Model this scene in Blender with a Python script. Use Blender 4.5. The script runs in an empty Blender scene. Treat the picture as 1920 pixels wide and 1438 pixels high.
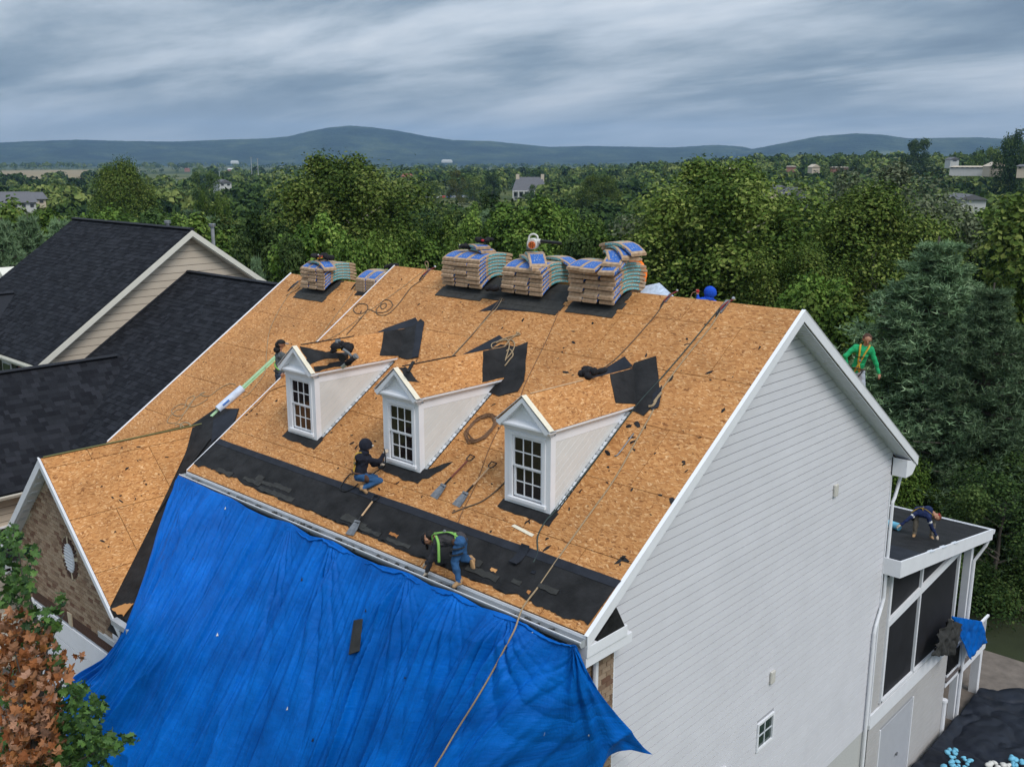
import bpy, bmesh, math, random
import numpy as np
from mathutils import Vector, Matrix, noise as mnoise
random.seed(7); RNG = np.random.RandomState(11)
R_ = math.radians
S = bpy.context.scene
COL = S.collection

# ---------------------------------------------------------------- camera, world, sun, exposure
CAM = Vector((7.1611, -9.18386, 5.9889)); YAW, PITCH, ROLL, FPX = -0.74685, 0.22353, 0.00134, 1829.19
_f = Vector((math.sin(YAW)*math.cos(PITCH), math.cos(YAW)*math.cos(PITCH), -math.sin(PITCH)))
_r = Vector((math.cos(YAW), -math.sin(YAW), 0)); _u = _r.cross(_f)
CR = _r*math.cos(ROLL)+_u*math.sin(ROLL); CU = -_r*math.sin(ROLL)+_u*math.cos(ROLL)
cd = bpy.data.cameras.new('camera'); cam = bpy.data.objects.new('camera', cd); COL.objects.link(cam)
cd.sensor_width = 36; cd.lens = 36*FPX/1920; cd.clip_start = .1; cd.clip_end = 30000
cam.matrix_world = Matrix(((CR.x, CU.x, -_f.x, CAM.x), (CR.y, CU.y, -_f.y, CAM.y), (CR.z, CU.z, -_f.z, CAM.z), (0, 0, 0, 1)))
S.camera = cam
SUN_EL, SUN_AZ, SUN_STR, SKY_GAIN = 50, 104, 1.5, 0.94     # azimuth clockwise from +Y
def N(nt, t, **k):
    n = nt.nodes.new(t)
    for a, b in k.items():
        if a == 'inp':
            for i, v in b.items(): n.inputs[i].default_value = v
        else: setattr(n, a, b)
    return n
def L(nt, a, ao, b, bi): nt.links.new(a.outputs[ao], b.inputs[bi])
def ramp(nt, stops):
    n = nt.nodes.new('ShaderNodeValToRGB'); e = n.color_ramp.elements
    while len(e) < len(stops): e.new(.5)
    for q, (p, c) in zip(e, stops): q.position = p; q.color = (*c, 1) if len(c) == 3 else c
    return n
def make_world():
    w = bpy.data.worlds.new('World'); S.world = w; w.use_nodes = True; nt = w.node_tree; nt.nodes.clear()
    out = N(nt, 'ShaderNodeOutputWorld'); bg = N(nt, 'ShaderNodeBackground'); bg.inputs['Strength'].default_value = .1
    sky = N(nt, 'ShaderNodeTexSky', sky_type='NISHITA', sun_disc=False, sun_elevation=R_(SUN_EL), sun_rotation=R_(SUN_AZ))
    tc = N(nt, 'ShaderNodeTexCoord'); sep = N(nt, 'ShaderNodeSeparateXYZ'); L(nt, tc, 'Generated', sep, 0)
    # cloud deck: direction projected on a plane overhead
    zc = N(nt, 'ShaderNodeMath', operation='MAXIMUM'); L(nt, sep, 'Z', zc, 0); zc.inputs[1].default_value = 0
    za = N(nt, 'ShaderNodeMath', operation='ADD'); L(nt, zc, 0, za, 0); za.inputs[1].default_value = .15
    dx = N(nt, 'ShaderNodeMath', operation='DIVIDE'); L(nt, sep, 'X', dx, 0); L(nt, za, 0, dx, 1)
    dy = N(nt, 'ShaderNodeMath', operation='DIVIDE'); L(nt, sep, 'Y', dy, 0); L(nt, za, 0, dy, 1)
    cb = N(nt, 'ShaderNodeCombineXYZ'); L(nt, dx, 0, cb, 0); L(nt, dy, 0, cb, 1)
    mp = N(nt, 'ShaderNodeMapping'); mp.inputs['Rotation'].default_value = (0, 0, R_(-47)); mp.inputs['Scale'].default_value = (.62, 1.25, 1); mp.inputs['Location'].default_value = (3.6, 2.3, 0)
    L(nt, cb, 0, mp, 0)
    n1 = N(nt, 'ShaderNodeTexNoise', inp={'Scale': 1.0, 'Detail': 12, 'Roughness': .58, 'Distortion': .2}); L(nt, mp, 0, n1, 'Vector')
    r1 = ramp(nt, [(.33, (1.1, 1.45, 1.9)), (.43, (1.7, 2.12, 2.58)), (.50, (2.6, 3.0, 3.42)), (.58, (3.6, 4.0, 4.45)), (.70, (4.9, 5.15, 5.45))]); L(nt, n1, 'Fac', r1, 0)
    # towards the horizon the deck dissolves into an even pale grey
    hz = N(nt, 'ShaderNodeMapRange', inp={'From Min': 0.0, 'From Max': .07, 'To Min': .25, 'To Max': 1}); L(nt, zc, 0, hz, 0)
    mx = N(nt, 'ShaderNodeMix', data_type='RGBA'); mx.inputs[6].default_value = (3.75, 4.2, 4.65, 1); L(nt, hz, 0, mx, 0); L(nt, r1, 0, mx, 7)
    m2 = N(nt, 'ShaderNodeMix', data_type='RGBA'); m2.inputs[0].default_value = .08; L(nt, mx, 2, m2, 6); L(nt, sky, 0, m2, 7)
    g = N(nt, 'ShaderNodeMath', operation='MULTIPLY_ADD'); L(nt, zc, 0, g, 0); g.inputs[1].default_value = 1.9*SKY_GAIN; g.inputs[2].default_value = .95*SKY_GAIN
    sc = N(nt, 'ShaderNodeVectorMath', operation='SCALE'); L(nt, m2, 2, sc, 0); L(nt, g, 0, sc, 'Scale')
    L(nt, sc, 0, bg, 0); L(nt, bg, 0, out, 0)
make_world()
sd = bpy.data.lights.new('sun', 'SUN'); so = bpy.data.objects.new('sun', sd); COL.objects.link(so)
sd.energy = SUN_STR; sd.angle = R_(24); sd.color = (1, .955, .9)
_s = Vector((math.sin(R_(SUN_AZ))*math.cos(R_(SUN_EL)), math.cos(R_(SUN_AZ))*math.cos(R_(SUN_EL)), math.sin(R_(SUN_EL))))
so.rotation_euler = _s.to_track_quat('Z', 'Y').to_euler(); so.location = (0, 0, 60)
vs = S.view_settings; vs.view_transform = 'Standard'; vs.look = 'None'; vs.exposure = 0.52; vs.gamma = 1; vs.use_curve_mapping = False
S.cycles.volume_bounces = 0; S.cycles.max_bounces = 6; S.cycles.diffuse_bounces = 3; S.cycles.transparent_max_bounces = 8
S.cycles.use_denoising = True

# ---------------------------------------------------------------- geometry helpers
M_ = .6612735                     # slope of the main roof (rise over run)
def ray(px, py): return (_f + CR*((px-960)/FPX) - CU*((py-719)/FPX))
def hit(px, py, n, c):            # pixel of the photograph -> point on the real plane n.P = c
    n = Vector(n); d = ray(px, py); return CAM + d*((c-n.dot(CAM))/n.dot(d))
def onroof(px, py, off=0): return hit(px, py, (0, -M_, 1), off)
def Z0(y): return M_*y
def smooth(a, b, x): t = min(1, max(0, (x-a)/(b-a))); return t*t*(3-2*t)

class MB:
    def __init__(s): s.v = []; s.f = []; s.m = []
    def add(s, vs, fs, mi=0):
        o = len(s.v); s.v += [tuple(p) for p in vs]; s.f += [tuple(i+o for i in f) for f in fs]; s.m += [mi]*len(fs); return s
    def box(s, c, d, rot=None, mi=0):
        x, y, z = d[0]/2, d[1]/2, d[2]/2
        P = [Vector((sx*x, sy*y, sz*z)) for sz in (-1, 1) for sx, sy in ((-1, -1), (1, -1), (1, 1), (-1, 1))]
        if rot is not None: P = [rot @ p for p in P]
        c = Vector(c); return s.add([p+c for p in P], [(3, 2, 1, 0), (4, 5, 6, 7), (0, 1, 5, 4), (1, 2, 6, 5), (2, 3, 7, 6), (3, 0, 4, 7)], mi)
    def bx(s, a, b, mi=0):
        return s.box([(p+q)/2 for p, q in zip(a, b)], [abs(q-p) for p, q in zip(a, b)], None, mi)
    def prism(s, poly, ext, mi=0):      # poly: 3d points, ext: extrusion vector
        n = len(poly); e = Vector(ext); A = [Vector(p) for p in poly]
        nn = Vector((0, 0, 0))
        for i in range(n): nn += A[i].cross(A[(i+1) % n])
        if nn.dot(e) > 0: A = A[::-1]
        return s.add(A+[p+e for p in A], [tuple(range(n)), tuple(range(2*n-1, n-1, -1))]+[(i, i+n, (i+1) % n+n, (i+1) % n) for i in range(n)], mi)
    def tube(s, pts, r, n=6, mi=0, flat=1.0, up=None, cap=True):
        pts = [Vector(p) for p in pts]; R = r if hasattr(r, '__len__') else [r]*len(pts); V = []; F = []
        pu = Vector(up) if up is not None else None
        for i, p in enumerate(pts):
            t = (pts[min(i+1, len(pts)-1)]-pts[max(i-1, 0)])
            if t.length < 1e-9: t = Vector((0, 0, 1))
            t.normalize()
            if pu is None: pu = Vector((0, 0, 1)) if abs(t.z) < .9 else Vector((1, 0, 0))
            a = t.cross(pu)
            if a.length < 1e-4: a = t.cross(Vector((.3, .8, .5)))
            a.normalize(); b = a.cross(t).normalized()
            if up is None: pu = b
            V += [p+a*(math.cos(2*math.pi*k/n)*R[i])+b*(math.sin(2*math.pi*k/n)*R[i]*flat) for k in range(n)]
        for i in range(len(pts)-1):
            for k in range(n): F.append((i*n+k, i*n+(k+1) % n, (i+1)*n+(k+1) % n, (i+1)*n+k))
        if cap: F += [tuple(range(n-1, -1, -1)), tuple(range((len(pts)-1)*n, len(pts)*n))]
        return s.add(V, F, mi)
    def ball(s, c, r, n=10, rot=None, mi=0):
        r = Vector((r, r, r)) if not hasattr(r, '__len__') else Vector(r); c = Vector(c); V = []; F = []; h = n//2
        for i in range(h+1):
            t = math.pi*i/h
            for k in range(n):
                a = 2*math.pi*k/n; p = Vector((r.x*math.sin(t)*math.cos(a), r.y*math.sin(t)*math.sin(a), r.z*math.cos(t)))
                V.append((rot @ p if rot is not None else p)+c)
        for i in range(h):
            for k in range(n): F.append((i*n+k, (i+1)*n+k, (i+1)*n+(k+1) % n, i*n+(k+1) % n))
        return s.add(V, F, mi)
    def mesh(s, name, off=(0, 0, 0), uv=None, smooth=False, merge=False):
        me = bpy.data.meshes.new(name)
        v = np.array(s.v, dtype=float).reshape(-1, 3)-np.array(off)
        me.from_pydata(v.tolist(), [], s.f)
        if any(s.m): me.polygons.foreach_set('material_index', s.m)
        if uv is not None:
            ul = me.uv_layers.new(name='UVMap'); li = np.zeros(len(me.loops), dtype=np.int32); me.loops.foreach_get('vertex_index', li)
            w = np.array(s.v, dtype=float)[li]; A = np.array(uv, dtype=float); c = np.stack([w @ A[0], w @ A[1]], 1)
            ul.data.foreach_set('uv', c.ravel())
        if smooth: me.polygons.foreach_set('use_smooth', [True]*len(me.polygons))
        me.update(); return me
    def build(s, name, mat, parent=None, uv=None, smooth=False, off=None, bevel=0):
        base = WL.get(parent.name, Vector((0, 0, 0))) if parent is not None else Vector((0, 0, 0))
        me = s.mesh(name, base, uv, smooth)
        return link(name, me, mat, parent, bevel)
WL = {}      # world origin of things (and of parts, which share it)
def link(name, me, mat, parent=None, bevel=0):
    o = bpy.data.objects.new(name, me); COL.objects.link(o)
    for m in (mat if isinstance(mat, (list, tuple)) else [mat]):
        if m is not None and len(me.materials) < (len(mat) if isinstance(mat, (list, tuple)) else 1): me.materials.append(m)
    if parent is not None: o.parent = parent; WL[o.name] = WL[parent.name]
    else: WL[o.name] = Vector((0, 0, 0))
    if bevel:
        b = o.modifiers.new('bevel', 'BEVEL'); b.width = bevel; b.segments = 2; b.limit_method = 'ANGLE'
    return o
def tag(o, label=None, cat=None, group=None, kind=None):
    if label: o['label'] = label
    if cat: o['category'] = cat
    if group: o['group'] = group
    if kind: o['kind'] = kind
    return o
def thing(name, loc, label, cat, group=None, rz=0):
    o = bpy.data.objects.new(name, None); COL.objects.link(o); o.location = loc; o.rotation_euler.z = rz; o.empty_display_size = .2
    WL[o.name] = Vector(loc); return tag(o, label, cat, group)
def thing_local(name, loc, label, cat, group=None, rz=0):   # parts given in local coordinates
    o = thing(name, loc, label, cat, group, rz); WL[o.name] = Vector((0, 0, 0)); return o
def struct(mb, name, mat, **k): return tag(mb.build(name, mat, **k), kind='structure')
def piece(name, me, parent, loc, rot=None, scale=None):      # an alike piece sharing mesh data, loc in world coordinates
    o = bpy.data.objects.new(name, me); COL.objects.link(o); o.parent = parent; o.location = Vector(loc)-WL[parent.name]
    if rot is not None: o.rotation_euler = rot
    if scale is not None: o.scale = scale
    WL[o.name] = Vector(loc); return o
def copy_tree(o, parent=None):
    c = o.copy(); COL.objects.link(c)
    if parent is not None: c.parent = parent
    for ch in o.children: copy_tree(ch, c)
    return c

# ---------------------------------------------------------------- materials
def base(name, rough=.6, spec=.3):
    m = bpy.data.materials.new(name); m.use_nodes = True; nt = m.node_tree; b = nt.nodes['Principled BSDF']
    b.inputs['Roughness'].default_value = rough; b.inputs['Specular IOR Level'].default_value = spec; return m, nt, b
def mat(name, c, rough=.6, var=.12, scale=6, bump=0, bscale=40, spec=.3, metal=0, objvar=0, streak=None, trans=0, coord='Object'):
    m, nt, b = base(name, rough, spec); b.inputs['Metallic'].default_value = metal
    tc = N(nt, 'ShaderNodeTexCoord'); mp = N(nt, 'ShaderNodeMapping'); L(nt, tc, coord, mp, 0)
    if streak: mp.inputs['Scale'].default_value = streak
    n = N(nt, 'ShaderNodeTexNoise', inp={'Scale': scale, 'Detail': 6, 'Roughness': .6}); L(nt, mp, 0, n, 'Vector')
    mr = N(nt, 'ShaderNodeMapRange', inp={'From Min': .25, 'From Max': .75, 'To Min': 1-var, 'To Max': 1+var}); L(nt, n, 'Fac', mr, 0)
    last = mr
    if objvar:
        oi = N(nt, 'ShaderNodeObjectInfo'); m2 = N(nt, 'ShaderNodeMapRange', inp={'To Min': 1-objvar, 'To Max': 1+objvar}); L(nt, oi, 'Random', m2, 0)
        mm = N(nt, 'ShaderNodeMath', operation='MULTIPLY'); L(nt, mr, 0, mm, 0); L(nt, m2, 0, mm, 1); last = mm
    sc = N(nt, 'ShaderNodeVectorMath', operation='SCALE'); sc.inputs[0].default_value = c; L(nt, last, 0, sc, 'Scale'); L(nt, sc, 0, b, 'Base Color')
    if bump:
        nb = N(nt, 'ShaderNodeTexNoise', inp={'Scale': bscale, 'Detail': 5, 'Roughness': .65}); L(nt, mp, 0, nb, 'Vector')
        bu = N(nt, 'ShaderNodeBump', inp={'Strength': bump, 'Distance': .02}); L(nt, nb, 'Fac', bu, 'Height'); L(nt, bu, 0, b, 'Normal')
    return m
def mat_osb(name, tint=1.0):
    m, nt, b = base(name, .72, .25); tc = N(nt, 'ShaderNodeTexCoord'); oi = N(nt, 'ShaderNodeObjectInfo')
    ad = N(nt, 'ShaderNodeVectorMath', operation='ADD'); L(nt, tc, 'UV', ad, 0)
    sc0 = N(nt, 'ShaderNodeVectorMath', operation='SCALE'); sc0.inputs[0].default_value = (13, 7, 0); L(nt, oi, 'Random', sc0, 'Scale'); L(nt, sc0, 0, ad, 1)
    wn = N(nt, 'ShaderNodeTexNoise', inp={'Scale': 5.0, 'Detail': 4, 'Roughness': .6}); L(nt, ad, 0, wn, 'Vector')
    wsc = N(nt, 'ShaderNodeVectorMath', operation='SCALE', inp={'Scale': .20}); L(nt, wn, 'Color', wsc, 0)
    wad = N(nt, 'ShaderNodeVectorMath', operation='ADD'); L(nt, ad, 0, wad, 0); L(nt, wsc, 0, wad, 1)
    prev = None; hgt = None
    for k, (ang, scx, scy) in enumerate(((8, 18, 70), (64, 19, 66), (-50, 18, 64))):
        mp = N(nt, 'ShaderNodeMapping'); mp.inputs['Rotation'].default_value = (0, 0, R_(ang)); mp.inputs['Scale'].default_value = (scx, scy, 1); mp.inputs['Location'].default_value = (k*3.3, k*7.1, 0); L(nt, wad, 0, mp, 0)
        v = N(nt, 'ShaderNodeTexVoronoi', voronoi_dimensions='2D'); v.inputs['Scale'].default_value = 1; L(nt, mp, 0, v, 'Vector')
        bw = N(nt, 'ShaderNodeSeparateColor'); L(nt, v, 'Color', bw, 0)
        if prev is None: prev = (bw, 0)
        else:
            big = N(nt, 'ShaderNodeMath', operation='GREATER_THAN'); L(nt, bw, 1, big, 0); big.inputs[1].default_value = .56
            mx = N(nt, 'ShaderNodeMix', data_type='FLOAT'); L(nt, big, 0, mx, 0); L(nt, prev[0], prev[1], mx, 2); L(nt, bw, 0, mx, 3); prev = (mx, 0)
    cr = ramp(nt, [(0, (.20, .076, .022)), (.12, (.37, .155, .047)), (.4, (.45, .200, .064)), (.72, (.50, .236, .080)), (.9, (.58, .30, .115)), (1, (.68, .41, .20))]); L(nt, prev[0], prev[1], cr, 0)
    # broad weathering and damp blotches in the sheet, sparse dark knots
    bn = N(nt, 'ShaderNodeTexNoise', inp={'Scale': .9, 'Detail': 5, 'Roughness': .6}); L(nt, tc, 'UV', bn, 'Vector')
    mr = N(nt, 'ShaderNodeMapRange', inp={'From Min': .3, 'From Max': .7, 'To Min': .80*tint, 'To Max': 1.10*tint}); L(nt, bn, 'Fac', mr, 0)
    ov = N(nt, 'ShaderNodeMapRange', inp={'To Min': .93, 'To Max': 1.05}); L(nt, oi, 'Random', ov, 0)
    mu = N(nt, 'ShaderNodeMath', operation='MULTIPLY'); L(nt, mr, 0, mu, 0); L(nt, ov, 0, mu, 1)
    kn = N(nt, 'ShaderNodeTexNoise', inp={'Scale': 17, 'Detail': 3, 'Roughness': .7}); L(nt, wad, 0, kn, 'Vector')
    kr = N(nt, 'ShaderNodeMapRange', inp={'From Min': .67, 'From Max': .71, 'To Min': 1, 'To Max': .5}); L(nt, kn, 'Fac', kr, 0)
    mu2 = N(nt, 'ShaderNodeMath', operation='MULTIPLY'); L(nt, mu, 0, mu2, 0); L(nt, kr, 0, mu2, 1)
    sc = N(nt, 'ShaderNodeVectorMath', operation='SCALE'); L(nt, cr, 0, sc, 0); L(nt, mu2, 0, sc, 'Scale'); L(nt, sc, 0, b, 'Base Color')
    bu = N(nt, 'ShaderNodeBump', inp={'Strength': .35, 'Distance': .006}); L(nt, prev[0], prev[1], bu, 'Height'); L(nt, bu, 0, b, 'Normal')
    return m
def mat_rand(name, cols, rough=.8, bump=.4, bscale=60, var=.12, spec=.2, attr=None):   # colour picked per object or per face attribute
    m, nt, b = base(name, rough, spec)
    if attr: a = N(nt, 'ShaderNodeAttribute', attribute_name=attr); src = (a, 'Fac')
    else: a = N(nt, 'ShaderNodeObjectInfo'); src = (a, 'Random')
    st = [(i/max(1, len(cols)-1), c) for i, c in enumerate(cols)]; cr = ramp(nt, st); L(nt, src[0], src[1], cr, 0)
    tc = N(nt, 'ShaderNodeTexCoord'); n = N(nt, 'ShaderNodeTexNoise', inp={'Scale': bscale, 'Detail': 5}); L(nt, tc, 'Object', n, 'Vector')
    mr = N(nt, 'ShaderNodeMapRange', inp={'From Min': .3, 'From Max': .7, 'To Min': 1-var, 'To Max': 1+var}); L(nt, n, 'Fac', mr, 0)
    sc = N(nt, 'ShaderNodeVectorMath', operation='SCALE'); L(nt, cr, 0, sc, 0); L(nt, mr, 0, sc, 'Scale'); L(nt, sc, 0, b, 'Base Color')
    if bump: bu = N(nt, 'ShaderNodeBump', inp={'Strength': bump, 'Distance': .01}); L(nt, n, 'Fac', bu, 'Height'); L(nt, bu, 0, b, 'Normal')
    return m
def mat_leaf(name, cols, rough=.55, transl=.14, objv=.30):
    m, nt, b = base(name, rough+.15, .08); a = N(nt, 'ShaderNodeAttribute', attribute_name='tint'); oi = N(nt, 'ShaderNodeObjectInfo')
    cr = ramp(nt, [(i/(len(cols)-1), c) for i, c in enumerate(cols)]); L(nt, a, 'Fac', cr, 0)
    mr = N(nt, 'ShaderNodeMapRange', inp={'To Min': 1-objv, 'To Max': 1+objv}); L(nt, oi, 'Random', mr, 0)
    sc = N(nt, 'ShaderNodeVectorMath', operation='SCALE'); L(nt, cr, 0, sc, 0); L(nt, mr, 0, sc, 'Scale'); L(nt, sc, 0, b, 'Base Color')
    if transl:
        t = N(nt, 'ShaderNodeBsdfTranslucent'); L(nt, sc, 0, t, 0); mx = N(nt, 'ShaderNodeMixShader'); mx.inputs[0].default_value = transl
        L(nt, b, 0, mx, 1); L(nt, t, 0, mx, 2); L(nt, mx, 0, nt.nodes['Material Output'], 0)
    return m
def set_tint(me, vals):
    a = me.attributes.new('tint', 'FLOAT', 'FACE'); a.data.foreach_set('value', np.asarray(vals, dtype=np.float32))
MT = dict(
 osb=mat_osb('osb'), osb_b=mat_osb('osb_fresh', 1.08), under=mat('roof_deck_edge', (.16, .09, .045), .9),
 white=mat('white_paint', (.77, .775, .80), .45, .05, 3, .05, 60), lap_shadow=mat('lap_shadow_line', (.35, .35, .37), .8, .1), tan_lap_shadow=mat('tan_shadow_line', (.20, .165, .13), .8, .1), siding2=mat('porch_siding', (.46, .445, .435), .55, .06, 2, .1, 200), siding=mat('vinyl_siding', (.665, .66, .69), .5, .05, 1.4, .10, 300, objvar=.012),  # two darker backing tones hold the shadow line under the siding laps
 siding_d=mat('dormer_siding', (.66, .655, .635), .5, .04, 3, objvar=.02), alum=mat('gutter_metal', (.42, .44, .46), .45, .15, 5, metal=.2),
 tan=mat('tan_siding', (.56, .48, .385), .55, .05, 2, objvar=.02), cream=mat('cream_trim', (.68, .66, .58), .5, .05),
 soffit=mat('soffit', (.62, .65, .69), .5, .05), stucco=mat('stucco', (.52, .52, .5), .9, .12, 30, .6, 90),
 felt=mat('black_underlayment', (.015, .0148, .0155), .7, .75, 3.5, .6, 14, spec=.2), felt2=mat('blue_black_underlayment', (.021, .024, .032), .7, .35, 3, .3, 12, spec=.15),
 felt3=mat('old_shingle_scraps', (.036, .036, .034), .9, .35, 9, .4, 70), dark=mat('dark_gap', (.012, .012, .013), .8),
 shing=mat_rand('shingle', [(.012, .013, .0165), (.0165, .018, .0225), (.021, .023, .028), (.028, .030, .037)], .9, .6, 90, .35, spec=.08),
 shing_s=mat_rand('shingle_course', [(.012, .013, .0165), (.0165, .018, .0225), (.021, .023, .028), (.028, .030, .037)], .9, .6, 90, .35, spec=.08, attr='tint'),
 shing_base=mat('shingle_base', (.012, .013, .017), .9), cap_sh=mat('ridge_cap_shingle', (.018, .02, .026), .85, .2, 40, .4, 90),
 brick=mat_rand('brick', [(.20, .13, .088), (.30, .21, .14), (.36, .26, .18), (.38, .285, .20), (.32, .22, .15), (.15, .075, .05)], .85, .5, 60, .22),
 brick_s=mat_rand('brick_small', [(.20, .13, .088), (.30, .21, .14), (.36, .26, .18), (.38, .285, .20), (.32, .22, .15), (.15, .075, .05)], .85, .5, 60, .22, attr='tint'),
 redbrick=mat_rand('red_brick', [(.22, .07, .05), (.27, .09, .065), (.20, .06, .045)], .85, .4, 60, .2, attr='tint'),
 mortar=mat('mortar', (.44, .37, .27), .9, .12, 30, .4, 80), stone=mat('cast_stone', (.50, .42, .30), .8, .1, 20), soldier=mat('soldier_brick', (.085, .045, .032), .85, .3, 12, .4, 60),
 pane=mat('window_glass', (.018, .013, .012), .06, .5, 2.2, spec=.5), glass_g=mat('green_glass', (.03, .05, .045), .1, .4, 4, spec=.5), door=mat('grey_door', (.44, .45, .48), .55, .05, 4, .1, 200),
 screen=mat('insect_screen', (.016, .016, .019), .7, .4, 1.5), blue=None, navy=mat('navy_tarp', (.010, .013, .021), .5, .5, 2, .7, 5, spec=.25),
 rope=mat('tan_rope', (.34, .25, .15), .9, .25, 60, .5, 150), rope_d=mat('dark_rope', (.11, .08, .055), .9, .25, 60, .5, 150), rope_g=mat('green_rope', (.15, .15, .06), .9, .2, 60), hose=mat('brown_hose', (.16, .085, .045), .6, .2, 30), cable=mat('green_cable', (.03, .05, .045), .6),
 steel=mat('worn_steel', (.20, .205, .215), .4, .35, 14, .2, 60, metal=.6), handle=mat('red_handle', (.16, .045, .03), .5, .3, 20), wood=mat('worn_wood', (.50, .33, .19), .7, .3, 14, .3, 60), black=mat('black_plastic', (.012, .012, .013), .45, .2, 20),
 blackc=mat('black_cloth', (.014, .013, .015), .9, .3, 20, .5, 60), red=mat('red_plastic', (.40, .02, .025), .45), silver=mat('bare_metal', (.5, .5, .5), .3, metal=.9), yellow=mat('yellow_plastic', (.75, .36, .02), .5), grey=mat('grey_plastic', (.16, .17, .18), .5),
 orange=mat('orange_plastic', (.62, .14, .03), .4), offwhite=mat('offwhite_plastic', (.62, .61, .57), .4), green=mat('pale_green_paint', (.35, .52, .30), .6, .15, 10),
 grass=mat('grass', (.024, .031, .011), .95, .45, .35, .6, 60), patio=mat('stamped_patio', (.15, .125, .105), .85, .3, 3, .4, 16), leafblue=mat('light_blue_cloth', (.16, .46, .62), .6, .15, 12, .3, 30),
 deckboard=mat('deck_board', (.13, .11, .105), .8, .15, 8), pipe=mat('vent_pipe', (.42, .43, .44), .45, .2, 8, metal=.5), beige=mat('beige_plastic', (.56, .54, .49), .5), paper=mat('paper_strip', (.72, .66, .52), .8, .1, 20))
# ---------------------------------------------------------------- generic roof and wall coverings
def in_poly(x, y, P):
    r = False; n = len(P)
    for i in range(n):
        x1, y1 = P[i]; x2, y2 = P[(i+1) % n]
        if (y1 > y) != (y2 > y) and x < (x2-x1)*(y-y1)/(y2-y1)+x1: r = not r
    return r
def clip_poly(P, ax, lim, keep_less):
    out = []; n = len(P)
    for i in range(n):
        a, b = P[i], P[(i+1) % n]; ia = (a[ax] <= lim) == keep_less; ib = (b[ax] <= lim) == keep_less
        if ia: out.append(a)
        if ia != ib:
            t = (lim-a[ax])/(b[ax]-a[ax]); out.append(tuple(a[k]+t*(b[k]-a[k]) for k in range(2)))
    return out
def frame(o, u, v):
    u = Vector(u).normalized(); v = Vector(v).normalized(); return Vector(o), u, v, u.cross(v).normalized()
def to3(F, p, h=0): return F[0]+F[1]*p[0]+F[2]*p[1]+F[3]*h
def osb_sheets(parent, F, poly, rowh=1.2, w=2.4, thick=.014, gap=.005, name='osb_panel', m=None, first=0.0, lift=0):
    vs_ = [p[1] for p in poly]; v0 = min(vs_); k = 0; rnd = random.Random(int(abs(F[0].x)*10)+len(poly))
    lines = [v0]; nx = v0+(first or rowh)
    while nx < max(vs_)-.05: lines.append(nx); nx += rowh
    lines.append(max(vs_))
    us = [p[0] for p in poly]
    for r in range(len(lines)-1):
        x = min(us)-(w*.5 if r % 2 else 0)-.3
        while x < max(us):
            P = clip_poly(clip_poly(clip_poly(clip_poly(list(poly), 0, x+gap, False), 0, x+w-gap, True), 1, lines[r]+gap, False), 1, lines[r+1]-gap, True) if True else []
            x += w
            if len(P) < 3: continue
            h = rnd.uniform(0, .004)+lift; mb = MB(); mb.prism([to3(F, p, h) for p in P], F[3]*thick)
            mb.build(name, m or MT['osb'], parent, uv=(F[1], F[2]))
def tab_mesh(w, l, h0, h1):        # a shingle tab: thin at the top edge, thick at the butt; local x = width, y = up the slope
    V = [(-w/2, 0, 0), (w/2, 0, 0), (w/2, l, 0), (-w/2, l, 0), (-w/2, 0, h1), (w/2, 0, h1), (w/2, l, h0), (-w/2, l, h0)]
    return V, [(3, 2, 1, 0), (4, 5, 6, 7), (0, 1, 5, 4), (1, 2, 6, 5), (2, 3, 7, 6), (3, 0, 4, 7)]
def shingle_cover(parent, F, poly, n_single=0, near=None, wt=.16, ex=.135):
    """courses of architectural shingles over a roof plane; the n_single nearest are objects of their own"""
    rnd = random.Random(5); tabs = []; umin, umax = min(p[0] for p in poly), max(p[0] for p in poly)
    v = min(p[1] for p in poly); r = 0
    while v < max(p[1] for p in poly):
        x = min(p[0] for p in poly)-rnd.random()*.3
        while x < max(p[0] for p in poly):
            w = wt*rnd.choice((.55, .8, 1, 1.25, 1.5))
            xa, xb = max(x, umin), min(x+w, umax)
            if xb-xa > .02 and in_poly((xa+xb)/2, v+ex/2, poly): tabs.append(((xa+xb)/2, v, xb-xa, rnd.choice((.006, .008, .013, .015))))
            x += w+.006
        v += ex; r += 1
    if near is not None: tabs.sort(key=lambda t: (to3(F, t[:2])-Vector(near)).length)
    R = Matrix((F[1], F[2], F[3])).transposed()
    if n_single:
        V, Fc = tab_mesh(1, ex*1.06, .003, 1); me = MB().add(V, Fc).mesh('shingle'); me.materials.append(MT['shing'])
        for t in tabs[:n_single]:
            piece('shingle', me, parent, to3(F, t[:2], .001), R.to_euler(), (t[2], 1, t[3]))
    mb = MB(); tint = []
    for t in tabs[n_single:]:
        V, Fc = tab_mesh(t[2], ex*1.06, .003, t[3]); o = to3(F, t[:2], .001)
        mb.add([o+F[1]*a+F[2]*b+F[3]*c for a, b, c in V], Fc); tint += [rnd.random()]*6
    if mb.v:
        o = mb.build('shingle_courses', MT['shing_s'], parent); set_tint(o.data, tint); tag(o, kind='stuff')
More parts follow.
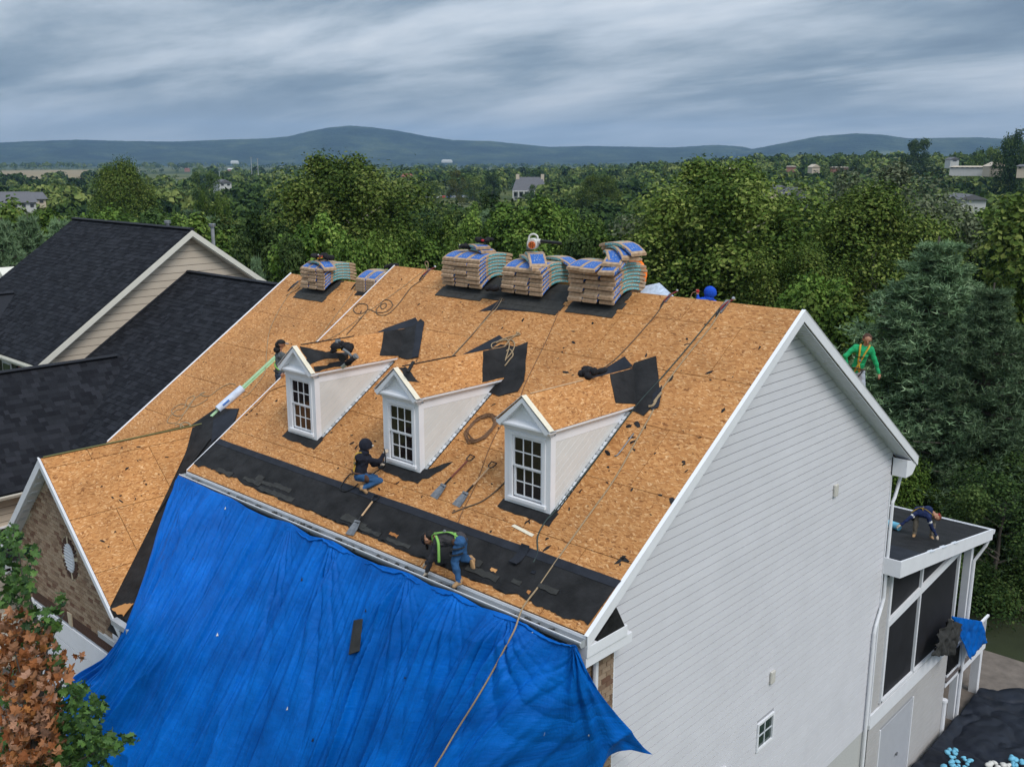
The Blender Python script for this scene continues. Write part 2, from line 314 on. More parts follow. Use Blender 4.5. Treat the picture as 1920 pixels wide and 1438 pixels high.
def bricks(parent, F, inside, u0, u1, v0, v1, bw=.2, bh=.066, jt=.014, n_single=0, near=None, m1='brick', m2='brick_s', depth=.016):
    rnd = random.Random(9); L_ = []; r = 0; v = v0
    while v < v1:
        x = u0-(bw/2 if r % 2 else 0)
        while x < u1:
            a, b = max(x, u0), min(x+bw-jt, u1)
            if b-a > .03 and inside((a+b)/2, v+bh/2): L_.append(((a+b)/2, v+bh/2, b-a, rnd.uniform(.6, 1)))
            x += bw
        v += bh+jt; r += 1
    if near is not None: L_.sort(key=lambda t: (to3(F, t[:2])-Vector(near)).length)
    R = Matrix((F[1], F[2], F[3])).transposed()
    me = MB().box((0, 0, 0), (1, bh, depth)).mesh('brick'); me.materials.append(MT[m1])
    for t in L_[:n_single]: piece('brick', me, parent, to3(F, t[:2], depth*.2), R.to_euler(), (t[2], 1, t[3]))
    mb = MB(); tint = []
    for t in L_[n_single:]:
        mb.box(to3(F, t[:2], depth*.2), (t[2], bh, depth*t[3]), R); tint += [rnd.random()]*6
    if mb.v: o = mb.build('brickwork', MT[m2], parent); set_tint(o.data, tint); tag(o, kind='stuff')
def lap_boards(parent, F, left, right, v0, v1, ex=.127, m='siding', name='siding_board', holes=(), gap=.017):
    """horizontal lap siding; left(v)/right(v) give the ends at height v; each course one board"""
    ks = [v0+(v1-v0)*i/24 for i in range(25)]; MB().prism([to3(F, (left(k), k), -.004) for k in ks]+[to3(F, (max(right(k), left(k)+.001), k), -.004) for k in ks[::-1]], F[3]*.0055).build('shadow_line_backing', MT['tan_lap_shadow' if m == 'tan' else 'lap_shadow'], parent)  # dark backing sheet, its colour standing in for shade under each lap
    v = v0
    while v < v1:
        t = min(v+ex, v1)
        hl = [h for h in holes if h[2] < (v+t)/2 < h[3]]
        cuts = sorted(hl); xs = [(left(v), left(t))]; out = []
        cur = (left(v), left(t))
        for h in cuts: out.append((cur, (h[0], h[0]))); cur = (h[1], h[1])
        out.append((cur, (right(v), right(t))))
        for (a0, a1), (b0, b1) in out:
            if b0-a0 < .02 or b1-a1 < -.2: continue
            b1 = max(b1, a1+.001)
            q = 1-min(.6, gap/(t-v)); tt = v+(t-v)*q; c0, c1 = a0+(a1-a0)*q, b0+(b1-b0)*q       # the lap ends short of the next course, baring the shadow-coloured backing
            P = [to3(F, (a0, v), .002), to3(F, (b0, v), .002), to3(F, (c1, tt), .002), to3(F, (c0, tt), .002), to3(F, (a0, v), .013), to3(F, (b0, v), .013), to3(F, (c1, tt), .009), to3(F, (c0, tt), .009)]
            MB().add(P, [(3, 2, 1, 0), (4, 5, 6, 7), (0, 1, 5, 4), (1, 2, 6, 5), (2, 3, 7, 6), (3, 0, 4, 7)]).build(name, MT[m], parent)
        v = t
def gutter(parent, a, b, out, m='alum', w=.13, h=.1, caps=True):
    a = Vector(a); b = Vector(b); d = (b-a).normalized(); o = Vector(out); z = Vector((0, 0, 1)); mb = MB()
    prof = [(0, 0), (0, -h), (w*.72, -h), (w, -h*.35), (w, .0), (w-.012, .0), (w-.012, -h*.3), (w*.68, -h+.01), (.01, -h+.01), (.01, 0)]
    n = len(prof); V = []
    for p in (a, b): V += [p+o*x+z*y for x, y in prof]
    mb.add(V, [(i, (i+1) % n, (i+1) % n+n, i+n) for i in range(n)])
    if caps:
        for p in (a, b): mb.prism([p+o*x+z*y for x, y in ((0, 0), (0, -h), (w*.72, -h), (w, -h*.35), (w, 0))], d*.004)
    return mb.build('gutter', MT[m], parent)
def sheet_patch(parent, F, poly, m, name, thick=.005, lift=.024, jag=0, seed=1, step=.12, edges=None):
    """torn sheet on a roof plane; edges listed in `edges` (indices) are ragged"""
    rnd = random.Random(seed); P = []
    for i in range(len(poly)):
        a = Vector(poly[i]); b = Vector(poly[(i+1) % len(poly)]); P.append(a); ln = (b-a).length
        if jag and (edges is None or i in edges):
            k = max(1, int(ln/step)); nrm = Vector((-(b-a).y, (b-a).x)).normalized(); w = 0
            for j in range(1, k): w = .6*w+rnd.uniform(-jag, jag)*.8; P.append(a+(b-a)*((j+rnd.uniform(-.35, .35))/k)+nrm*w)
    bm = bmesh.new(); vs_ = [bm.verts.new(to3(F, p, lift)-WL[parent.name]) for p in P]
    try: f = bm.faces.new(vs_)
    except ValueError: bm.free(); return None
    if f.normal.dot(F[3]) < 0: f.normal_flip()
    bmesh.ops.triangulate(bm, faces=[f]); ex = bmesh.ops.extrude_face_region(bm, geom=bm.faces[:])
    bmesh.ops.translate(bm, vec=F[3]*thick, verts=[e for e in ex['geom'] if isinstance(e, bmesh.types.BMVert)])
    bmesh.ops.recalc_face_normals(bm, faces=bm.faces[:]); me = bpy.data.meshes.new(name); bm.to_mesh(me); bm.free()
    return link(name, me, MT[m], parent)

# ---------------------------------------------------------------- the main house
LX, HR, YR, RW = -10.13, 3.637, 5.5, 11.2
FS = frame((LX, 0, 0), (1, 0, 0), (0, 1, M_)); SL = math.hypot(YR, HR)          # front slope
FB = frame((0, RW, -.10), (-1, 0, 0), (0, -1, (HR+.10)/(RW-YR))); SLB = math.hypot(RW-YR, HR+.10)
house = thing('house', (-5, 5, -5.6), 'large white-sided house in the middle, its roof stripped to bare boards, three white dormers', 'house')
mb = MB()   # body: solid prism under the roof
yz = [(.33, -8.9), (.33, -.02), (YR, HR-.22), (10.69, .02), (10.69, -9.2)]
mb.prism([(-9.8, y, z) for y, z in yz], (9.47, 0, 0)); mb.build('wall', MT['stucco'], house)
roof = MB(); T = .17
roof.prism([(LX, 0, -T), (LX, YR, HR-T), (LX, RW, -.1-T), (LX, RW, -.1), (LX, YR, HR), (LX, 0, 0)], (-LX-.02, 0, 0))
roof = roof.build('roof', MT['under'], house)
osb_sheets(roof, FS, [(0, 0), (-LX, 0), (-LX, SL-.004), (0, SL-.004)], rowh=1.2, first=1.2)
osb_sheets(roof, FB, [(0.02, 0), (-LX, 0), (-LX, SLB-.012), (0.02, SLB-.012)], name='osb_panel')
# black underlayment strip left along the eave, ragged lower edge, brighter lap at its upper edge
sheet_patch(house, FS, [(.02, .20), (10.06, .13), (10.09, .83), (.04, .83)], 'felt', 'underlayment', jag=.045, edges=(0,), seed=3, step=.05)
sheet_patch(house, FS, [(.04, .77), (10.09, .77), (10.11, .90), (.06, .90)], 'felt2', 'underlayment_lap', lift=.030, jag=.008, edges=(2,), seed=4, step=.5)
rnd = random.Random(21)
for i in range(16):      # leftover starter shingles still nailed to the felt
    x = rnd.uniform(.6, 9.7); y = .19+rnd.random()**1.5*.22; w = rnd.uniform(.15, .65); h = rnd.uniform(.05, .11)
    sheet_patch(house, FS, [(x, y), (x+w, y-.01), (x+w, y+h), (x, y+h)], 'felt3', 'shingle_scrap', lift=.0315+i*.0006, jag=.02, seed=i, step=.06)
for x, y, w, h in ((5.9, .30, .2, .05), (8.9, .24, .06, .04), (8.1, .36, .12, .04)):
    sheet_patch(house, FS, [(x, y), (x+w, y-.02), (x+w, y+h), (x, y+h)], 'osb_b', 'osb_window', lift=.036, thick=.002, jag=.02, seed=int(x*9), step=.04)
# gable wall: one board per course
G = frame((-.33, 0, 0), (0, 1, 0), (0, 0, 1))
def gl(z): return max(1.0, (z+.30)/M_) if z > -.44 else 1.0
def gr_(z): return min(10.69, RW-(z+.20)/.655)
win = (5.46, 5.98, -4.42, -3.94)
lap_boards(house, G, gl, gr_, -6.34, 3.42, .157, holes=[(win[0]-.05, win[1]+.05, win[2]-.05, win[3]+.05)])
# brick return at the front corner
FBK = frame((-.331, 0, 0), (0, 1, 0), (0, 0, 1))
mb = MB().bx((-.33, .33, -6), (-.318, 1.0, -.46)); mb.build('mortar_bed', MT['mortar'], house)
bk = MB().bx((-.317, .331, -6), (-.314, .99, -.47)).build('brick_return', MT['mortar'], house)
bricks(bk, frame((-.308, 0, 0), (0, 1, 0), (0, 0, 1)), lambda u, v: True, .33, .99, -3.2, -.5, n_single=300, near=(-.3, .9, -.5))
MB().bx((-.33, .985, -6.34), (-.30, 1.02, -.46)).build('corner_trim', MT['white'], house)
MB().bx((-.34, 10.66, -6.34), (-.295, 10.705, -.05)).build('corner_post', MT['white'], house)
# rake boards, soffits, boxed returns
def rake(parent, x0, x1, A, B, drop, m='white', name='rake_board'):
    mb = MB(); mb.prism([(x0, A[0], A[1]+.02), (x0, B[0], B[1]+.02), (x0, B[0], B[1]-drop), (x0, A[0], A[1]-drop)], (x1-x0, 0, 0)); return mb.build(name, MT[m], parent, bevel=.004)
rake(house, -.001, .022, (-.02, -.013), (YR, HR), .17); rake(house, -.001, .022, (RW+.02, -.113), (YR, HR), .17)
mb = MB()
for A, B in (((-.03, -.015), (YR, HR+.004)), ((RW+.03, -.115), (YR, HR+.004))):
    mb.prism([(-.035, A[0], A[1]+.024), (-.035, B[0], B[1]+.024), (-.035, B[0], B[1]+.016), (-.035, A[0], A[1]+.016)], (.064, 0, 0))
mb.build('drip_edge', MT['white'], house)
MB().prism([(LX-.012, 0, .022), (LX-.012, YR, HR+.024), (LX-.012, YR, HR-.10), (LX-.012, 0, -.1)], (.03, 0, 0)).build('rake_trim', MT['white'], house)
sof = MB().prism([(-.33, .1, -.19+.066), (-.33, YR, HR-.19), (-.33, YR, HR-.2), (-.33, .1, -.2+.066)], (.33, 0, 0)).build('soffit', MT['soffit'], house)
sof2 = MB().prism([(-.33, RW-.1, -.19-.04), (-.33, YR, HR-.19), (-.33, YR, HR-.2), (-.33, RW-.1, -.2-.04)], (.33, 0, 0)).build('soffit', MT['soffit'], house)
me = MB().box((0, 0, 0), (.325, .055, .006)).mesh('slat'); me.materials.append(MT['soffit'])
for so_, y0, y1, yy in ((sof, .9, 5.3, 1), (sof2, 5.7, 10.6, -1)):
    n = int((y1-y0)/.075)
    for i in range(n):
        y = y0+(i+.5)*.075; z = (M_*y if yy > 0 else HR-(y-YR)*.6556)-.204
        piece('soffit_slat', me, so_, (-.166, y, z), (math.atan(M_*yy), 0, 0))
for ys, zb in (((.0, .62), -.44), ((10.62, 11.18), -.42)):     # boxed eave returns with a little roof on the front one
    a, b = ys; mb = MB()
    if a < 1:
        mb.bx((-.33, -.02, -.46), (.0, 1.0, -.31)); mb.bx((-.33, -.02, -.31), (.018, .86, -.15)); mb.build('eave_return', MT['white'], house, bevel=.006)
        MB().prism([(.012, .20, -.148), (.012, .80, -.148), (.012, .60, .19)], (-.34, 0, 0)).build('return_flashing', MT['felt'], house)
    else:
        mb.prism([(-.33, 10.66, -.05), (-.33, 10.66, -.44), (-.33, 11.0, -.44), (-.33, RW, -.27), (-.33, RW, -.2)], (.33, 0, 0)); mb.build('eave_return', MT['white'], house)
MB().bx((LX, -.012, -.17), (-.02, .0, -.01)).build('fascia', MT['white'], house)
MB().bx((LX+.1, .0, -.2), (-.34, .33, -.18)).build('eave_soffit', MT['white'], house)
gutter(house, (LX-.02, -.014, -.045), (-.02, -.014, -.045), (0, -1, 0))
MB().bx((LX-.03, -.155, -.05), (.01, -.143, -.035)).build('gutter_rim', MT['white'], house)
for i in range(60):     # scraps and grit lying in the gutter
    x = rnd.uniform(-9.9, -.3); mbx = MB().box((x, rnd.uniform(-.11, -.04), -.10+rnd.uniform(0, .03)), (rnd.uniform(.04, .16), .05, .02), Matrix.Rotation(rnd.uniform(-1, 1), 3, 'Z') @ Matrix.Rotation(rnd.uniform(-.5, .5), 3, 'X'))
    mbx.build('gutter_debris', MT['felt3'], house)
gutter(house, (-.02, RW+.01, -.15), (LX, RW+.01, -.15), (0, 1, 0), m='white')
# downspouts
def spout(parent, pts, r=.036, m='white'):
    o = MB().tube(pts, r, 8, up=(1, 0, 0)).build('downspout', MT[m], parent, smooth=False); return o
spout(house, [(-.22, RW+.07, -.25), (-.22, 11.02, -.42), (-.24, 10.80, -.95), (-.255, 10.74, -1.05), (-.255, 10.74, -3.25), (-.26, 10.66, -3.45), (-.262, 10.45, -3.80), (-.262, 10.40, -3.95), (-.262, 10.40, -8.6)])
spout(house, [(-.2, -.08, -.16), (-.2, -.04, -.3), (-.22, .08, -.40), (-.23, .42, -.50), (-.245, .50, -.58), (-.25, .51, -.7), (-.25, .51, -6)], .042)
MB().bx((-.26, 10.35, -8.7), (-.2, 10.46, -8.6)).build('spout_boot', MT['white'], house)
# small window and two vents in the gable wall
fr = MB(); y0, y1, z0, z1 = win
for a, b in (((y0-.045, z0-.045), (y0, z1+.045)), ((y1, z0-.045), (y1+.045, z1+.045)), ((y0, z0-.045), (y1, z0)), ((y0, z1), (y1, z1+.045))): fr.bx((-.335, a[0], a[1]), (-.29, b[0], b[1]))
w1 = fr.build('window', MT['white'], house)
MB().bx((-.332, y0, z0), (-.325, y1, z1)).build('pane', MT['glass_g'], w1)
ym, zm = (y0+y1)/2, (z0+z1)/2; MB().bx((-.326, ym-.012, z0), (-.315, ym+.012, z1)).build('muntin', MT['soffit'], w1); MB().bx((-.3255, y0, zm-.012), (-.3155, y1, zm+.012)).build('muntin', MT['soffit'], w1)
fr = MB(); y0, y1, z0, z1 = 3.72, 4.30, -4.72, -4.24
for a, b in (((y0-.045, z0-.045), (y0, z1+.045)), ((y1, z0-.045), (y1+.045, z1+.045)), ((y0, z0-.045), (y1, z0)), ((y0, z1), (y1, z1+.045))): fr.bx((-.314, a[0], a[1]), (-.29, b[0], b[1]))
w2 = fr.build('window', MT['white'], house); MB().bx((-.314, y0, z0), (-.306, y1, z1)).build('pane', MT['glass_g'], w2)
for y, z in ((7.93, -.09), (5.84, -3.12)):
    v_ = MB().bx((-.315, y-.075, z-.12), (-.27, y+.075, z+.12)).build('vent', MT['beige'], house, bevel=.012)
    me = MB().bx((-.272, y-.055, -.008), (-.266, y+.055, .008)).mesh('louvre'); me.materials.append(MT['beige'])
    for k in range(5): piece('louvre', me, v_, (0, 0, z-.08+k*.04))

# ---------------------------------------------------------------- dormers
def dormer(xl, i):
    W = .90; xr = xl+W; xc = xl+W/2; yf = 1.29; zb = Z0(yf); zt = 2.16; za = 2.60; yb = zt/M_
    d = MB()
    d.prism([(xl+.02, yf+.05, zb+.04), (xl+.02, yf+.05, zt-.01), (xl+.02, yb, zt-.01)], (W-.04, 0, 0))
    d = d.build('dormer', MT['white'], house)
    # face: casing around the window, stepped
    wl, wr, wb, wt = xc-.29, xc+.29, zb+.145, zb+1.10
    f = MB(); fy = yf-.012
    f.bx((xl, fy, zb+.01), (wl-.05, yf+.02, zt-.1)); f.bx((wr+.05, fy, zb+.01), (xr, yf+.02, zt-.1)); f.bx((wl-.05, fy, zb+.01), (wr+.05, yf+.02, wb-.05)); f.bx((wl-.05, fy, wt+.05), (wr+.05, yf+.02, zt-.1))
    f.build('face_trim', MT['white'], d)
    f = MB(); gy = yf-.026
    f.bx((wl-.075, gy, wb-.05), (wl-.012, yf+.012, wt+.06)); f.bx((wr+.012, gy, wb-.05), (wr+.075, yf+.012, wt+.06)); f.bx((wl-.012, gy, wt+.008), (wr+.012, yf+.012, wt+.06)); f.bx((wl-.09, gy-.02, wb-.075), (wr+.09, yf+.012, wb-.02))
    f.build('window_casing', MT['white'], d, bevel=.004)
    wm = (wb+wt)/2
    for k, (a, b, dy, inx) in enumerate(((wm, wt, 0.004, 0), (wb, wm, .022, .022))):       # upper sash proud, lower sash set back
        s_ = MB(); y_ = yf-.012+dy; l_, r__ = wl+inx*.6, wr-inx*.6; q = .024
        s_.bx((l_-.012, y_, a), (l_+q, y_+.03, b)); s_.bx((r__-q, y_, a), (r__+.012, y_+.03, b)); s_.bx((l_+q, y_, b-q), (r__-q, y_+.03, b)); s_.bx((l_+q, y_, a), (r__-q, y_+.03, a+q))
        s_.build('sash', MT['white'], d)
        pw = (r__-l_-2*q)/3; ph = (b-a-2*q)/2
        for c in range(3):
            for r in range(2):
                MB().bx((l_+q+c*pw+.008, y_+.014, a+q+r*ph+.008), (l_+q+(c+1)*pw-.008, y_+.019, a+q+(r+1)*ph-.008)).build('pane', MT['pane'], d)
        for c in (1, 2): MB().bx((l_+q+c*pw-.0085, y_+.004, a+q), (l_+q+c*pw+.0085, y_+.022, b-q)).build('muntin', MT['white'], d)
        MB().bx((l_+q, y_+.0055, a+q+ph-.0085), (r__-q, y_+.0205, a+q+ph+.0085)).build('muntin', MT['white'], d)
    # cheeks: corner board, frieze, raked boards between
    for sx, xx in ((1, xr), (-1, xl)):
        X0 = xx-.004*sx if sx > 0 else xx-.012; c = MB()
        a_, b_ = (xx-.02, xx+.014) if sx > 0 else (xx-.014, xx+.02)
        c.prism([(a_, yf-.0125, zb+.005), (a_, yf+.1, Z0(yf+.1)+.02), (a_, yf+.1, zt-.1), (a_, yf-.0125, zt-.1)], (b_-a_, 0, 0)); c.build('corner_board', MT['white'], d)
        c = MB(); c.prism([(a_, yf+.1, zt-.19), (a_, (zt-.19)/M_, zt-.19), (a_, yb-.05, zt-.04), (a_, yf+.1, zt-.04)], (b_-a_, 0, 0)); c.build('frieze', MT['white'], d)
        # siding boards parallel to the roof slope
        F_ = frame((xx-.002*sx, yf+.1, Z0(yf+.1)), (0, 1, M_), (0, -M_, 1)); F_ = (F_[0], F_[1], F_[2], Vector((sx, 0, 0)))
        cs = 1/math.hypot(1, M_); k = 0; ex = .108
        while k < 8:
            v0, v1 = .01+k*ex, .01+(k+1)*ex; P = []
            # start line y=yf+.1 (vertical), end line z=zt-.19 (horizontal)
            def su(v): return v*M_*1.0
            def eu(v): return ((zt-.19)-F_[0].z-v*cs)/(M_*cs)
            a0, a1, b0, b1 = su(v0), su(v1), eu(v0), eu(v1); k += 1
            if b0-a0 < .03: continue
            if b1 < a1: v1 = v0+(v1-v0)*(b0-a0)/((b0-a0)+(a1-b1)+1e-6); a1 = su(v1); b1 = max(eu(v1), a1+.002)
            P = [to3(F_, (a0, v0), 0), to3(F_, (b0, v0), 0), to3(F_, (b1, v1), 0), to3(F_, (a1, v1), 0), to3(F_, (a0, v0), .013), to3(F_, (b0, v0), .013), to3(F_, (b1, v1-.007), .013), to3(F_, (a1, v1-.007), .013)]
            Fc = [(3, 2, 1, 0), (4, 5, 6, 7), (0, 1, 5, 4), (1, 2, 6, 5), (2, 3, 7, 6), (3, 0, 4, 7)]
            MB().add(P, Fc if sx > 0 else [f[::-1] for f in Fc]).build('siding_board', MT['siding_d'], d)
        # crown under the eave
        e = MB(); o0, o1 = (xx, xx+.085) if sx > 0 else (xx-.085, xx)
        pr = [(0, zt-.06), (.03, zt-.06), (.085, zt-.01), (.085, zt+.025), (0, zt+.025)]
        e.add([(xx+sx*a, yf-.125 if j == 0 else yb-.02, z) for j in (0, 1) for a, z in pr], [(0, 1, 6, 5), (1, 2, 7, 6), (2, 3, 8, 7), (3, 4, 9, 8), (4, 0, 5, 9), (4, 3, 2, 1, 0), (5, 6, 7, 8, 9)] if sx < 0 else [(5, 6, 1, 0), (6, 7, 2, 1), (7, 8, 3, 2), (8, 9, 4, 3), (9, 5, 0, 4), (0, 1, 2, 3, 4), (9, 8, 7, 6, 5)])
        e.build('cornice', MT['white'], d)
    # pediment: horizontal cornice, recessed triangle, raking mouldings
    ov = .085; pe = MB(); pe.bx((xl-ov, yf-.125, zt-.03), (xr+ov, yf+.03, zt+.008)); pe.bx((xl-.045, yf-.07, zt-.075), (xr+.045, yf+.02, zt-.03)); pe.bx((xl-.01, yf-.035, zt-.115), (xr+.01, yf+.02, zt-.075)); pe.build('pediment_cornice', MT['white'], d, bevel=.006)
    MB().prism([(xl-.03, yf-.03, zt+.005), (xr+.03, yf-.03, zt+.005), (xc, yf-.03, za-.05)], (0, .06, 0)).build('pediment_panel', MT['white'], d)
    MB().prism([(xl-.06, yf-.124, zt+.0085), (xr+.06, yf-.124, zt+.0085), (xr+.02, yf-.03, zt+.06), (xl-.02, yf-.03, zt+.06)], (0, .02, .0)).build('pediment_ledge', MT['white'], d)
    for s_ in (-1, 1):
        a = Vector((xc+s_*(W/2+ov), yf-.135, zt-.012)); b = Vector((xc, yf-.135, za)); dd = (b-a).normalized(); nn = Vector((-dd.z*s_, 0, dd.x*s_))
        if nn.z > 0: nn = -nn
        pe = MB(); pe.prism([a, b, b+Vector((0, 0, -.075)), a+nn*.05-dd*.0+Vector((-s_*.05, 0, .0))], (0, .115, 0)); pe.build('rake_moulding', MT['white'], d)
    # little roof: two OSB slopes carried back into the main roof
    for s_ in (-1, 1):
        e = Vector((xc+s_*(W/2+ov), 0, zt+.02)); r0 = Vector((xc, 0, za+.015)); ye = e.z/M_+.0; yr = r0.z/M_
        F_ = frame((e.x, yf-.10, e.z), (0, 1, 0), r0-e); 
        if F_[3].z < 0: F_ = (F_[0], F_[1], F_[2], -F_[3])
        sw = (r0-e).length; rp = MB(); P = [(0, 0), (ye-yf+.10, 0), (yr-yf+.10, sw), (0, sw)]
        for a_, b_ in ((0, 1.22), (1.224, 9)):
            Q = clip_poly(clip_poly(P, 0, a_, False), 0, b_, True)
            if len(Q) > 2: MB().prism([to3(F_, p, 0) for p in Q], F_[3]*.014).build('roof_panel', MT['osb_b'], d, uv=(F_[1], F_[2]))
        # bent metal edge on the front of each slope, chipped and nailed
        MB().prism([to3(F_, p, .012) for p in ((-.045, -.01), (.055, -.01), (.055, sw+.01), (-.045, sw+.01))], F_[3]*.005).build('drip_edge', MT['paper'] if s_ > 0 else MT['white'], d)
        # torn felt at the front edge of the right slope
        if s_ > 0 and i == 0:
            sheet_patch(d, F_, [(.06, .2), (.10, sw-.02), (.55, sw*.62), (.95, sw*.5), (.8, sw*.3), (.5, .27)], 'felt', 'torn_felt', lift=.016, jag=.035, seed=2, step=.09)
            sheet_patch(d, F_, [(.06, .02), (.1, .14), (.6, .16), (1.05, .12), (.9, .02)], 'felt', 'torn_felt', lift=.016, jag=.03, seed=8, step=.09)
        elif s_ > 0 and i == 1: sheet_patch(d, F_, [(.05, sw*.55), (.06, sw-.01), (.2, sw-.01), (.26, sw*.45), (.15, sw*.5)], 'felt', 'torn_felt', lift=.016, jag=.03, seed=12, step=.07)
        if s_ > 0:
            def dp(px, py): q = hit(px, py, F_[3], F_[3].dot(F_[0]))-F_[0]; return (q.dot(F_[1]), q.dot(F_[2]))
            ft = [((722, 629), (711, 668)), ((907, 662), (903, 718)), ((1145, 706), (1153, 757))][i]; A_, B_ = dp(*ft[0]), dp(*ft[1])
            yA, yB = ye-yf+.10, yr-yf+.10; sheet_patch(d, F_, [(B_[0], max(.02, B_[1])), (yA-.02-.0*sw, .02) if B_[0] < yA-.1 else (yA, .03), (yB+.02, sw-.005), (A_[0], sw-.005)], 'felt', 'valley_felt', lift=.018, jag=.01, seed=90+i, step=.1)
    # dark board stub and batten at the ridge
    MB().tube([(xc, yf+.05, za+.034), (xc, yf+1.3, za+.034)], .012, 4).build('ridge_gap', MT['wood'] if i == 2 else MT['dark'], d)
    # step flashing down the right cheek and black apron under the face
    n = 22
    for k in range(n):
        y = yf+.12+k*(yb-yf-.2)/n; c = Vector((xr+.05, y, Z0(y)+.022))
        o = MB().box(c, (.06, .085, .012), Matrix.Rotation(math.atan(M_), 3, 'X') @ Matrix.Rotation(.12, 3, 'Z')); o.build('step_flashing', MT['soffit'] if k % 3 else MT['alum'], d)
    MB().prism([(xr+.012, yf-.05, Z0(yf-.05)+.017), (xr+.10, yf-.05, Z0(yf-.05)+.017), (xr+.10, yb-.1, Z0(yb-.1)+.017), (xr+.012, yb-.1, Z0(yb-.1)+.017)], (0, 0, .006)).build('flashing_felt', MT['felt'], d)
    u0 = xl-LX; ys = SL/YR
    sheet_patch(d, FS, [(u0-.06, (yf-.12)*ys), (u0+W+.14, (yf-.17)*ys), (u0+W+.14, (yf+.05)*ys), (u0-.06, (yf+.02)*ys)], 'felt', 'apron_felt', lift=.019, jag=.02, seed=i+30, step=.1)
    return d
for i, xl in enumerate((-8.43, -5.545, -2.66)): dormer(xl, i)
sheet_patch(house, FS, [(4.3, 1.45), (5.35, 1.32), (5.75, 1.5), (5.95, 1.95), (5.7, 1.75), (5.5, 1.62), (5.0, 1.48), (4.5, 1.53)], 'felt', 'torn_felt', lift=.021, jag=.03, seed=44, step=.1)
# black valley felt above each dormer, in the V where its roof dies into the slope
def vpoly(pts): return [((onroof(*p)-FS[0]).dot(FS[1]), (onroof(*p)-FS[0]).dot(FS[2])) for p in pts]
for k, (A, B, C, mm) in enumerate(((
  [(694, 632), (724, 617), (780, 597), (788, 608), (770, 626), (722, 630)], [(722, 628), (776, 613), (790, 600), (797, 606), (786, 672), (764, 676), (752, 672), (710, 668)], [(783, 606), (797, 607), (786, 671), (774, 673)], 1), (
  [(868, 667), (937, 630), (945, 637), (922, 655)], [(908, 661), (940, 648), (968, 652), (991, 643), (984, 716), (972, 736), (936, 745), (916, 737), (903, 718)], None, 1), (
  [(1104, 712), (1172, 670), (1187, 688), (1144, 706)], [(1144, 705), (1187, 690), (1190, 683), (1231, 670), (1238, 735), (1241, 747), (1208, 782), (1194, 775), (1178, 768), (1152, 755)], [(1225, 742), (1243, 725), (1236, 766), (1222, 772)], 1))):
    sheet_patch(house, FS, vpoly(A), 'felt2', 'valley_felt', lift=.021, jag=.006, seed=60+k, step=.1)
    sheet_patch(house, FS, vpoly(B), 'felt', 'valley_felt', lift=.028, jag=.008, seed=70+k, step=.1)
    if C: sheet_patch(house, FS, vpoly(C), 'felt2', 'valley_felt', lift=.035, jag=.008, seed=80+k, step=.1)
# ---------------------------------------------------------------- the lower wing with the garage gable (left of the main roof)
wing = thing('house_wing', (-12.2, 3, -5.6), 'lower wing with brown brick gable and bare board roof, left of the main roof', 'house wing')
OFF = -.5; XA, XB = -14.25, LX-.03
FW = frame((XA, 0, OFF), (1, 0, 0), (0, 1, M_)); k_ = SL/YR
MB().prism([(XA+.1, .4, -6), (XA+.1, .4, -.4), (XA+.1, YR, HR+OFF-.2), (XA+.1, 10.5, -.5), (XA+.1, 10.5, -8.5)], (XB-XA-.1, 0, 0)).build('wall', MT['tan'], wing)
wr = MB().prism([(XA, -.1, OFF-.16-.066), (XA, YR, HR+OFF-.16), (XA, RW, OFF-.3), (XA, RW, OFF-.1), (XA, YR, HR+OFF-.002), (XA, -.1, OFF-.068)], (XB-XA, 0, 0)).build('roof', MT['under'], wing)
MG, GX, GZ = .9215, -11.79, .37        # garage roof slope, ridge x, ridge z
def xval(y): return GX+(GZ-(M_*y+OFF))/MG
yj = (GZ-OFF)/M_
osb_sheets(wr, FW, [(0, .30), (GX-XA-.2, yj*k_), (LX-.12-XA, yj*k_), (LX-.12-XA, SL), (0, SL)], rowh=1.2)
FWB = frame((XB, RW, OFF-.1), (-1, 0, 0), (0, -1, .655)); osb_sheets(wr, FWB, [(0, 0), (XB-XA, 0), (XB-XA, 6.8), (0, 6.8)])
# piece of the wing's slope that runs down in front of the main house: black felt over it
lowy = -2.15
low = MB(); P = [(GX-.05, yj), (LX-.03, yj), (LX-.03, 0.02), (LX-.02, -.2), (-8.1, -.2), (-7.9, lowy), (xval(lowy), lowy)]
low.prism([(x, y, M_*y+OFF+.004) for x, y in P], (0, 0, -.12)).build('lower_roof', MT['felt'], wing)
# garage gable: ridge along Y, right slope visible
YG = -1.92; FGR = frame((GX, YG-.22, GZ), (0, 1, 0), (-1, 0, MG)); 
FGR = frame((GX+2.83, YG-.2, GZ-MG*2.83), (0, 1, 0), (-1, 0, MG)); sw = 2.83*math.hypot(1, MG)
def gv(x): return (GX+2.83-x)*math.hypot(1, MG)
valley = [(y-(YG-.2), gv(xval(y))) for y in (lowy+.03, yj)]
FGR = (FGR[0], FGR[1], FGR[2], FGR[3] if FGR[3].z > 0 else -FGR[3])
gr = MB().prism([to3(FGR, p, -.03) for p in ((.01, 0), (.02, 0), (valley[1][0], sw), (.01, sw))], FGR[3]*-.12).build('garage_roof', MT['under'], wing)
osb_sheets(gr, FGR, [(0, 0), valley[0], valley[1], (0, sw)], rowh=1.2, m=MT['osb_b'], lift=.0)
FGL = frame((GX-2.83, YG-.2, GZ-MG*2.83), (0, 1, 0), (1, 0, MG)); FGL = (FGL[0], FGL[1], FGL[2], FGL[3] if FGL[3].z > 0 else -FGL[3])
osb_sheets(gr, FGL, [(0, 0), (3.4, 0), (valley[1][0], sw), (0, sw)], rowh=1.2)
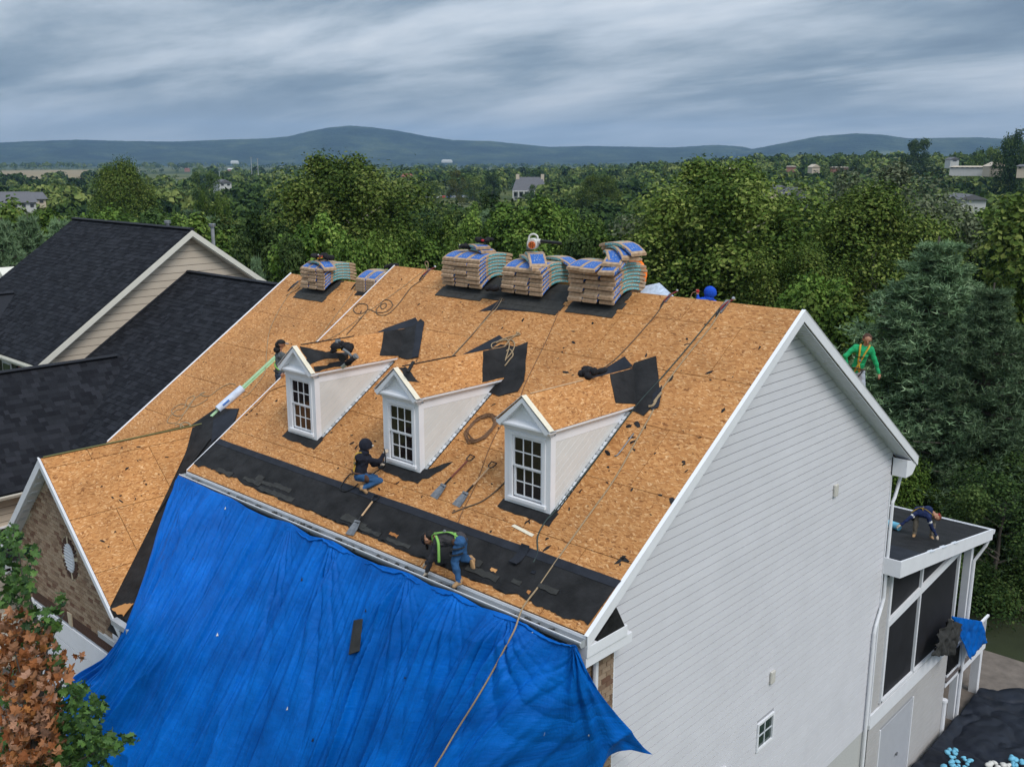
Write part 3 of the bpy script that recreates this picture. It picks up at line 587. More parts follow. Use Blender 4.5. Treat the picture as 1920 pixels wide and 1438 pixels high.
# black felt strip down the valley, with a lighter overlap line
sheet_patch(wing, FGR, [(valley[0][0], -.0), (valley[0][0]+.1, valley[0][1]+.03), (valley[1][0]+.02, sw+.02), (valley[1][0]-.24, sw-.02), (.28, .0)], 'felt', 'valley_felt', lift=.018, jag=.012, edges=(3,), seed=5, step=.2)
sheet_patch(wing, FGR, [(.62, .62), (.95, .66), (.78, .86), (.72, 1.0), (.60, 1.03), (.52, .85)], 'felt', 'torn_felt', lift=.02, jag=.04, seed=6, step=.08)
FWl = frame((XA, 0, OFF), (1, 0, 0), (0, 1, M_))
def wpoly(pts): return [((onroof(*p, OFF)-FWl[0]).dot(FWl[1]), (onroof(*p, OFF)-FWl[0]).dot(FWl[2])) for p in pts]
sheet_patch(wing, FWl, wpoly([(358, 800), (405, 768), (450, 768), (440, 800), (395, 826), (352, 884), (300, 960), (290, 975), (372, 812)]), 'felt', 'valley_felt', lift=.030, jag=.006, seed=7, step=.3)
sheet_patch(wing, FWl, wpoly([(402, 790), (432, 772), (450, 768), (436, 802), (398, 832)]), 'felt2', 'valley_felt', lift=.037, jag=.004, seed=9, step=.2)
MB().tube([(GX, YG-.15, GZ+.03), (GX, yj, GZ+.03)], .016, 4).build('ridge_line', MT['rope_g'], wing)
# white rake at the far left edge, and garage rakes
MB().prism([(XA-.03, .3, OFF+.2), (XA-.03, YR, HR+OFF), (XA-.03, YR, HR+OFF+.035), (XA-.03, .3, OFF+.235)], (.045, 0, 0)).build('rake_trim', MT['white'], wing)
def grake(s):
    e = Vector((GX+s*2.85, YG-.24, GZ-MG*2.85)); t = Vector((GX, YG-.24, GZ)); h = .17
    return MB().prism([e+Vector((0, 0, .03)), t+Vector((0, 0, .03)), t-Vector((0, 0, h)), e-Vector((0, 0, h))], (0, .03, 0)).build('rake_board', MT['white'], wing, bevel=.004)
grake(1); grake(-1)
MB().tube([(GX+2.86, YG-.245, GZ-MG*2.86+.04), (GX, YG-.245, GZ+.045)], .016, 4).build('drip_edge', MT['white'], wing)
gw = MB().prism([(GX-2.5, YG, -5.6), (GX+2.5, YG, -5.6), (GX+2.5, YG, GZ-MG*2.5-.18), (GX, YG, GZ-.2), (GX-2.5, YG, GZ-MG*2.5-.18)], (0, .3, 0)).build('brick_gable', MT['mortar'], wing)
OC = (-11.36, -1.60); OR_ = (.215, .30)
def garage_in(u, v):
    x, z = u, v
    if ((x-OC[0])/(OR_[0]+.13))**2+((z-OC[1])/(OR_[1]+.13))**2 < 1: return False
    if z > GZ-.24-MG*abs(x-GX): return False
    if -13.55 < x < -9.75 and z < -3.12: return False
    return abs(x-GX) < 2.5
FGW = frame((0, YG-.006, 0), (1, 0, 0), (0, 0, 1))
bricks(gw, FGW, garage_in, GX-2.5, GX+2.5, -5.4, GZ-.2, bw=.2, bh=.060, jt=.018, n_single=300, near=(-11.2, YG, -1.7), depth=.02)
# soldier course over the garage door, keystone, white panelled door
me = MB().box((0, 0, 0), (.062, .03, .22)).mesh('soldier_brick'); me.materials.append(MT['soldier'])
x = -13.5
while x < -9.8:
    if abs(x+11.65) > .1: piece('soldier_brick', me, gw, (x, YG-.008, -3.02))
    x += .074
MB().prism([(-11.72, YG-.035, -3.14), (-11.58, YG-.035, -3.14), (-11.55, YG-.035, -2.86), (-11.75, YG-.035, -2.86)], (0, .04, 0)).build('keystone', MT['stone'], gw)
dr = MB().bx((-13.5, YG-.0, -5.6), (-9.8, YG-.004, -3.13)).build('garage_door', MT['door'], wing)
for k in range(5): MB().bx((-13.46, YG-.03, -3.2-.46*(k+1)+.02), (-9.84, YG-.0045, -3.2-.46*k)).build('door_panel', MT['white'], dr)
MB().bx((-13.58, YG-.05, -5.6), (-13.5, YG+.01, -3.13)).build('door_jamb', MT['white'], wing)
# oval louvre with brick voussoirs and four keystones
ov = MB(); n = 24
ring = [(OC[0]+OR_[0]*math.cos(2*math.pi*i/n), OC[1]+OR_[1]*math.sin(2*math.pi*i/n)) for i in range(n)]
ovo = ov.prism([(x, YG-.03, z) for x, z in ring], (0, .03, 0)).build('oval_vent', MT['soffit'], wing)
for k in range(9):
    z = OC[1]-OR_[1]+(k+.7)*.063; w = OR_[0]*math.sqrt(max(.02, 1-((z-OC[1])/OR_[1])**2))*.93
    MB().box((OC[0], YG-.04, z), (2*w, .008, .045), Matrix.Rotation(R_(28), 3, 'X')).build('louvre', MT['white'], ovo)
for i in range(28):
    a = 2*math.pi*(i+.5)/28; big = i % 7 == 0; c = Vector((OC[0]+(OR_[0]+.07)*math.cos(a), YG-.012, OC[1]+(OR_[1]+.07)*math.sin(a)))
    t = math.atan2((OR_[1])*math.sin(a)/1, (OR_[0])*math.cos(a)); R = Matrix.Rotation(-t, 3, 'Y')
    MB().box(c, (.12 if not big else .14, .03, .050 if not big else .055), R).build('keystone' if big else 'ring_brick', MT['stone'] if big else MT['soldier'], ovo)
# boxed eave returns and gutters at both feet of the garage gable
for s in (-1, 1):
    ex, ez = GX+s*2.83, GZ-MG*2.83; mb = MB(); a, b = sorted((GX+s*2.5, GX+s*2.83))
    mb.bx((a, YG-.22, ez-.34), (b, YG+.02, ez-.18)); mb.build('eave_return', MT['white'], wing)
    MB().prism([(ex-s*.02, YG-.21, ez-.175), (ex-s*.55, YG-.21, ez-.175), (ex-s*.48, YG-.02, ez+.16)], (0, .15, 0)).build('return_flashing', MT['felt'], wing)
    mb = MB(); x0, x1 = sorted((ex+s*.02, ex-s*.62)); mb.bx((x0, YG-.36, ez-.28), (x1, YG-.345, ez-.17)); mb.bx((x0, YG-.345, ez-.28), (x1, YG-.23, ez-.27))
    gx0, gx1 = sorted((ex+s*.13, ex+s*.02)); mb.bx((ex+s*.13-.008, YG-.36, ez-.27), (ex+s*.13+.008, 1.0 if s < 0 else YG+.3, ez-.16)); mb.bx((gx0, YG-.36, ez-.28), (gx1, YG+.3, ez-.27)); mb.build('gutter', MT['alum'], wing)
    # vented soffit under the rake
    so_ = MB().prism([(ex-s*.1, YG-.22, ez-.12), (GX, YG-.22, GZ-.165), (GX, YG-.22, GZ-.175), (ex-s*.1, YG-.22, ez-.13)], (0, .22, 0)).build('soffit', MT['white'], wing)
    for k in range(9):
        t = (k+.6)/9.5; x = ex-s*.3+(GX-ex+s*.3)*t; z = GZ-MG*abs(x-GX)-.19
        MB().box((x, YG-.11, z), (.14, .13, .02), Matrix.Rotation(s*math.atan(MG), 3, 'Y')).build('soffit_block', MT['soffit'], so_)
MB().bx((-8.95, lowy-.14, -2.06), (-7.9, lowy-.02, -1.96)).build('gutter', MT['alum'], wing)
sheet_patch(wing, frame((GX+2.3, lowy, M_*lowy+OFF), (1, 0, 0), (0, 1, M_)), [(.3, .02), (.75, .02), (.7, .3), (.5, .22), (.42, .14)], 'osb_b', 'osb_scrap', lift=.03, jag=.03, seed=3, step=.05)

# ---------------------------------------------------------------- dark-roofed neighbour at the left
nb = thing('house', (-20, 4, -5.8), 'neighbouring house with new black shingle roofs and a tan sided gable, at the left', 'house')
NX, NZ, NY = -19.5, 4.04, 5.55; NM = .70
MB().prism([(-27, 1.3, -6), (-27, 1.3, .9), (-27, NY, NZ-.15), (-27, 9.9, .9), (-27, 9.9, -8)], (27+NX-.03, 0, 0)).build('wall', MT['tan'], nb)
r1 = MB().prism([(-27.1, NY-4.75, NZ-4.75*NM-.16), (-27.1, NY, NZ-.16), (-27.1, NY+4.75, NZ-4.75*NM-.16), (-27.1, NY+4.75, NZ-4.75*NM), (-27.1, NY, NZ), (-27.1, NY-4.75, NZ-4.75*NM)], (27.1+NX+.3, 0, 0)).build('main_roof', MT['shing_base'], nb)
SN = 4.75*math.hypot(1, NM); F1 = frame((-27.1, NY-4.75, NZ-4.75*NM), (1, 0, 0), (0, 1, NM))
shingle_cover(r1, F1, [(0, 0), (7.9, 0), (7.9, SN), (0, SN)], ex=.14)
MB().tube([(-27.1, NY, NZ+.02), (NX+.3, NY, NZ+.02)], .10, 6, flat=.4).build('ridge_cap', MT['cap_sh'], nb)
for s in (-1, 1):
    e = Vector((NX+.29, NY+s*4.78, NZ-4.78*NM)); t = Vector((NX+.29, NY, NZ))
    MB().prism([e+Vector((0, 0, -.015)), t+Vector((0, 0, -.015)), t-Vector((0, 0, .19)), e-Vector((0, 0, .19))], (.03, 0, 0)).build('rake_board', MT['cream'], nb)
MB().prism([(NX, NY-4.7, NZ-4.7*NM-.2), (NX, NY, NZ-.2), (NX, NY+4.7, NZ-4.7*NM-.2), (NX, NY+4.7, NZ-4.7*NM-.22), (NX, NY, NZ-.22), (NX, NY-4.7, NZ-4.7*NM-.22)], (.29, 0, 0)).build('soffit', MT['cream'], nb)
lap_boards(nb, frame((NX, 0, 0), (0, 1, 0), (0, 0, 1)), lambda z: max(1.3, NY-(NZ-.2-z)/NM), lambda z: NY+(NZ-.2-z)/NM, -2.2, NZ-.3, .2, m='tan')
MB().bx((NX, NY-4.72, NZ-4.75*NM-.28), (NX+.29, 1.42, NZ-4.75*NM-.02)).build('eave_return', MT['cream'], nb)
gutter(nb, (-27.1, NY-4.76, NZ-4.75*NM-.03), (NX+.3, NY-4.76, NZ-4.75*NM-.03), (0, -1, 0), m='cream')
MB().tube([(NX+.12, NY-4.83, .55), (NX+.12, NY-4.6, .42), (NX+.2, 1.36, .30), (NX+.1, 1.33, .1), (NX+.1, 1.33, -5)], .045, 8).build('downspout', MT['cream'], nb)
# red brick front with shuttered windows
bw_ = MB().bx((-27, 1.24, -6), (NX, 1.28, .66)).build('brick_front', MT['mortar'], nb)
bricks(bw_, frame((0, 1.235, 0), (1, 0, 0), (0, 0, 1)), lambda u, v: True, -23.5, NX, -1.4, .62, bw=.21, bh=.066, jt=.012, m2='redbrick')
for i, xw in enumerate((-20.6, -22.35)):
    w_ = MB().bx((xw-.33, 1.16, -.95), (xw+.33, 1.23, .32)).build('window', MT['white'], nb)
    MB().bx((xw-.27, 1.15, -.9), (xw+.27, 1.158, .27)).build('pane', MT['glass_g'], w_); MB().bx((xw-.3, 1.14, -.33), (xw+.3, 1.149, -.29)).build('sash_bar', MT['white'], w_)
    for s in (-1, 1): MB().bx((xw+s*.54-.16, 1.17, -.95), (xw+s*.54+.16, 1.21, .34)).build('shutter', MT['black'], nb)
    MB().prism([(xw-.07, 1.15, .36), (xw+.07, 1.15, .36), (xw+.1, 1.15, .60), (xw-.1, 1.15, .60)], (0, .06, 0)).build('keystone', MT['stone'], nb)
# middle roof, stepping down towards the bare wing
MX0, MX1, MC = NX+.02, XA-.04, -.84
r2 = MB().prism([(MX0, -1.2, M_*-1.2+MC-.15), (MX0, YR, M_*YR+MC-.15), (MX0, RW, MC-.3), (MX0, RW, MC-.1), (MX0, YR, M_*YR+MC-.003), (MX0, -1.2, M_*-1.2+MC-.003)], (MX1-MX0, 0, 0)).build('middle_roof', MT['shing_base'], nb)
F2 = frame((MX0, -1.2, M_*-1.2+MC), (1, 0, 0), (0, 1, M_)); 
shingle_cover(r2, F2, [(0, 0), (MX1-MX0, 0), (MX1-MX0, 6.7*k_), (0, 6.7*k_)], ex=.135)
MB().tube([(MX0, YR, M_*YR+MC+.02), (MX1, YR, M_*YR+MC+.02)], .09, 6, flat=.4).build('ridge_cap', MT['cap_sh'], nb)
MB().prism([(MX0, 1.4, -.4), (MX0, 9, -.4), (MX0, YR, M_*YR+MC-.2)], (MX1-MX0-.1, 0, 0)).build('wall', MT['tan'], nb)
MB().tube([(MX0+.01, 0, M_*0+MC+.03), (MX0+.01, YR, M_*YR+MC+.03)], .03, 4).build('roof_flashing', MT['cap_sh'], nb)
# front projection: ridge along Y, right slope with shingles one can pick out
PX, PZ, PM = -17.73, .95, .92; PE = -15.3; yE = 2.62
F3 = frame((PE, -5.5, PZ-PM*(PE-PX)), (0, 1, 0), (-1, 0, PM)); F3 = (F3[0], F3[1], F3[2], -F3[3] if F3[3].z < 0 else F3[3]); sp = (PE-PX)*math.hypot(1, PM)
F3u = frame((PE, yE, PZ-PM*(PE-PX)), (0, -1, 0), (-1, 0, PM)); F3u = (F3u[0], F3u[1], F3u[2], F3u[1].cross(F3u[2]))
def yval(x): return (PZ-PM*(x-PX)-MC)/M_
r3 = MB().prism([(PE, -5.5, PZ-PM*(PE-PX)-.12), (PX, -5.5, PZ-.12), (2*PX-PE, -5.5, PZ-PM*(PE-PX)-.12), (2*PX-PE, -5.5, PZ-PM*(PE-PX)-.003), (PX, -5.5, PZ-.003), (PE, -5.5, PZ-PM*(PE-PX)-.003)], (0, 5.5+.2, 0)).build('front_roof', MT['shing_base'], nb)
MB().prism([(PE, .2, PZ-PM*(PE-PX)-.003), (PX, .2, PZ-.003), (PX, yval(PX)-.01, PZ-.003)], (0, 0, -.1)).build('front_roof_valley', MT['shing_base'], nb)
H_ = math.hypot(1, PM)
shingle_cover(r3, F3u, [(yE-yval(PE)-.02, 0), (8.0, 0), (8.0, sp), (yE-yval(PX)-.02, sp)], n_single=300, near=(-16, -1.2, -.6), wt=.18, ex=.13)
MB().tube([(PX, -5.5, PZ+.025), (PX, yval(PX)-.4, PZ+.025)], .09, 6, flat=.45).build('ridge_cap', MT['cap_sh'], nb)
gutter(nb, (PE-.01, -5.5, PZ-PM*(PE-PX)-.02), (PE-.01, yval(PE)+.2, PZ-PM*(PE-PX)-.02), (1, 0, 0), m='cream')
pw = MB().bx((PX*2-PE+.3, -5.3, -6), (PE-.33, .5, PZ-PM*(PE-PX)+.1)).build('wall', MT['tan'], nb)
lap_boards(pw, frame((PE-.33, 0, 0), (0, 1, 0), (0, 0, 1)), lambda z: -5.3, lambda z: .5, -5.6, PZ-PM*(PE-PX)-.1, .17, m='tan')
c = hit(18, 1025, (1, 0, 0), PE-.3); w_ = MB().bx((PE-.34, c.y-.5, c.z-.62), (PE-.28, c.y+.42, c.z+.52)).build('window', MT['white'], nb)
for a in (0, 1):
    for b in (0, 1, 2): MB().bx((PE-.285, c.y-.44+a*.42, c.z-.56+b*.355), (PE-.274, c.y-.04+a*.42, c.z-.23+b*.355)).build('pane', MT['pane'], w_)
c = hit(40, 1180, (1, 0, 0), PE-.3); MB().bx((PE-.34, c.y-1.2, c.z-.5), (PE-.26, c.y+.5, c.z+.5)).build('garage_trim', MT['cream'], nb)
# stack pipe beside the tree, two metal vents behind the ridge, edge of the next roofs
MB().tube([hit(28, 932, (0, 1, 0), -1.3), hit(28, 990, (0, 1, 0), -1.3), hit(25, 1190, (0, 1, 0), -1.3)], .035, 8).build('vent_pipe', MT['pipe'], nb)
for (px, p0, p1, yy) in ((398, 424, 452, 6.9), (314, 418, 436, 6.3)):
    a = hit(px, p0, (0, 1, 0), yy); b = Vector((a.x, a.y, a.z-.75)); v_ = MB().tube([b, a], .055, 10).build('vent_pipe', MT['pipe'], nb)
    MB().tube([a-Vector((0, 0, .02)), a+Vector((0, 0, .07))], .105, 12).build('vent_cap', MT['silver'], v_)
a = Vector((-24.9, 2.55, NZ-3.0*NM+.02)); e = MB(); zr = a.z; e.prism([(a.x, -1, zr), (a.x, 2.55, zr), (a.x+2.6, .2, zr-1.75), (a.x+2.6, -1, zr-1.75)], (0, 0, -.08)); e.prism([(a.x, -1, zr), (a.x, 2.55, zr), (a.x-2.6, .2, zr-1.75), (a.x-2.6, -1, zr-1.75)], (0, 0, -.08)); e.build('cross_roof', MT['cap_sh'], nb)
MB().tube([(a.x, -1, zr+.02), (a.x, 2.5, zr+.02)], .09, 6, flat=.5).build('ridge_cap', MT['cap_sh'], nb)
h3 = thing('house', (-34, 8, -6), 'corner of a cream-trimmed house far left beyond the black roof', 'house')
p = hit(0, 503, (0, 1, 0), 9.5); MB().prism([(p.x-5, 9.5, p.z-3), (p.x-.3, 9.5, p.z), (p.x+4, 9.5, p.z-3)], (0, 6, 0)).build('roof', MT['cream'], h3)
MB().bx((p.x-4, 9.8, -7), (p.x+3, 15, p.z-3.1)).build('wall', MT['tan'], h3)

# ---------------------------------------------------------------- screened porch behind the house
po = thing('porch', (-2, 13.5, -9), 'screened porch with a black-felt roof and white posts behind the house', 'porch')
PXF = .05; PS = -.17; zr0 = -2.33                    # roof falls away from the house
def pz(y): return zr0+PS*(y-10.8)
MB().prism([(-4.6, 10.72, pz(10.72)-.02), (PXF-.02, 10.72, pz(10.72)-.02), (PXF-.02, 17.0, pz(17.0)-.02), (-4.6, 17.0, pz(17)-.02)], (0, 0, -.16)).build('porch_roof', MT['under'], po)
FP = frame((-4.6, 10.72, pz(10.72)), (1, 0, 0), (0, 1, PS))
for k, (a, b) in enumerate(((0, 1.35), (1.3, 2.35), (2.3, 3.35), (3.3, 4.3), (4.25, 5.35), (5.3, 6.36))):
    sheet_patch(po, FP, [(0, a), (4.62, a), (4.62, b), (0, b)], 'felt' if k else 'felt2', 'roofing_felt', lift=-.014+.004*(6-k), thick=.004, jag=.005, seed=k, step=.6)
MB().prism([(PXF-.015, 10.70, pz(10.7)+.02), (PXF-.015, 17.02, pz(17.02)+.02), (PXF-.015, 17.02, pz(17.02)-.27), (PXF-.015, 10.70, pz(10.7)-.36)], (.04, 0, 0)).build('fascia', MT['white'], po)
MB().prism([(-.3, 10.699, pz(10.7)+.018), (PXF+.02, 10.699, pz(10.7)+.018), (PXF+.02, 10.699, pz(10.7)-.358), (-.3, 10.699, pz(10.7)-.358)], (0, -.03, 0)).build('fascia', MT['white'], po)
MB().prism([(-.33, 10.72, pz(10.7)-.34), (PXF, 10.72, pz(10.7)-.34), (PXF, 17, pz(17)-.25), (-.33, 17, pz(17)-.25)], (0, 0, -.012)).build('soffit', MT['soffit'], po)
gutter(po, (-4.6, 17.03, pz(17.03)-.02), (PXF+.03, 17.03, pz(17.03)-.02), (0, 1, 0), m='white')
for k in range(3):
    y = 12.5+k*.8; MB().box((PXF-.0, y, pz(y)+.012), (.09, .3, .02), Matrix.Rotation(PS, 3, 'X')).build('torn_edge', MT['soffit'], po)
# screen wall in the plane of the gable wall
xs = -.33
def bar(y0, z0, y1, z1, w=.07, d=.06, m='white', nm='screen_frame'):
    a, b = Vector((xs+.03, y0, z0)), Vector((xs+.03, y1, z1)); L_ = (b-a).length; ang = math.atan2(b.z-a.z, b.y-a.y)
    return MB().box((a+b)/2, (d, L_, w), Matrix.Rotation(ang, 3, 'X')).build(nm, MT[m], po)
MB().prism([(xs-.02, 11.0, -6.02), (xs-.02, 15.72, -6.05), (xs-.02, 15.72, pz(15.7)-.2), (xs-.02, 11.0, pz(11)-.2)], (.012, 0, 0)).build('screen', MT['screen'], po)
bar(11.22, -6.0, 11.22, pz(11)-.3, .09); bar(13.1, -6.0, 13.1, pz(13.1)-.25, .07); bar(15.72, -6.05, 15.72, pz(15.7)-.22, .09); bar(11.2, -5.98, 15.7, -6.04, .06); bar(11.2, -4.05, 16.3, pz(16.4)-.32, .17, .07)
MB().bx((xs-.03, 10.7, -6.45), (xs+.045, 15.75, -6.10)).build('band_board', MT['white'], po)
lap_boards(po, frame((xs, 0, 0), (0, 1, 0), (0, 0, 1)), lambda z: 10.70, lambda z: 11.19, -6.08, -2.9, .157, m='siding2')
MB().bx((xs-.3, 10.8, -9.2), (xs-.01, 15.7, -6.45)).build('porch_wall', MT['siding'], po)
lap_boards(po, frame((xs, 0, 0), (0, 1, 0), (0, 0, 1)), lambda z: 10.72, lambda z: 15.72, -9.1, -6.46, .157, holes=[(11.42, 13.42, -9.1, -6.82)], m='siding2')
MB().bx((xs-.01, 11.42, -9.1), (xs+.012, 13.42, -6.84)).build('door', MT['door'], po)
for a in (11.40, 13.39): MB().bx((xs, a, -9.1), (xs+.03, a+.05, -6.80)).build('door_jamb', MT['white'], po)
p = hit(1682, 1410, (1, 0, 0), xs+.02); MB().tube([p, p+Vector((.04, -.14, .02))], .02, 6).build('door_handle', MT['steel'], po)
MB().bx((xs-4, 11, -6.2), (xs-.05, 15.7, -6.1)).build('porch_floor', MT['deckboard'], po)
MB().bx((xs-4.2, 10.9, -6.1), (xs-4.1, 15.7, -2.9)).build('back_screen', MT['screen'], po); MB().bx((xs-4.1, 15.68, -6.1), (xs-.06, 15.7, -3.2)).build('end_screen', MT['screen'], po)
# open deck beyond, posts, balusters
MB().bx((xs-.16, 16.72, -9.1), (xs+.02, 16.90, pz(16.8)-.2)).build('post', MT['white'], po); MB().bx((xs-.3, 15.76, -7.56), (xs+.02, 16.9, -7.42)).build('deck_rim', MT['white'], po)
MB().bx((xs-4, 15.76, -7.42), (xs+.04, 19.0, -7.36)).build('deck_floor', MT['deckboard'], po)
MB().bx((xs-.3, 16.92, -7.66), (xs+.02, 19.0, -7.43)).build('deck_rim', MT['white'], po)
MB().bx((xs-.2, 18.6, -9.1), (xs+.02, 18.8, -7.67)).build('deck_post', MT['white'], po)
MB().bx((xs-.03, 15.8, -6.62), (xs+.03, 16.7, -6.56)).build('rail', MT['white'], po); MB().bx((xs-.03, 15.8, -7.28), (xs+.03, 16.7, -7.23)).build('rail', MT['white'], po)
me = MB().bx((-.016, -.016, -.31), (.016, .016, .31)).mesh('baluster'); me.materials.append(MT['black'])
for k in range(9): piece('baluster', me, po, (xs, 15.85+k*.1, -6.92))
me = MB().bx((-.018, -.018, -.31), (.018, .018, .31)).mesh('baluster'); me.materials.append(MT['white'])
for k in range(14): piece('baluster', me, po, (xs, 17.0+k*.14, -6.98))
MB().bx((xs-.03, 16.92, -6.68), (xs+.03, 19, -6.62)).build('rail', MT['white'], po)
MB().tube([(PXF-.02, 17.05, pz(17)-.12), (PXF-.1, 16.98, pz(17)-.45), (xs+.07, 16.86, -4.3), (xs+.07, 16.86, -9.0)], .04, 8).build('downspout', MT['white'], po)
MB().tube([(xs+.03, 15.78, -9.05), (xs+.03, 15.78, -7.95)], .07, 10).build('standpipe', MT['white'], po)
MB().tube([(xs+.03, 15.78, -7.97), (xs+.03, 15.78, -7.90)], .09, 10).build('pipe_collar', MT['white'], po)
# ---------------------------------------------------------------- terrain
def dirpx(px): d = ray(px, 305); d.z = 0; return d.normalized()
HILL = [(CAM+dirpx(1600)*900, 12, 230, 200), (CAM+dirpx(1950)*780, 6, 200, 220), (CAM+dirpx(1330)*1000, 4, 160, 200)]
HC = [(h[0].x, h[0].y, h[1], h[2]) for h in HILL]
def gz(x, y):
    x = np.asarray(x, dtype=float); y = np.asarray(y, dtype=float)
    t = np.clip((y-1)/9.0, 0, 1); t = t*t*(3-2*t); z = -5.6-3.45*t
    r = np.hypot(x+5, y-6); s = np.clip((r-22)/150, 0, 1); s = s*s*(3-2*s); z = z+(-18-z)*s
    for hx, hy, a, w in HC: z = z+a*np.exp(-((x-hx)**2+(y-hy)**2)/(w*w))
    z = z+np.sin(x*.011+1)*np.cos(y*.013)*1.2*s+np.sin(x*.0031)*np.sin(y*.0027+2)*3*np.clip((r-700)/900, 0, 1)
    return z
def ground():
    rr = np.concatenate([np.linspace(0, 40, 41), 40*np.power(9500/40, np.linspace(0, 1, 70)[1:])]); A = np.linspace(0, 2*math.pi, 161)[:-1]
    V = [(-5, 6, float(gz(-5, 6)))]; F = []
    for r in rr[1:]:
        x = -5+r*np.cos(A); y = 6+r*np.sin(A); z = gz(x, y); V += list(zip(x.tolist(), y.tolist(), z.tolist()))
    n = len(A)
    for k in range(n): F.append((0, 1+k, 1+(k+1) % n))
    for i in range(len(rr)-2):
        o = 1+i*n
        for k in range(n): F.append((o+k, o+n+k, o+n+(k+1) % n, o+(k+1) % n))
    mb = MB(); mb.v = V; mb.f = F; mb.m = [0]*len(F)
    m, nt, b = base('meadow_ground', .95, .1); tc = N(nt, 'ShaderNodeTexCoord')
    n1 = N(nt, 'ShaderNodeTexNoise', inp={'Scale': .006, 'Detail': 4}); L(nt, tc, 'Object', n1, 'Vector')
    cr = ramp(nt, [(.35, (.035, .05, .016)), (.48, (.06, .08, .024)), (.58, (.12, .13, .045)), (.7, (.24, .20, .10))]); L(nt, n1, 'Fac', cr, 0)
    n2 = N(nt, 'ShaderNodeTexNoise', inp={'Scale': .8, 'Detail': 8, 'Roughness': .7}); L(nt, tc, 'Object', n2, 'Vector'); mr = N(nt, 'ShaderNodeMapRange', inp={'From Min': .3, 'From Max': .7, 'To Min': .6, 'To Max': 1.3}); L(nt, n2, 'Fac', mr, 0)
    sc = N(nt, 'ShaderNodeVectorMath', operation='SCALE'); L(nt, cr, 0, sc, 0); L(nt, mr, 0, sc, 'Scale'); L(nt, sc, 0, b, 'Base Color')
    struct(mb, 'ground', m, smooth=True)
ground()
def draped(name, pts, m, lift=.1, n=12, kind='structure', label=None):    # a patch following the terrain, pts = 4 world xy corners
    V = []; F = []
    for i in range(n+1):
        for j in range(n+1):
            u, v = i/n, j/n; p = (Vector(pts[0])*(1-u)+Vector(pts[1])*u)*(1-v)+(Vector(pts[3])*(1-u)+Vector(pts[2])*u)*v; V.append((p.x, p.y, float(gz(p.x, p.y))+lift))
    for i in range(n):
        for j in range(n): a = i*(n+1)+j; F.append((a, a+n+1, a+n+2, a+1))
    mb = MB(); mb.v = V; mb.f = F; mb.m = [0]*len(F); return struct(mb, name, m)
def pxd(px, d): q = CAM+dirpx(px)*d; return (q.x, q.y)
draped('lawn', [(-3, 12.5), (14, 12.5), (14, 34), (-3, 34)], MT['grass'], .05)
draped('patio', [(-3.6, 15.8), (7, 15.8), (7, 21.5), (-3.6, 21.5)], MT['patio'], .10)
draped('driveway', [(-16, -14), (-9, -14), (-9, -1.9), (-16, -1.9)], mat('driveway', (.09, .09, .09), .9), .05)
FT = mat('stubble_field', (.24, .185, .095), .95, .15, .02); FG = mat('green_field', (.075, .105, .035), .95, .2, .02); FG2 = mat('mown_meadow', (.10, .115, .05), .95, .25, .05)
def field(nm, p0, p1, d0, d1, m): draped(nm, [pxd(p0, d0), pxd(p1, d0), pxd(p1, d1), pxd(p0, d1)], m, .6)
field('field', -120, 168, 1250, 2500, FT); field('field', 270, 350, 900, 1300, FG); field('field', 380, 430, 1900, 2600, FG); field('field', 560, 610, 2400, 3300, FT)
field('meadow', 775, 905, 330, 560, FG2); field('meadow', 1035, 1070, 640, 760, FG)
pw_ = mat('pond_water', (.10, .13, .14), .12, .1, spec=.6); draped('pond', [pxd(968, 300), pxd(1022, 300), pxd(1030, 380), pxd(975, 380)], pw_, .5)

# ---------------------------------------------------------------- mountains
def mountain(prof, d0, depth, name, seed, mtl):
    xs_ = np.linspace(prof[0][0], prof[-1][0], 520); hs = np.interp(xs_, [p[0] for p in prof], [p[1] for p in prof]); V = []; F = []
    nz = np.array([mnoise.noise(Vector((x*.16, seed, 0)))*.9+mnoise.noise(Vector((x*.6, seed, 3)))*.55 for x in xs_]); rows = 26
    for j in range(rows):
        t = j/(rows-1)
        for i, x in enumerate(xs_):
            d = dirpx(x); dist = d0+depth*t; top = ray(x, hs[i]-nz[i]*.6); hh = math.hypot(top.x, top.y); zt = CAM.z+top.z/hh*(d0+depth)
            q = CAM+d*dist; w = t**1.25; fold = mnoise.noise(Vector((q.x*.0016, q.y*.0016, seed)))*.30+mnoise.noise(Vector((q.x*.005, q.y*.005, seed)))*.10
            V.append((q.x, q.y, -19+(zt+19)*max(0, w*(1+fold*(1-t)*1.6))))
    n = len(xs_)
    for j in range(rows-1):
        for i in range(n-1): a = j*n+i; F.append((a, a+1, a+n+1, a+n))
    o = len(V)
    for i, x in enumerate(xs_): q = CAM+dirpx(x)*(d0+depth*1.6); V.append((q.x, q.y, -30))
    for i in range(n-1): F.append(((rows-1)*n+i, (rows-1)*n+i+1, o+i+1, o+i))
    mb = MB(); mb.v = V; mb.f = F; mb.m = [0]*len(F); struct(mb, name, mtl, smooth=True)
mm_, nt, b = base('mountain_forest', .95, .05); tc = N(nt, 'ShaderNodeTexCoord'); n1 = N(nt, 'ShaderNodeTexNoise', inp={'Scale': .004, 'Detail': 9, 'Roughness': .75}); L(nt, tc, 'Object', n1, 'Vector')
cr = ramp(nt, [(.38, (.006, .014, .010)), (.5, (.022, .038, .022)), (.60, (.055, .075, .038)), (.72, (.15, .16, .08))]); L(nt, n1, 'Fac', cr, 0); L(nt, cr, 0, b, 'Base Color')
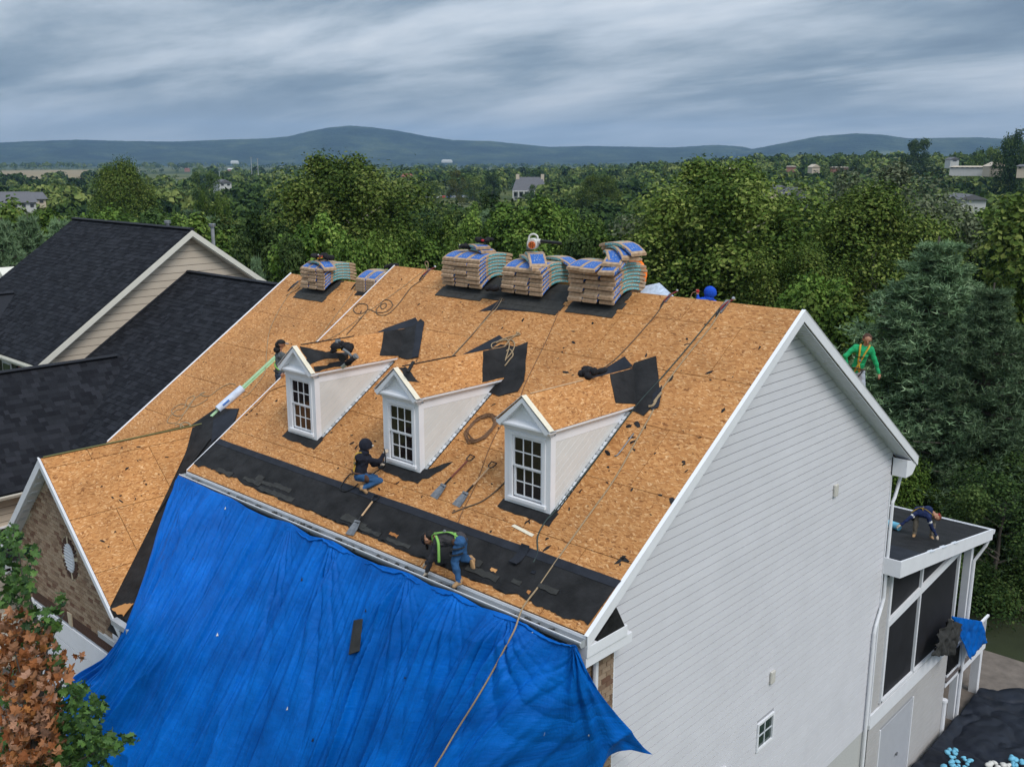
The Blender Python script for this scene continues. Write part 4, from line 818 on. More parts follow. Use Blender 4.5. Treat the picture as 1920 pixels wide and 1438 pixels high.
bu = N(nt, 'ShaderNodeBump', inp={'Strength': .9, 'Distance': 22}); n3 = N(nt, 'ShaderNodeTexNoise', inp={'Scale': .03, 'Detail': 5}); L(nt, tc, 'Object', n3, 'Vector'); L(nt, n3, 'Fac', bu, 'Height'); L(nt, bu, 0, b, 'Normal')
mountain([(-500, 270), (0, 268), (60, 265), (150, 262.5), (250, 265), (330, 266), (430, 262), (500, 260), (545, 256), (580, 247), (620, 239.5), (660, 236), (700, 239), (750, 246), (800, 256), (850, 263), (920, 265), (980, 271), (1030, 276), (1100, 274), (1180, 275.5), (1260, 277), (1340, 272), (1390, 275), (1440, 288), (1500, 305)], 5200, 1500, 'mountain', 1.3, mm_)
mountain([(1290, 308), (1380, 285), (1430, 276), (1480, 266), (1530, 256), (1600, 250.5), (1650, 253), (1700, 260), (1760, 259), (1830, 258), (1900, 262), (1990, 268), (2300, 275)], 5000, 1300, 'mountain', 5.1, mm_)

# ---------------------------------------------------------------- trees
def quad_cloud(P, Nn, size, asp=1.5, seed=0, kind='leaf'):
    """leaf-sized bent quads at points P facing roughly Nn; returns verts, faces"""
    r = np.random.RandomState(seed); n = len(P); Nn = Nn+r.normal(0, .55, (n, 3)); Nn /= np.linalg.norm(Nn, axis=1)[:, None]+1e-9
    a = r.normal(0, 1, (n, 3)); a -= Nn*(a*Nn).sum(1)[:, None]; a /= np.linalg.norm(a, axis=1)[:, None]+1e-9; b = np.cross(Nn, a)
    s = (size*r.uniform(.6, 1.35, n))[:, None]; w = s/asp
    V = np.stack([P-a*s*.5, P+b*w*.5+Nn*s*.07, P+a*s*.5, P-b*w*.5+Nn*s*.07], 1).reshape(-1, 3)
    F = (np.arange(n)[:, None]*4+np.array([0, 1, 2, 3])).tolist(); return V, F
def np_mesh(name, V, F, tint=None, mats=()):
    me = bpy.data.meshes.new(name); me.from_pydata(np.asarray(V).tolist(), [], F)
    if tint is not None: set_tint(me, tint)
    for m in mats: me.materials.append(m)
    me.update(); return me
def crown(seed, n_lobes, n_leaf, leaf, shape='round', gap=.25):
    """unit crown: radius about 1, z 0..1 of crown height; lobes of leaves, hollow inside"""
    r = np.random.RandomState(seed); C = []
    for i in range(n_lobes*6):
        if len(C) >= n_lobes: break
        z = r.uniform(.04, .97)
        if shape == 'round': env = math.sqrt(max(.02, 1-((z-.42)/.60)**2))
        elif shape == 'cone': env = max(.06, 1-z)*1.02
        elif shape == 'oval': env = math.sin(math.pi*min(1, (z*.9+.1)))**.6
        else: env = (1-abs(z-.38)*1.15)
        a = r.uniform(0, 2*math.pi); rad = env*math.sqrt(r.uniform(.15, 1))*.80; c = np.array([rad*math.cos(a), rad*math.sin(a), z*1.0]); lr = r.uniform(.15, .33)*(.5+env*.6)
        C.append((c, lr))
    P = []; Nn = []; T = []; per = n_leaf//len(C)
    for c, lr in C:
        d = r.normal(0, 1, (per, 3)); d /= np.linalg.norm(d, axis=1)[:, None]; d[:, 2] = np.abs(d[:, 2])*np.where(r.rand(per) < .78, 1, -1)
        q = lr*np.power(r.uniform(.25, 1, per), .4)[:, None]*(1+.15*r.normal(0, 1, (per, 1)))
        p = c+d*q*np.array([1, 1, .62]); P.append(p); Nn.append(d+np.array([0, 0, .5])); T.append(np.clip(r.normal(.22+.45*r.rand(), .20, per), 0, 1))
    return np.concatenate(P), np.concatenate(Nn), np.concatenate(T)
LEAFC = dict(
 a=mat_leaf('leaf_green', [(.028, .060, .011), (.070, .13, .020), (.13, .205, .038), (.24, .30, .07)]),
 b=mat_leaf('leaf_olive', [(.024, .048, .009), (.062, .105, .017), (.125, .17, .034), (.25, .28, .075)]),
 c=mat_leaf('leaf_dark', [(.014, .033, .009), (.034, .066, .017), (.064, .105, .028), (.12, .165, .05)]),
 d=mat_leaf('leaf_greygreen', [(.045, .062, .034), (.08, .10, .055), (.13, .15, .085), (.20, .215, .13)]),
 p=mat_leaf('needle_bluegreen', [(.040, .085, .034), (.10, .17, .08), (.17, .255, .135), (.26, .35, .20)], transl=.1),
 y=mat_leaf('leaf_yellowgreen', [(.05, .065, .012), (.10, .115, .02), (.16, .17, .035), (.23, .22, .05)]))
BARK = mat('bark', (.10, .085, .07), .95, .3, 3, .6, 20); BARKL = mat('pale_bark', (.30, .27, .23), .9, .35, 3, .5, 20)
def trunk_mesh(seed, H, top=.75, r0=.018, limbs=9, droop=.0):
    rnd = random.Random(seed); mb = MB(); pts = [(0, 0, -.03)]; x = y = 0
    for i in range(1, 7): x += rnd.uniform(-.012, .012); y += rnd.uniform(-.012, .012); pts.append((x, y, top*i/6))
    mb.tube(pts, [r0*(1-.13*i) for i in range(7)], 7)
    for i in range(limbs):
        t = rnd.uniform(.28, .95); z = top*t; a = rnd.uniform(0, 6.28); l = rnd.uniform(.10, .22)*(1.1-t*.5); p = Vector((x*t, y*t, z)); q = [p]
        for k in range(1, 4): q.append(p+Vector((math.cos(a)*l*k/3, math.sin(a)*l*k/3, l*(.75-droop)*k/3))+Vector((rnd.uniform(-.01, .01), rnd.uniform(-.01, .01), 0)))
        mb.tube(q, [r0*.42, r0*.3, r0*.2, r0*.08], 5)
    return mb.mesh('trunk')
PROTO = {}
def proto(key, seed, cshape, nl, nleaf, leaf, cm, zlo=.22, rad=.36, bark=BARK):
    P, Nn, T = crown(seed, nl, nleaf, leaf, cshape); P = P*np.array([rad, rad, 1-zlo])+np.array([0, 0, zlo]); V, F = quad_cloud(P, Nn, leaf, seed=seed)
    me = np_mesh('crown', V, F, T, (LEAFC[cm],)); tm = trunk_mesh(seed, 1); tm.materials.append(bark); PROTO[key] = (tm, me)
def pine_proto(key, seed, ntuft, tuft, rad=.30, zlo=.08):
    r = np.random.RandomState(seed); V = []; F = []; T = []; mb = MB(); mb.tube([(0, 0, -.02), (0, 0, .98)], [.016, .003], 7)
    levels = 27
    for i in range(levels):
        z = zlo+(1-zlo)*(i/levels)**.95*.97; R = rad*(1-((z-zlo)/(1-zlo))**1.55)*(.72+.45*r.rand())+.02; nb = 8
        for k in range(nb):
            a = 2*math.pi*(k+r.rand()*.7)/nb+i*.7; Rk = R*r.uniform(.65, 1.12); up = r.uniform(.02, .10)
            e = Vector((math.cos(a)*Rk, math.sin(a)*Rk, z+up*Rk*2.4)); mb.tube([(0, 0, z), (e.x*.5, e.y*.5, z+up*Rk*.7), e], [.004, .003, .001], 4)
            nt_ = max(3, int(ntuft/(levels*nb)*(.35+Rk/rad)))
            for j in range(nt_):
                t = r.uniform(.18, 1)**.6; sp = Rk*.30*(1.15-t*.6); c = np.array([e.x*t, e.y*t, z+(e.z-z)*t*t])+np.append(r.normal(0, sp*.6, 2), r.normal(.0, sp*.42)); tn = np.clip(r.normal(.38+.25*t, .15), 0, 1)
                m_ = 7; d = r.normal(0, 1, (m_, 3)); d[:, 2] = d[:, 2]*.6+.55; d[:, :2] += np.array([math.cos(a), math.sin(a)])*.6; d /= np.linalg.norm(d, axis=1)[:, None]
                sd_ = np.cross(d, r.normal(0, 1, (m_, 3))); sd_ /= np.linalg.norm(sd_, axis=1)[:, None]; o = len(V)
                for q in range(m_):
                    L1 = tuft*r.uniform(.7, 1.2); V += [c-sd_[q]*tuft*.11, c+sd_[q]*tuft*.11, c+d[q]*L1]; F.append((o+3*q, o+3*q+1, o+3*q+2)); T.append(tn)
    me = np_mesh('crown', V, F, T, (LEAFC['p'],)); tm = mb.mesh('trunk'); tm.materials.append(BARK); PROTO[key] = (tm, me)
for s in range(3):
    proto(f'big{s}', 10+s, 'round', 80, 62000, .0145, 'b', .10, .40, BARKL)
    proto(f'grn{s}', 20+s, 'oval', 40, 15000, .027, 'a', .12, .36)
    proto(f'drk{s}', 30+s, 'round', 38, 13000, .029, 'c', .10, .40)
proto('gry0', 41, 'round', 46, 13000, .022, 'd', .08, .44); proto('gry1', 42, 'round', 36, 9000, .026, 'd', .08, .44)
proto('oli0', 44, 'round', 34, 8000, .030, 'b', .08, .42); proto('yel0', 43, 'round', 26, 5000, .034, 'y', .12, .42); proto('cone0', 45, 'cone', 26, 5000, .030, 'c', .03, .27)
proto('bush0', 46, 'round', 60, 38000, .0185, 'c', .0, .55); proto('bush1', 47, 'oval', 54, 30000, .021, 'a', .0, .5)
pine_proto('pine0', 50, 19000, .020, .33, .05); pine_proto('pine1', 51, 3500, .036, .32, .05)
NT = [0]
def tree(kind, px, top, d, wpx=None, label=None, group='trees beyond the houses', hmul=1.0, cat='tree', name=None):
    q = CAM+dirpx(px)*d; g = float(gz(q.x, q.y)); rt = ray(px, top); z = CAM.z+rt.z/math.hypot(rt.x, rt.y)*d; H = max(2.5, (z-g))*hmul
    tm, cm = PROTO[kind]; e = thing(name or 'tree', (q.x, q.y, g), label, cat, group, rz=random.uniform(0, 6.28)); WL[e.name] = Vector((0, 0, 0))
    base_r = dict(big=.40, grn=.36, drk=.40, gry=.44, oli=.42, yel=.42, cone=.27, bush=.55, pine=.33)[kind.rstrip('0123456789')]
    w = 1.28*(wpx/FPX*d/2)/base_r if wpx else H*random.uniform(.85, 1.15)
    for nm, me in (('trunk', tm), ('crown', cm)):
        o = bpy.data.objects.new(nm, me); COL.objects.link(o); o.parent = e; o.scale = (w, w, H)
    NT[0] += 1; return e
# trees one can single out, from near to far: kind, px, top y, distance, width in px, label
SPEC = [
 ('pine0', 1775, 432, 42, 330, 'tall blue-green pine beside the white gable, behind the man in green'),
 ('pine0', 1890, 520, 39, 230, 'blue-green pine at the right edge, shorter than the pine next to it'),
 ('bush0', 1850, 790, 41, 330, 'broad dark leafy tree behind the porch roof at the right edge'),
 ('bush1', 1735, 850, 37, 190, 'leafy tree just behind the downspout and the porch roof'),
 ('bush0', 1960, 880, 36, 260, 'dark shrub mass right of the porch, cut by the picture edge'),
 ('bush0', 1700, 800, 40, 200, 'dark tree low behind the white gable rake end'),
 ('big0', 1370, 322, 62, 345, 'largest leafy tree, rising behind the ridge right of the bundle stacks'),
 ('big1', 1655, 372, 66, 270, 'olive-green leafy tree between the largest tree and the blue pine'),
 ('big2', 1500, 470, 56, 210, 'leafy tree directly above the white gable peak'),
 ('big1', 1250, 430, 66, 190, 'leafy tree right behind the worker in orange'),
 ('grn1', 1590, 560, 48, 190, 'low dark green tree against the white gable rake'),
 ('gry0', 1650, 318, 98, 250, 'pale grey-green willow-like tree behind the olive tree'),
 ('gry1', 1780, 385, 88, 190, 'pale grey-green tree above the blue pine'),
 ('grn2', 1540, 520, 50, 170, 'green tree just right of the gable peak'),
 ('big0', 650, 308, 76, 290, 'big olive-green tree in the centre left, behind the leftmost bundle stack'),
 ('grn0', 590, 420, 62, 170, 'mid-green tree low beside the big centre-left tree'),
 ('grn1', 700, 450, 58, 130, 'light green tree in front of the big centre-left tree, behind the black bag stack'),
 ('grn2', 640, 450, 56, 120, 'light green tree directly behind the leftmost stack of bundles'),
 ('drk0', 545, 470, 60, 110, 'dark tree low at the end of the bare wing ridge'),
 ('pine1', 470, 470, 46, 70, 'small blue-green pine behind the metal vent pipe'),
 ('pine1', 40, 392, 62, 120, 'blue-green pine at the far left behind the black roof'),
 ('pine1', 100, 400, 66, 110, 'blue-green pine left of the black roof peak'),
 ('pine1', -10, 400, 60, 120, 'blue-green pine cut by the left picture edge'),
 ('drk1', 430, 400, 78, 150, 'dark broad tree behind the two metal vents'),
 ('drk2', 490, 420, 70, 120, 'dark tree between the vents and the big centre-left tree'),
 ('grn0', 830, 420, 78, 110, 'bright green tree behind the second bundle stack'),
 ('grn1', 900, 405, 84, 110, 'bright green tree left of the leaf blower'),
 ('grn2', 1045, 388, 88, 110, 'pointed bright green tree right above the leaf blower tube'),
 ('grn0', 960, 415, 80, 100, 'bright green tree directly behind the leaf blower'),
 ('grn2', 1130, 420, 76, 130, 'green tree behind the tallest bundle stack'),
 ('gry1', 1190, 420, 92, 110, 'grey-green tree left of the largest leafy tree'),
 ('grn1', 760, 430, 74, 110, 'bright green tree right of the big centre-left tree'),
 ('grn1', 865, 455, 64, 110, 'bright green bush-like tree rising right behind the second stack'),
 ('grn0', 1000, 450, 66, 120, 'leafy tree low behind the third stack'),
 ('drk0', 1080, 465, 64, 120, 'darker leafy tree low behind the gap of the two right stacks'),
 ('cone0', 798, 385, 230, 26, 'small dark conical evergreen on the edge of the meadow'),
 ('big1', 228, 318, 160, 120, 'tall olive tree standing out above the left wood'),
 ('drk1', 383, 318, 330, 46, 'round dark tree by the small grey-roofed house, left distance'),
 ('grn0', 373, 368, 180, 44, 'narrow green tree in the left wood'), ('grn1', 408, 370, 180, 46, 'second narrow green tree, beside the first, in the left wood'),
 ('yel0', 855, 322, 520, 34, 'yellow-green tree at the back of the parked cars'), ('oli0', 798, 342, 430, 60, 'pale rounded tree left of the yellow-green one, by the parked cars'), ('oli0', 890, 330, 540, 50, 'olive tree between the yellow tree and the mansion'),
 ('drk2', 922, 326, 560, 28, 'round dark tree just left of the mansion'), ('drk1', 1005, 345, 480, 36, 'round tree growing in front of the mansion porch'), ('drk0', 989, 368, 380, 34, 'dark tree at the pond in front of the mansion'),
 ('cone0', 1063, 332, 640, 20, 'small conical tree right of the mansion'), ('big2', 1122, 332, 300, 90, 'large olive tree right of the mansion'),
 ('drk1', 1590, 296, 620, 60, 'round dark tree on the right hill'), ('drk2', 1905, 255, 420, 60, 'dark tree cut by the right edge on the skyline'), ('oli0', 1848, 277, 560, 52, 'olive tree on the right skyline'), ('drk0', 1720, 268, 640, 56, 'tall dark tree on the right skyline')]
for k, px, tp, d, w, lb in SPEC: tree(k, px, tp, d, w, lb)
# the wood: individual trees nearest the eye, the rest as one far-off wood
def blocked(px, d):
    if 772 < px < 1035 and 290 < d < 600: return True
    if 1020 < px < 1075 and 560 < d < 800: return True
    if -150 < px < 175 and d > 1150 and d < 2600: return True
    if 265 < px < 355 and 850 < d < 1350: return True
    if 935 < px < 1060 and 560 < d < 690: return True
    return False
LMK = [(0, 'at the left edge'), (140, 'behind the black roof peak'), (330, 'above the metal vents'), (500, 'by the big centre-left tree'), (740, 'left of the mansion'), (960, 'below the mansion'), (1110, 'above the tallest bundle stack'), (1320, 'behind the largest tree'), (1560, 'under the right hill'), (1780, 'at the right edge')]
rnd = random.Random(77); cnt = 0; spots = []
while len(spots) < 900:
    px = rnd.uniform(-90, 2010); d = 70*(1250/70)**(rnd.random()**.85)
    if blocked(px, d): continue
    if d < 125 and 200 < px < 1150 and rnd.random() < .3: continue
    q = CAM+dirpx(px)*d
    if any((q.x-s[2])**2+(q.y-s[3])**2 < (3.2+d*.012)**2 for s in spots): continue
    spots.append((px, d, q.x, q.y))
spots.sort(key=lambda s: s[1])
KIN = ['grn0', 'grn1', 'grn2', 'drk0', 'drk1', 'drk2', 'oli0', 'gry1', 'cone0', 'yel0', 'pine1']; KW = [14, 14, 12, 15, 15, 15, 12, 4, 3, 3, 3]
KL = dict(grn='mid-green leafy tree', drk='dark rounded tree', oli='olive-green rounded tree', gry='grey-green soft tree', cone='dark conical evergreen', yel='yellow-green tree', pine='blue-green pine')
DB = [(110, 'in the nearest row'), (160, 'in the second row'), (230, 'halfway back'), (330, 'well back'), (9999, 'in the far part')]
used = {}
far = []
for px, d, x, y in spots:
    k = rnd.choices(KIN, KW)[0]; g = float(gz(x, y)); H = rnd.uniform(9, 15)*(1 if d > 150 else .95)
    if k.startswith('pine'): H *= 1.1
    top = 305+(CAM.z-(g+H))/d*FPX
    lim = 372 if 760 < px < 1040 and d < 300 else 330
    if top < lim and d < 400: H = max(5, (CAM.z-g)-(lim-305)/FPX*d*rnd.uniform(1, 1.25))
    if NT[0] < 292 and d < 420:
        lm = [t for p_, t in LMK if px >= p_-300][-1] if px < 0 else [t for p_, t in LMK if px >= p_][-1]; db = [t for m__, t in DB if d < m__][0]
        lb = f"{KL[k.rstrip('0123456789')]} {db}, {lm}"; used.setdefault(lb, []).append(px); e = tree(k, px, 305+(CAM.z-(g+H))/d*FPX, d, None, lb)
    else: far.append((x, y, g, H, d))
for o in list(COL.objects):      # several alike in one place: counted from the left
    if o.type == 'EMPTY' and o.get('group') == 'trees beyond the houses' and len(used.get(o.get('label'), ())) > 1: o['_k'] = o['label']
for lb, xs0 in used.items():
    g_ = [o for o in COL.objects if o.get('_k') == lb]
    g_.sort(key=lambda o: (Vector((o.location.x, o.location.y, 0))-Vector((CAM.x, CAM.y, 0))).normalized().dot(Vector((CR.x, CR.y, 0))))
    for i, o in enumerate(g_): o['label'] = lb+f", {['leftmost', 'second', 'third', 'fourth', 'fifth', 'sixth', 'seventh', 'eighth', 'ninth', 'tenth', 'eleventh', 'twelfth'][min(i, 11)]}{' from left' if i else ' one'}"; del o['_k']
# far wood: low clumps of leaf cards merged into one mesh
def far_wood(items, name, seed, extra=()):
    r = np.random.RandomState(seed); Pp = []; Nn = []; T = []; Sz = []
    for (x, y, g, H, d) in items:
        n = int(np.clip(300*(400/d)**.9, 60, 420)); W = H*r.uniform(.38, .6); dd = r.normal(0, 1, (n, 3)); dd /= np.linalg.norm(dd, axis=1)[:, None]; dd[:, 2] = np.abs(dd[:, 2])*np.where(r.rand(n) < .85, 1, -1)
        lump = 1+.22*np.sin(dd[:, 0]*5+x)*np.sin(dd[:, 1]*5+y)*np.sin(dd[:, 2]*4+x); c = np.array([x, y, g+H*.52]); P = c+dd*np.array([W, W, H*.48])*lump[:, None]*np.power(r.uniform(.55, 1, n), .4)[:, None]
        Pp.append(P); Nn.append(dd); t0 = r.uniform(.0, .85); T.append(np.clip(t0+r.normal(0, .14, n)+dd[:, 2]*.05, 0, 1)); Sz.append(np.full(n, W*.26*(420/n)**.3))
    P = np.concatenate(Pp); NN = np.concatenate(Nn); T = np.concatenate(T); Sz = np.concatenate(Sz); V, F = quad_cloud(P, NN, 1, 1.15, seed)
    C = np.repeat(P, 4, 0); V = C+(V-C)*np.repeat(Sz, 4)[:, None]
    me = np_mesh(name, V, F, T, (mat_leaf(name+'_leaf', [(.014, .032, .009), (.045, .082, .018), (.10, .145, .033), (.21, .24, .068)], transl=.1, objv=0),)); o = bpy.data.objects.new(name, me); COL.objects.link(o); tag(o, kind='stuff'); WL[o.name] = Vector((0, 0, 0))
r = np.random.RandomState(3); ex = []
while len(ex) < 2300:
    px = r.uniform(-100, 2020); d = 400*(5200/400)**(r.rand()**.9)
    if blocked(px, d): continue
    if d > 1300:        # hedgerows and woodlots between fields
        q = CAM+dirpx(px)*d
        if mnoise.noise(Vector((q.x*.0022, q.y*.0022, 4))) < -.02: continue
    q = CAM+dirpx(px)*d; g = float(gz(q.x, q.y)); H = (r.uniform(9, 16) if d < 1300 else r.uniform(12, 20))*(.5 if (px < 185 or 255 < px < 365) and d > 560 and d < 2600 else 1)
    ex.append((q.x, q.y, g-1, H, d))
hi = []
for i in range(430):     # the wooded hill at the right
    px = r.uniform(1190, 2010); d = r.uniform(480, 1000); q = CAM+dirpx(px)*d; g = float(gz(q.x, q.y)); hi.append((q.x, q.y, g-1, r.uniform(9, 17), d))
far_wood(far+ex+hi, 'wood', 8)

# ---------------------------------------------------------------- distant buildings
RG = mat('grey_roof', (.12, .12, .13), .8, .1, 1); RW_ = mat('white_wall', (.50, .50, .48), .7, .05, 1); RB = mat('brick_wall', (.30, .15, .11), .8, .1, 1); RTn = mat('tan_wall', (.52, .44, .34), .7, .05, 1); RD = mat('dark_pane', (.05, .055, .065), .3); RR = mat('rust_roof', (.20, .075, .05), .8, .1, 1)
def far_house(px, ybase, d, wpx, hpx, roofpx, label, wall=RW_, roofm=RG, nwin=4, rows=1, side=False, name='far_house', depth=10, parts=True):
    depth = min(depth, 6+wpx*d/FPX*.3)
    q = CAM+dirpx(px)*d; k = d/FPX; rb = ray(px, ybase); zb = CAM.z+rb.z/math.hypot(rb.x, rb.y)*d; w = wpx*k; h = hpx*k; rh = roofpx*k
    e = thing(name, (q.x, q.y, zb), label, 'house'); yaw = math.atan2(-dirpx(px).x, dirpx(px).y)+(.35 if side else 0); e.rotation_euler.z = yaw; WL[e.name] = Vector((0, 0, 0))
    MB().bx((-w/2, 0, -3), (w/2, depth, h)).build('wall', wall, e)
    if side: MB().prism([(-w/2-.3, -.4, h), (w/2+.3, -.4, h), (0, -.4, h+rh)], (0, depth+.8, 0)).build('roof', roofm, e)
    else: MB().add([(-w/2-.5, -.5, h), (w/2+.5, -.5, h), (w/2+.5, depth+.5, h), (-w/2-.5, depth+.5, h), (-w/2+w*.12, depth/2, h+rh), (w/2-w*.12, depth/2, h+rh)], [(0, 1, 5, 4), (1, 2, 5), (2, 3, 4, 5), (3, 0, 4), (3, 2, 1, 0)]).build('roof', roofm, e)
    if nwin:
        for r_ in range(rows):
            for c in range(nwin):
                x = -w/2+w*(c+.5)/nwin; zz = h*(r_+.5)/rows; MB().bx((x-w/nwin*.22, -.12, zz-h/rows*.25), (x+w/nwin*.22, -.03, zz+h/rows*.25)).build('window', RD, e)
    return e
m = far_house(993, 372, 600, 62, 13, 25, 'white mansion with a big grey roof and columned porch in the middle distance', nwin=6, rows=1, depth=14)
k = 600/FPX; MB().bx((-31*k, -3, 12*k), (31*k, -.2, 13.5*k)).build('porch_cornice', RW_, m)
for i in range(7): MB().bx((-30*k+i*10*k-.35, -3, 0), (-30*k+i*10*k+.35, -2.3, 12*k)).build('column', RW_, m)
for s in (-22, 24): MB().bx((s*k-1, 5, 30*k), (s*k+1, 7, 43*k)).build('chimney', RTn, m)
MB().bx((32*k, 0, -6*k), (56*k, 8, 9*k)).build('side_wing', RW_, m); MB().bx((34*k, 0, 9.1*k), (58*k, 8, 13*k)).build('wing_roof', RG, m); MB().bx((60*k, 0, -2*k), (86*k, .6, 1.5*k)).build('terrace_wall', RW_, m)
far_house(20, 392, 230, 62, 10, 17, 'grey-roofed house with white walls at the left edge above the pines', nwin=5); far_house(62, 383, 260, 26, 8, 11, 'small grey roof right beside the left-edge house', wall=RTn, nwin=2)
far_house(176, 336, 1400, 12, 4, 4, 'left one of the two white barns in the tan field', roofm=RW_, nwin=0); far_house(188, 336, 1400, 9, 3.5, 3, 'right one of the two white barns in the tan field', roofm=RW_, nwin=0)
far_house(420, 350, 420, 22, 6, 6, 'small grey-roofed white house beside the round dark tree', nwin=2, side=True); far_house(763, 339, 620, 20, 7, 5, 'two-storey pale house with rust roof right of the big olive tree', roofm=RR, nwin=4, rows=2)
far_house(440, 306, 4200, 14, 2, 2, 'white farm building at the foot of the mountain', nwin=0, roofm=RW_); far_house(350, 320, 2300, 9, 2, 2, 'red-roofed farmhouse left of the centre valley', wall=RB, nwin=0, roofm=RR); far_house(433, 320, 2400, 14, 2, 2, 'pink-walled farmstead in the middle valley', wall=RB, nwin=0, roofm=RW_)
far_house(838, 304, 4000, 20, 2, 2, 'white farm buildings below the mountain right of its peak', nwin=0, roofm=RW_)
far_house(1470, 376, 300, 40, 14, 12, 'grey-roofed house peeping out right of the largest tree, left of its pair', wall=RTn, side=True, nwin=1); far_house(1500, 380, 280, 38, 12, 14, 'grey-roofed house behind the tree tops, right of its pair', side=True, nwin=1)
far_house(1830, 398, 170, 46, 20, 9, 'white gable with a grey-brown roof among the trees at the right', side=True, nwin=0)
far_house(1484, 314, 640, 16, 1.2, 1, 'long low brick building on the right slope, leftmost', wall=RB, roofm=RTn, nwin=4); far_house(1531, 316, 620, 14, 2, 5, 'pale gabled building on the right slope', wall=RTn, roofm=RTn, side=True, nwin=0); far_house(1575, 316, 640, 30, 1.5, 1, 'brick building with pale parapets on the right slope', wall=RB, roofm=RTn, nwin=5)
far_house(1368, 322, 560, 30, 4, 2, 'brick building peeping over the top of the largest tree', wall=RB, roofm=RTn, nwin=3)
far_house(1815, 316, 440, 54, 2, 2, 'long pale building on the right skyline', wall=RW_, roofm=RTn, nwin=7); far_house(1873, 317, 430, 26, 4, 7, 'pale gabled building right of the long one on the skyline', wall=RTn, roofm=RTn, side=True, nwin=1); far_house(1790, 304, 520, 14, 4, 4, 'small grey house above the long pale building', wall=RW_, roofm=RG, side=True, nwin=1)
far_house(1925, 318, 400, 26, 5, 3, 'pale building cut by the right edge', wall=RTn, roofm=RG, nwin=3)
cm = [mat(f'car_paint_{i}', c, .3, .02, spec=.5) for i, c in enumerate(((.6, .6, .6), (.03, .035, .04), (.25, .27, .3), (.05, .10, .25), (.3, .04, .04)))]
CN = ['white', 'black', 'silver', 'blue', 'dark red']
for i in range(22):      # parked cars in front of the mansion lawn
    px = 772+i*4.9+(i % 3)*.6; d = 545+(i % 2)*14; q = CAM+dirpx(px)*d; g = float(gz(q.x, q.y))+.6; ci = (i*7) % 5
    zb = CAM.z-(371-305)/FPX*d
    c = thing_local('parked_car', (q.x, q.y, zb), f'{CN[ci]} car in the far row of parked cars left of the mansion', 'car', 'cars parked near the mansion', rz=YAW*-1+.2)
    MB().bx((-2.1, -.85, .25), (2.1, .85, .8)).add([(-1.3, -.78, .8), (1.4, -.78, .8), (1.4, .78, .8), (-1.3, .78, .8), (-.7, -.65, 1.4), (.9, -.65, 1.4), (.9, .65, 1.4), (-.7, .65, 1.4)], [(4, 5, 6, 7), (0, 1, 5, 4), (1, 2, 6, 5), (2, 3, 7, 6), (3, 0, 4, 7)]).build('body', cm[ci], c)
for px, tp in ((471, 298), (483, 300), (410, 322)):
    d = 900; q = CAM+dirpx(px)*d; z = CAM.z-(tp-305)/FPX*d; e = thing('mast', (q.x, q.y, -18), {471: 'left thin mast standing in the valley', 483: 'right thin mast standing in the valley', 410: 'short pole left of the grey-roofed house'}[px], 'mast', 'masts in the valley')
    MB().tube([(q.x, q.y, -18), (q.x, q.y, z)], .35, 6).build('pole', MT['pipe'], e); MB().bx((q.x-1.6, q.y-.2, z-.5), (q.x+1.6, q.y+.2, z-.2)).build('crossarm', MT['pipe'], e)

# ---------------------------------------------------------------- air
hz = MB().bx((-9800, -9800, -60), (9800, 9900, 420)); hm = bpy.data.materials.new('haze'); hm.use_nodes = True; nt = hm.node_tree; nt.nodes.clear()
ho = N(nt, 'ShaderNodeOutputMaterial'); hv = N(nt, 'ShaderNodeVolumePrincipled'); hv.inputs['Color'].default_value = (.42, .67, 1.0, 1); hv.inputs['Density'].default_value = HAZE = 8.5e-5; hv.inputs['Anisotropy'].default_value = .2; L(nt, hv, 0, ho, 'Volume')
tag(hz.build('haze', hm), kind='stuff')
# ---------------------------------------------------------------- blue tarpaulin hung from the front gutter
def catmull(P, n):
    P = np.asarray(P, float); k = len(P)-1; t = np.linspace(0, k, n); i = np.clip(t.astype(int), 0, k-1); f = (t-i)[:, None] if P.ndim == 2 else (t-i)[:, None, None]
    g = lambda j: P[np.clip(j, 0, k)]
    p0, p1, p2, p3 = g(i-1), g(i), g(i+1), g(i+2)
    return .5*((2*p1)+(-p0+p2)*f+(2*p0-5*p1+4*p2-p3)*f*f+(-p0+3*p1-3*p2+p3)*f**3)
def vnoise(x, y, seed):       # smooth value noise on arrays
    xi = np.floor(x).astype(int); yi = np.floor(y).astype(int); xf = x-xi; yf = y-yi; xf = xf*xf*(3-2*xf); yf = yf*yf*(3-2*yf)
    def h(a, b): v = np.sin(a*127.1+b*311.7+seed*74.7)*43758.5453; return v-np.floor(v)
    return (h(xi, yi)*(1-xf)+h(xi+1, yi)*xf)*(1-yf)+(h(xi, yi+1)*(1-xf)+h(xi+1, yi+1)*xf)*yf-.5
TU = [0, .12, .35, .60, .80, .92, .955, .98, 1.0]
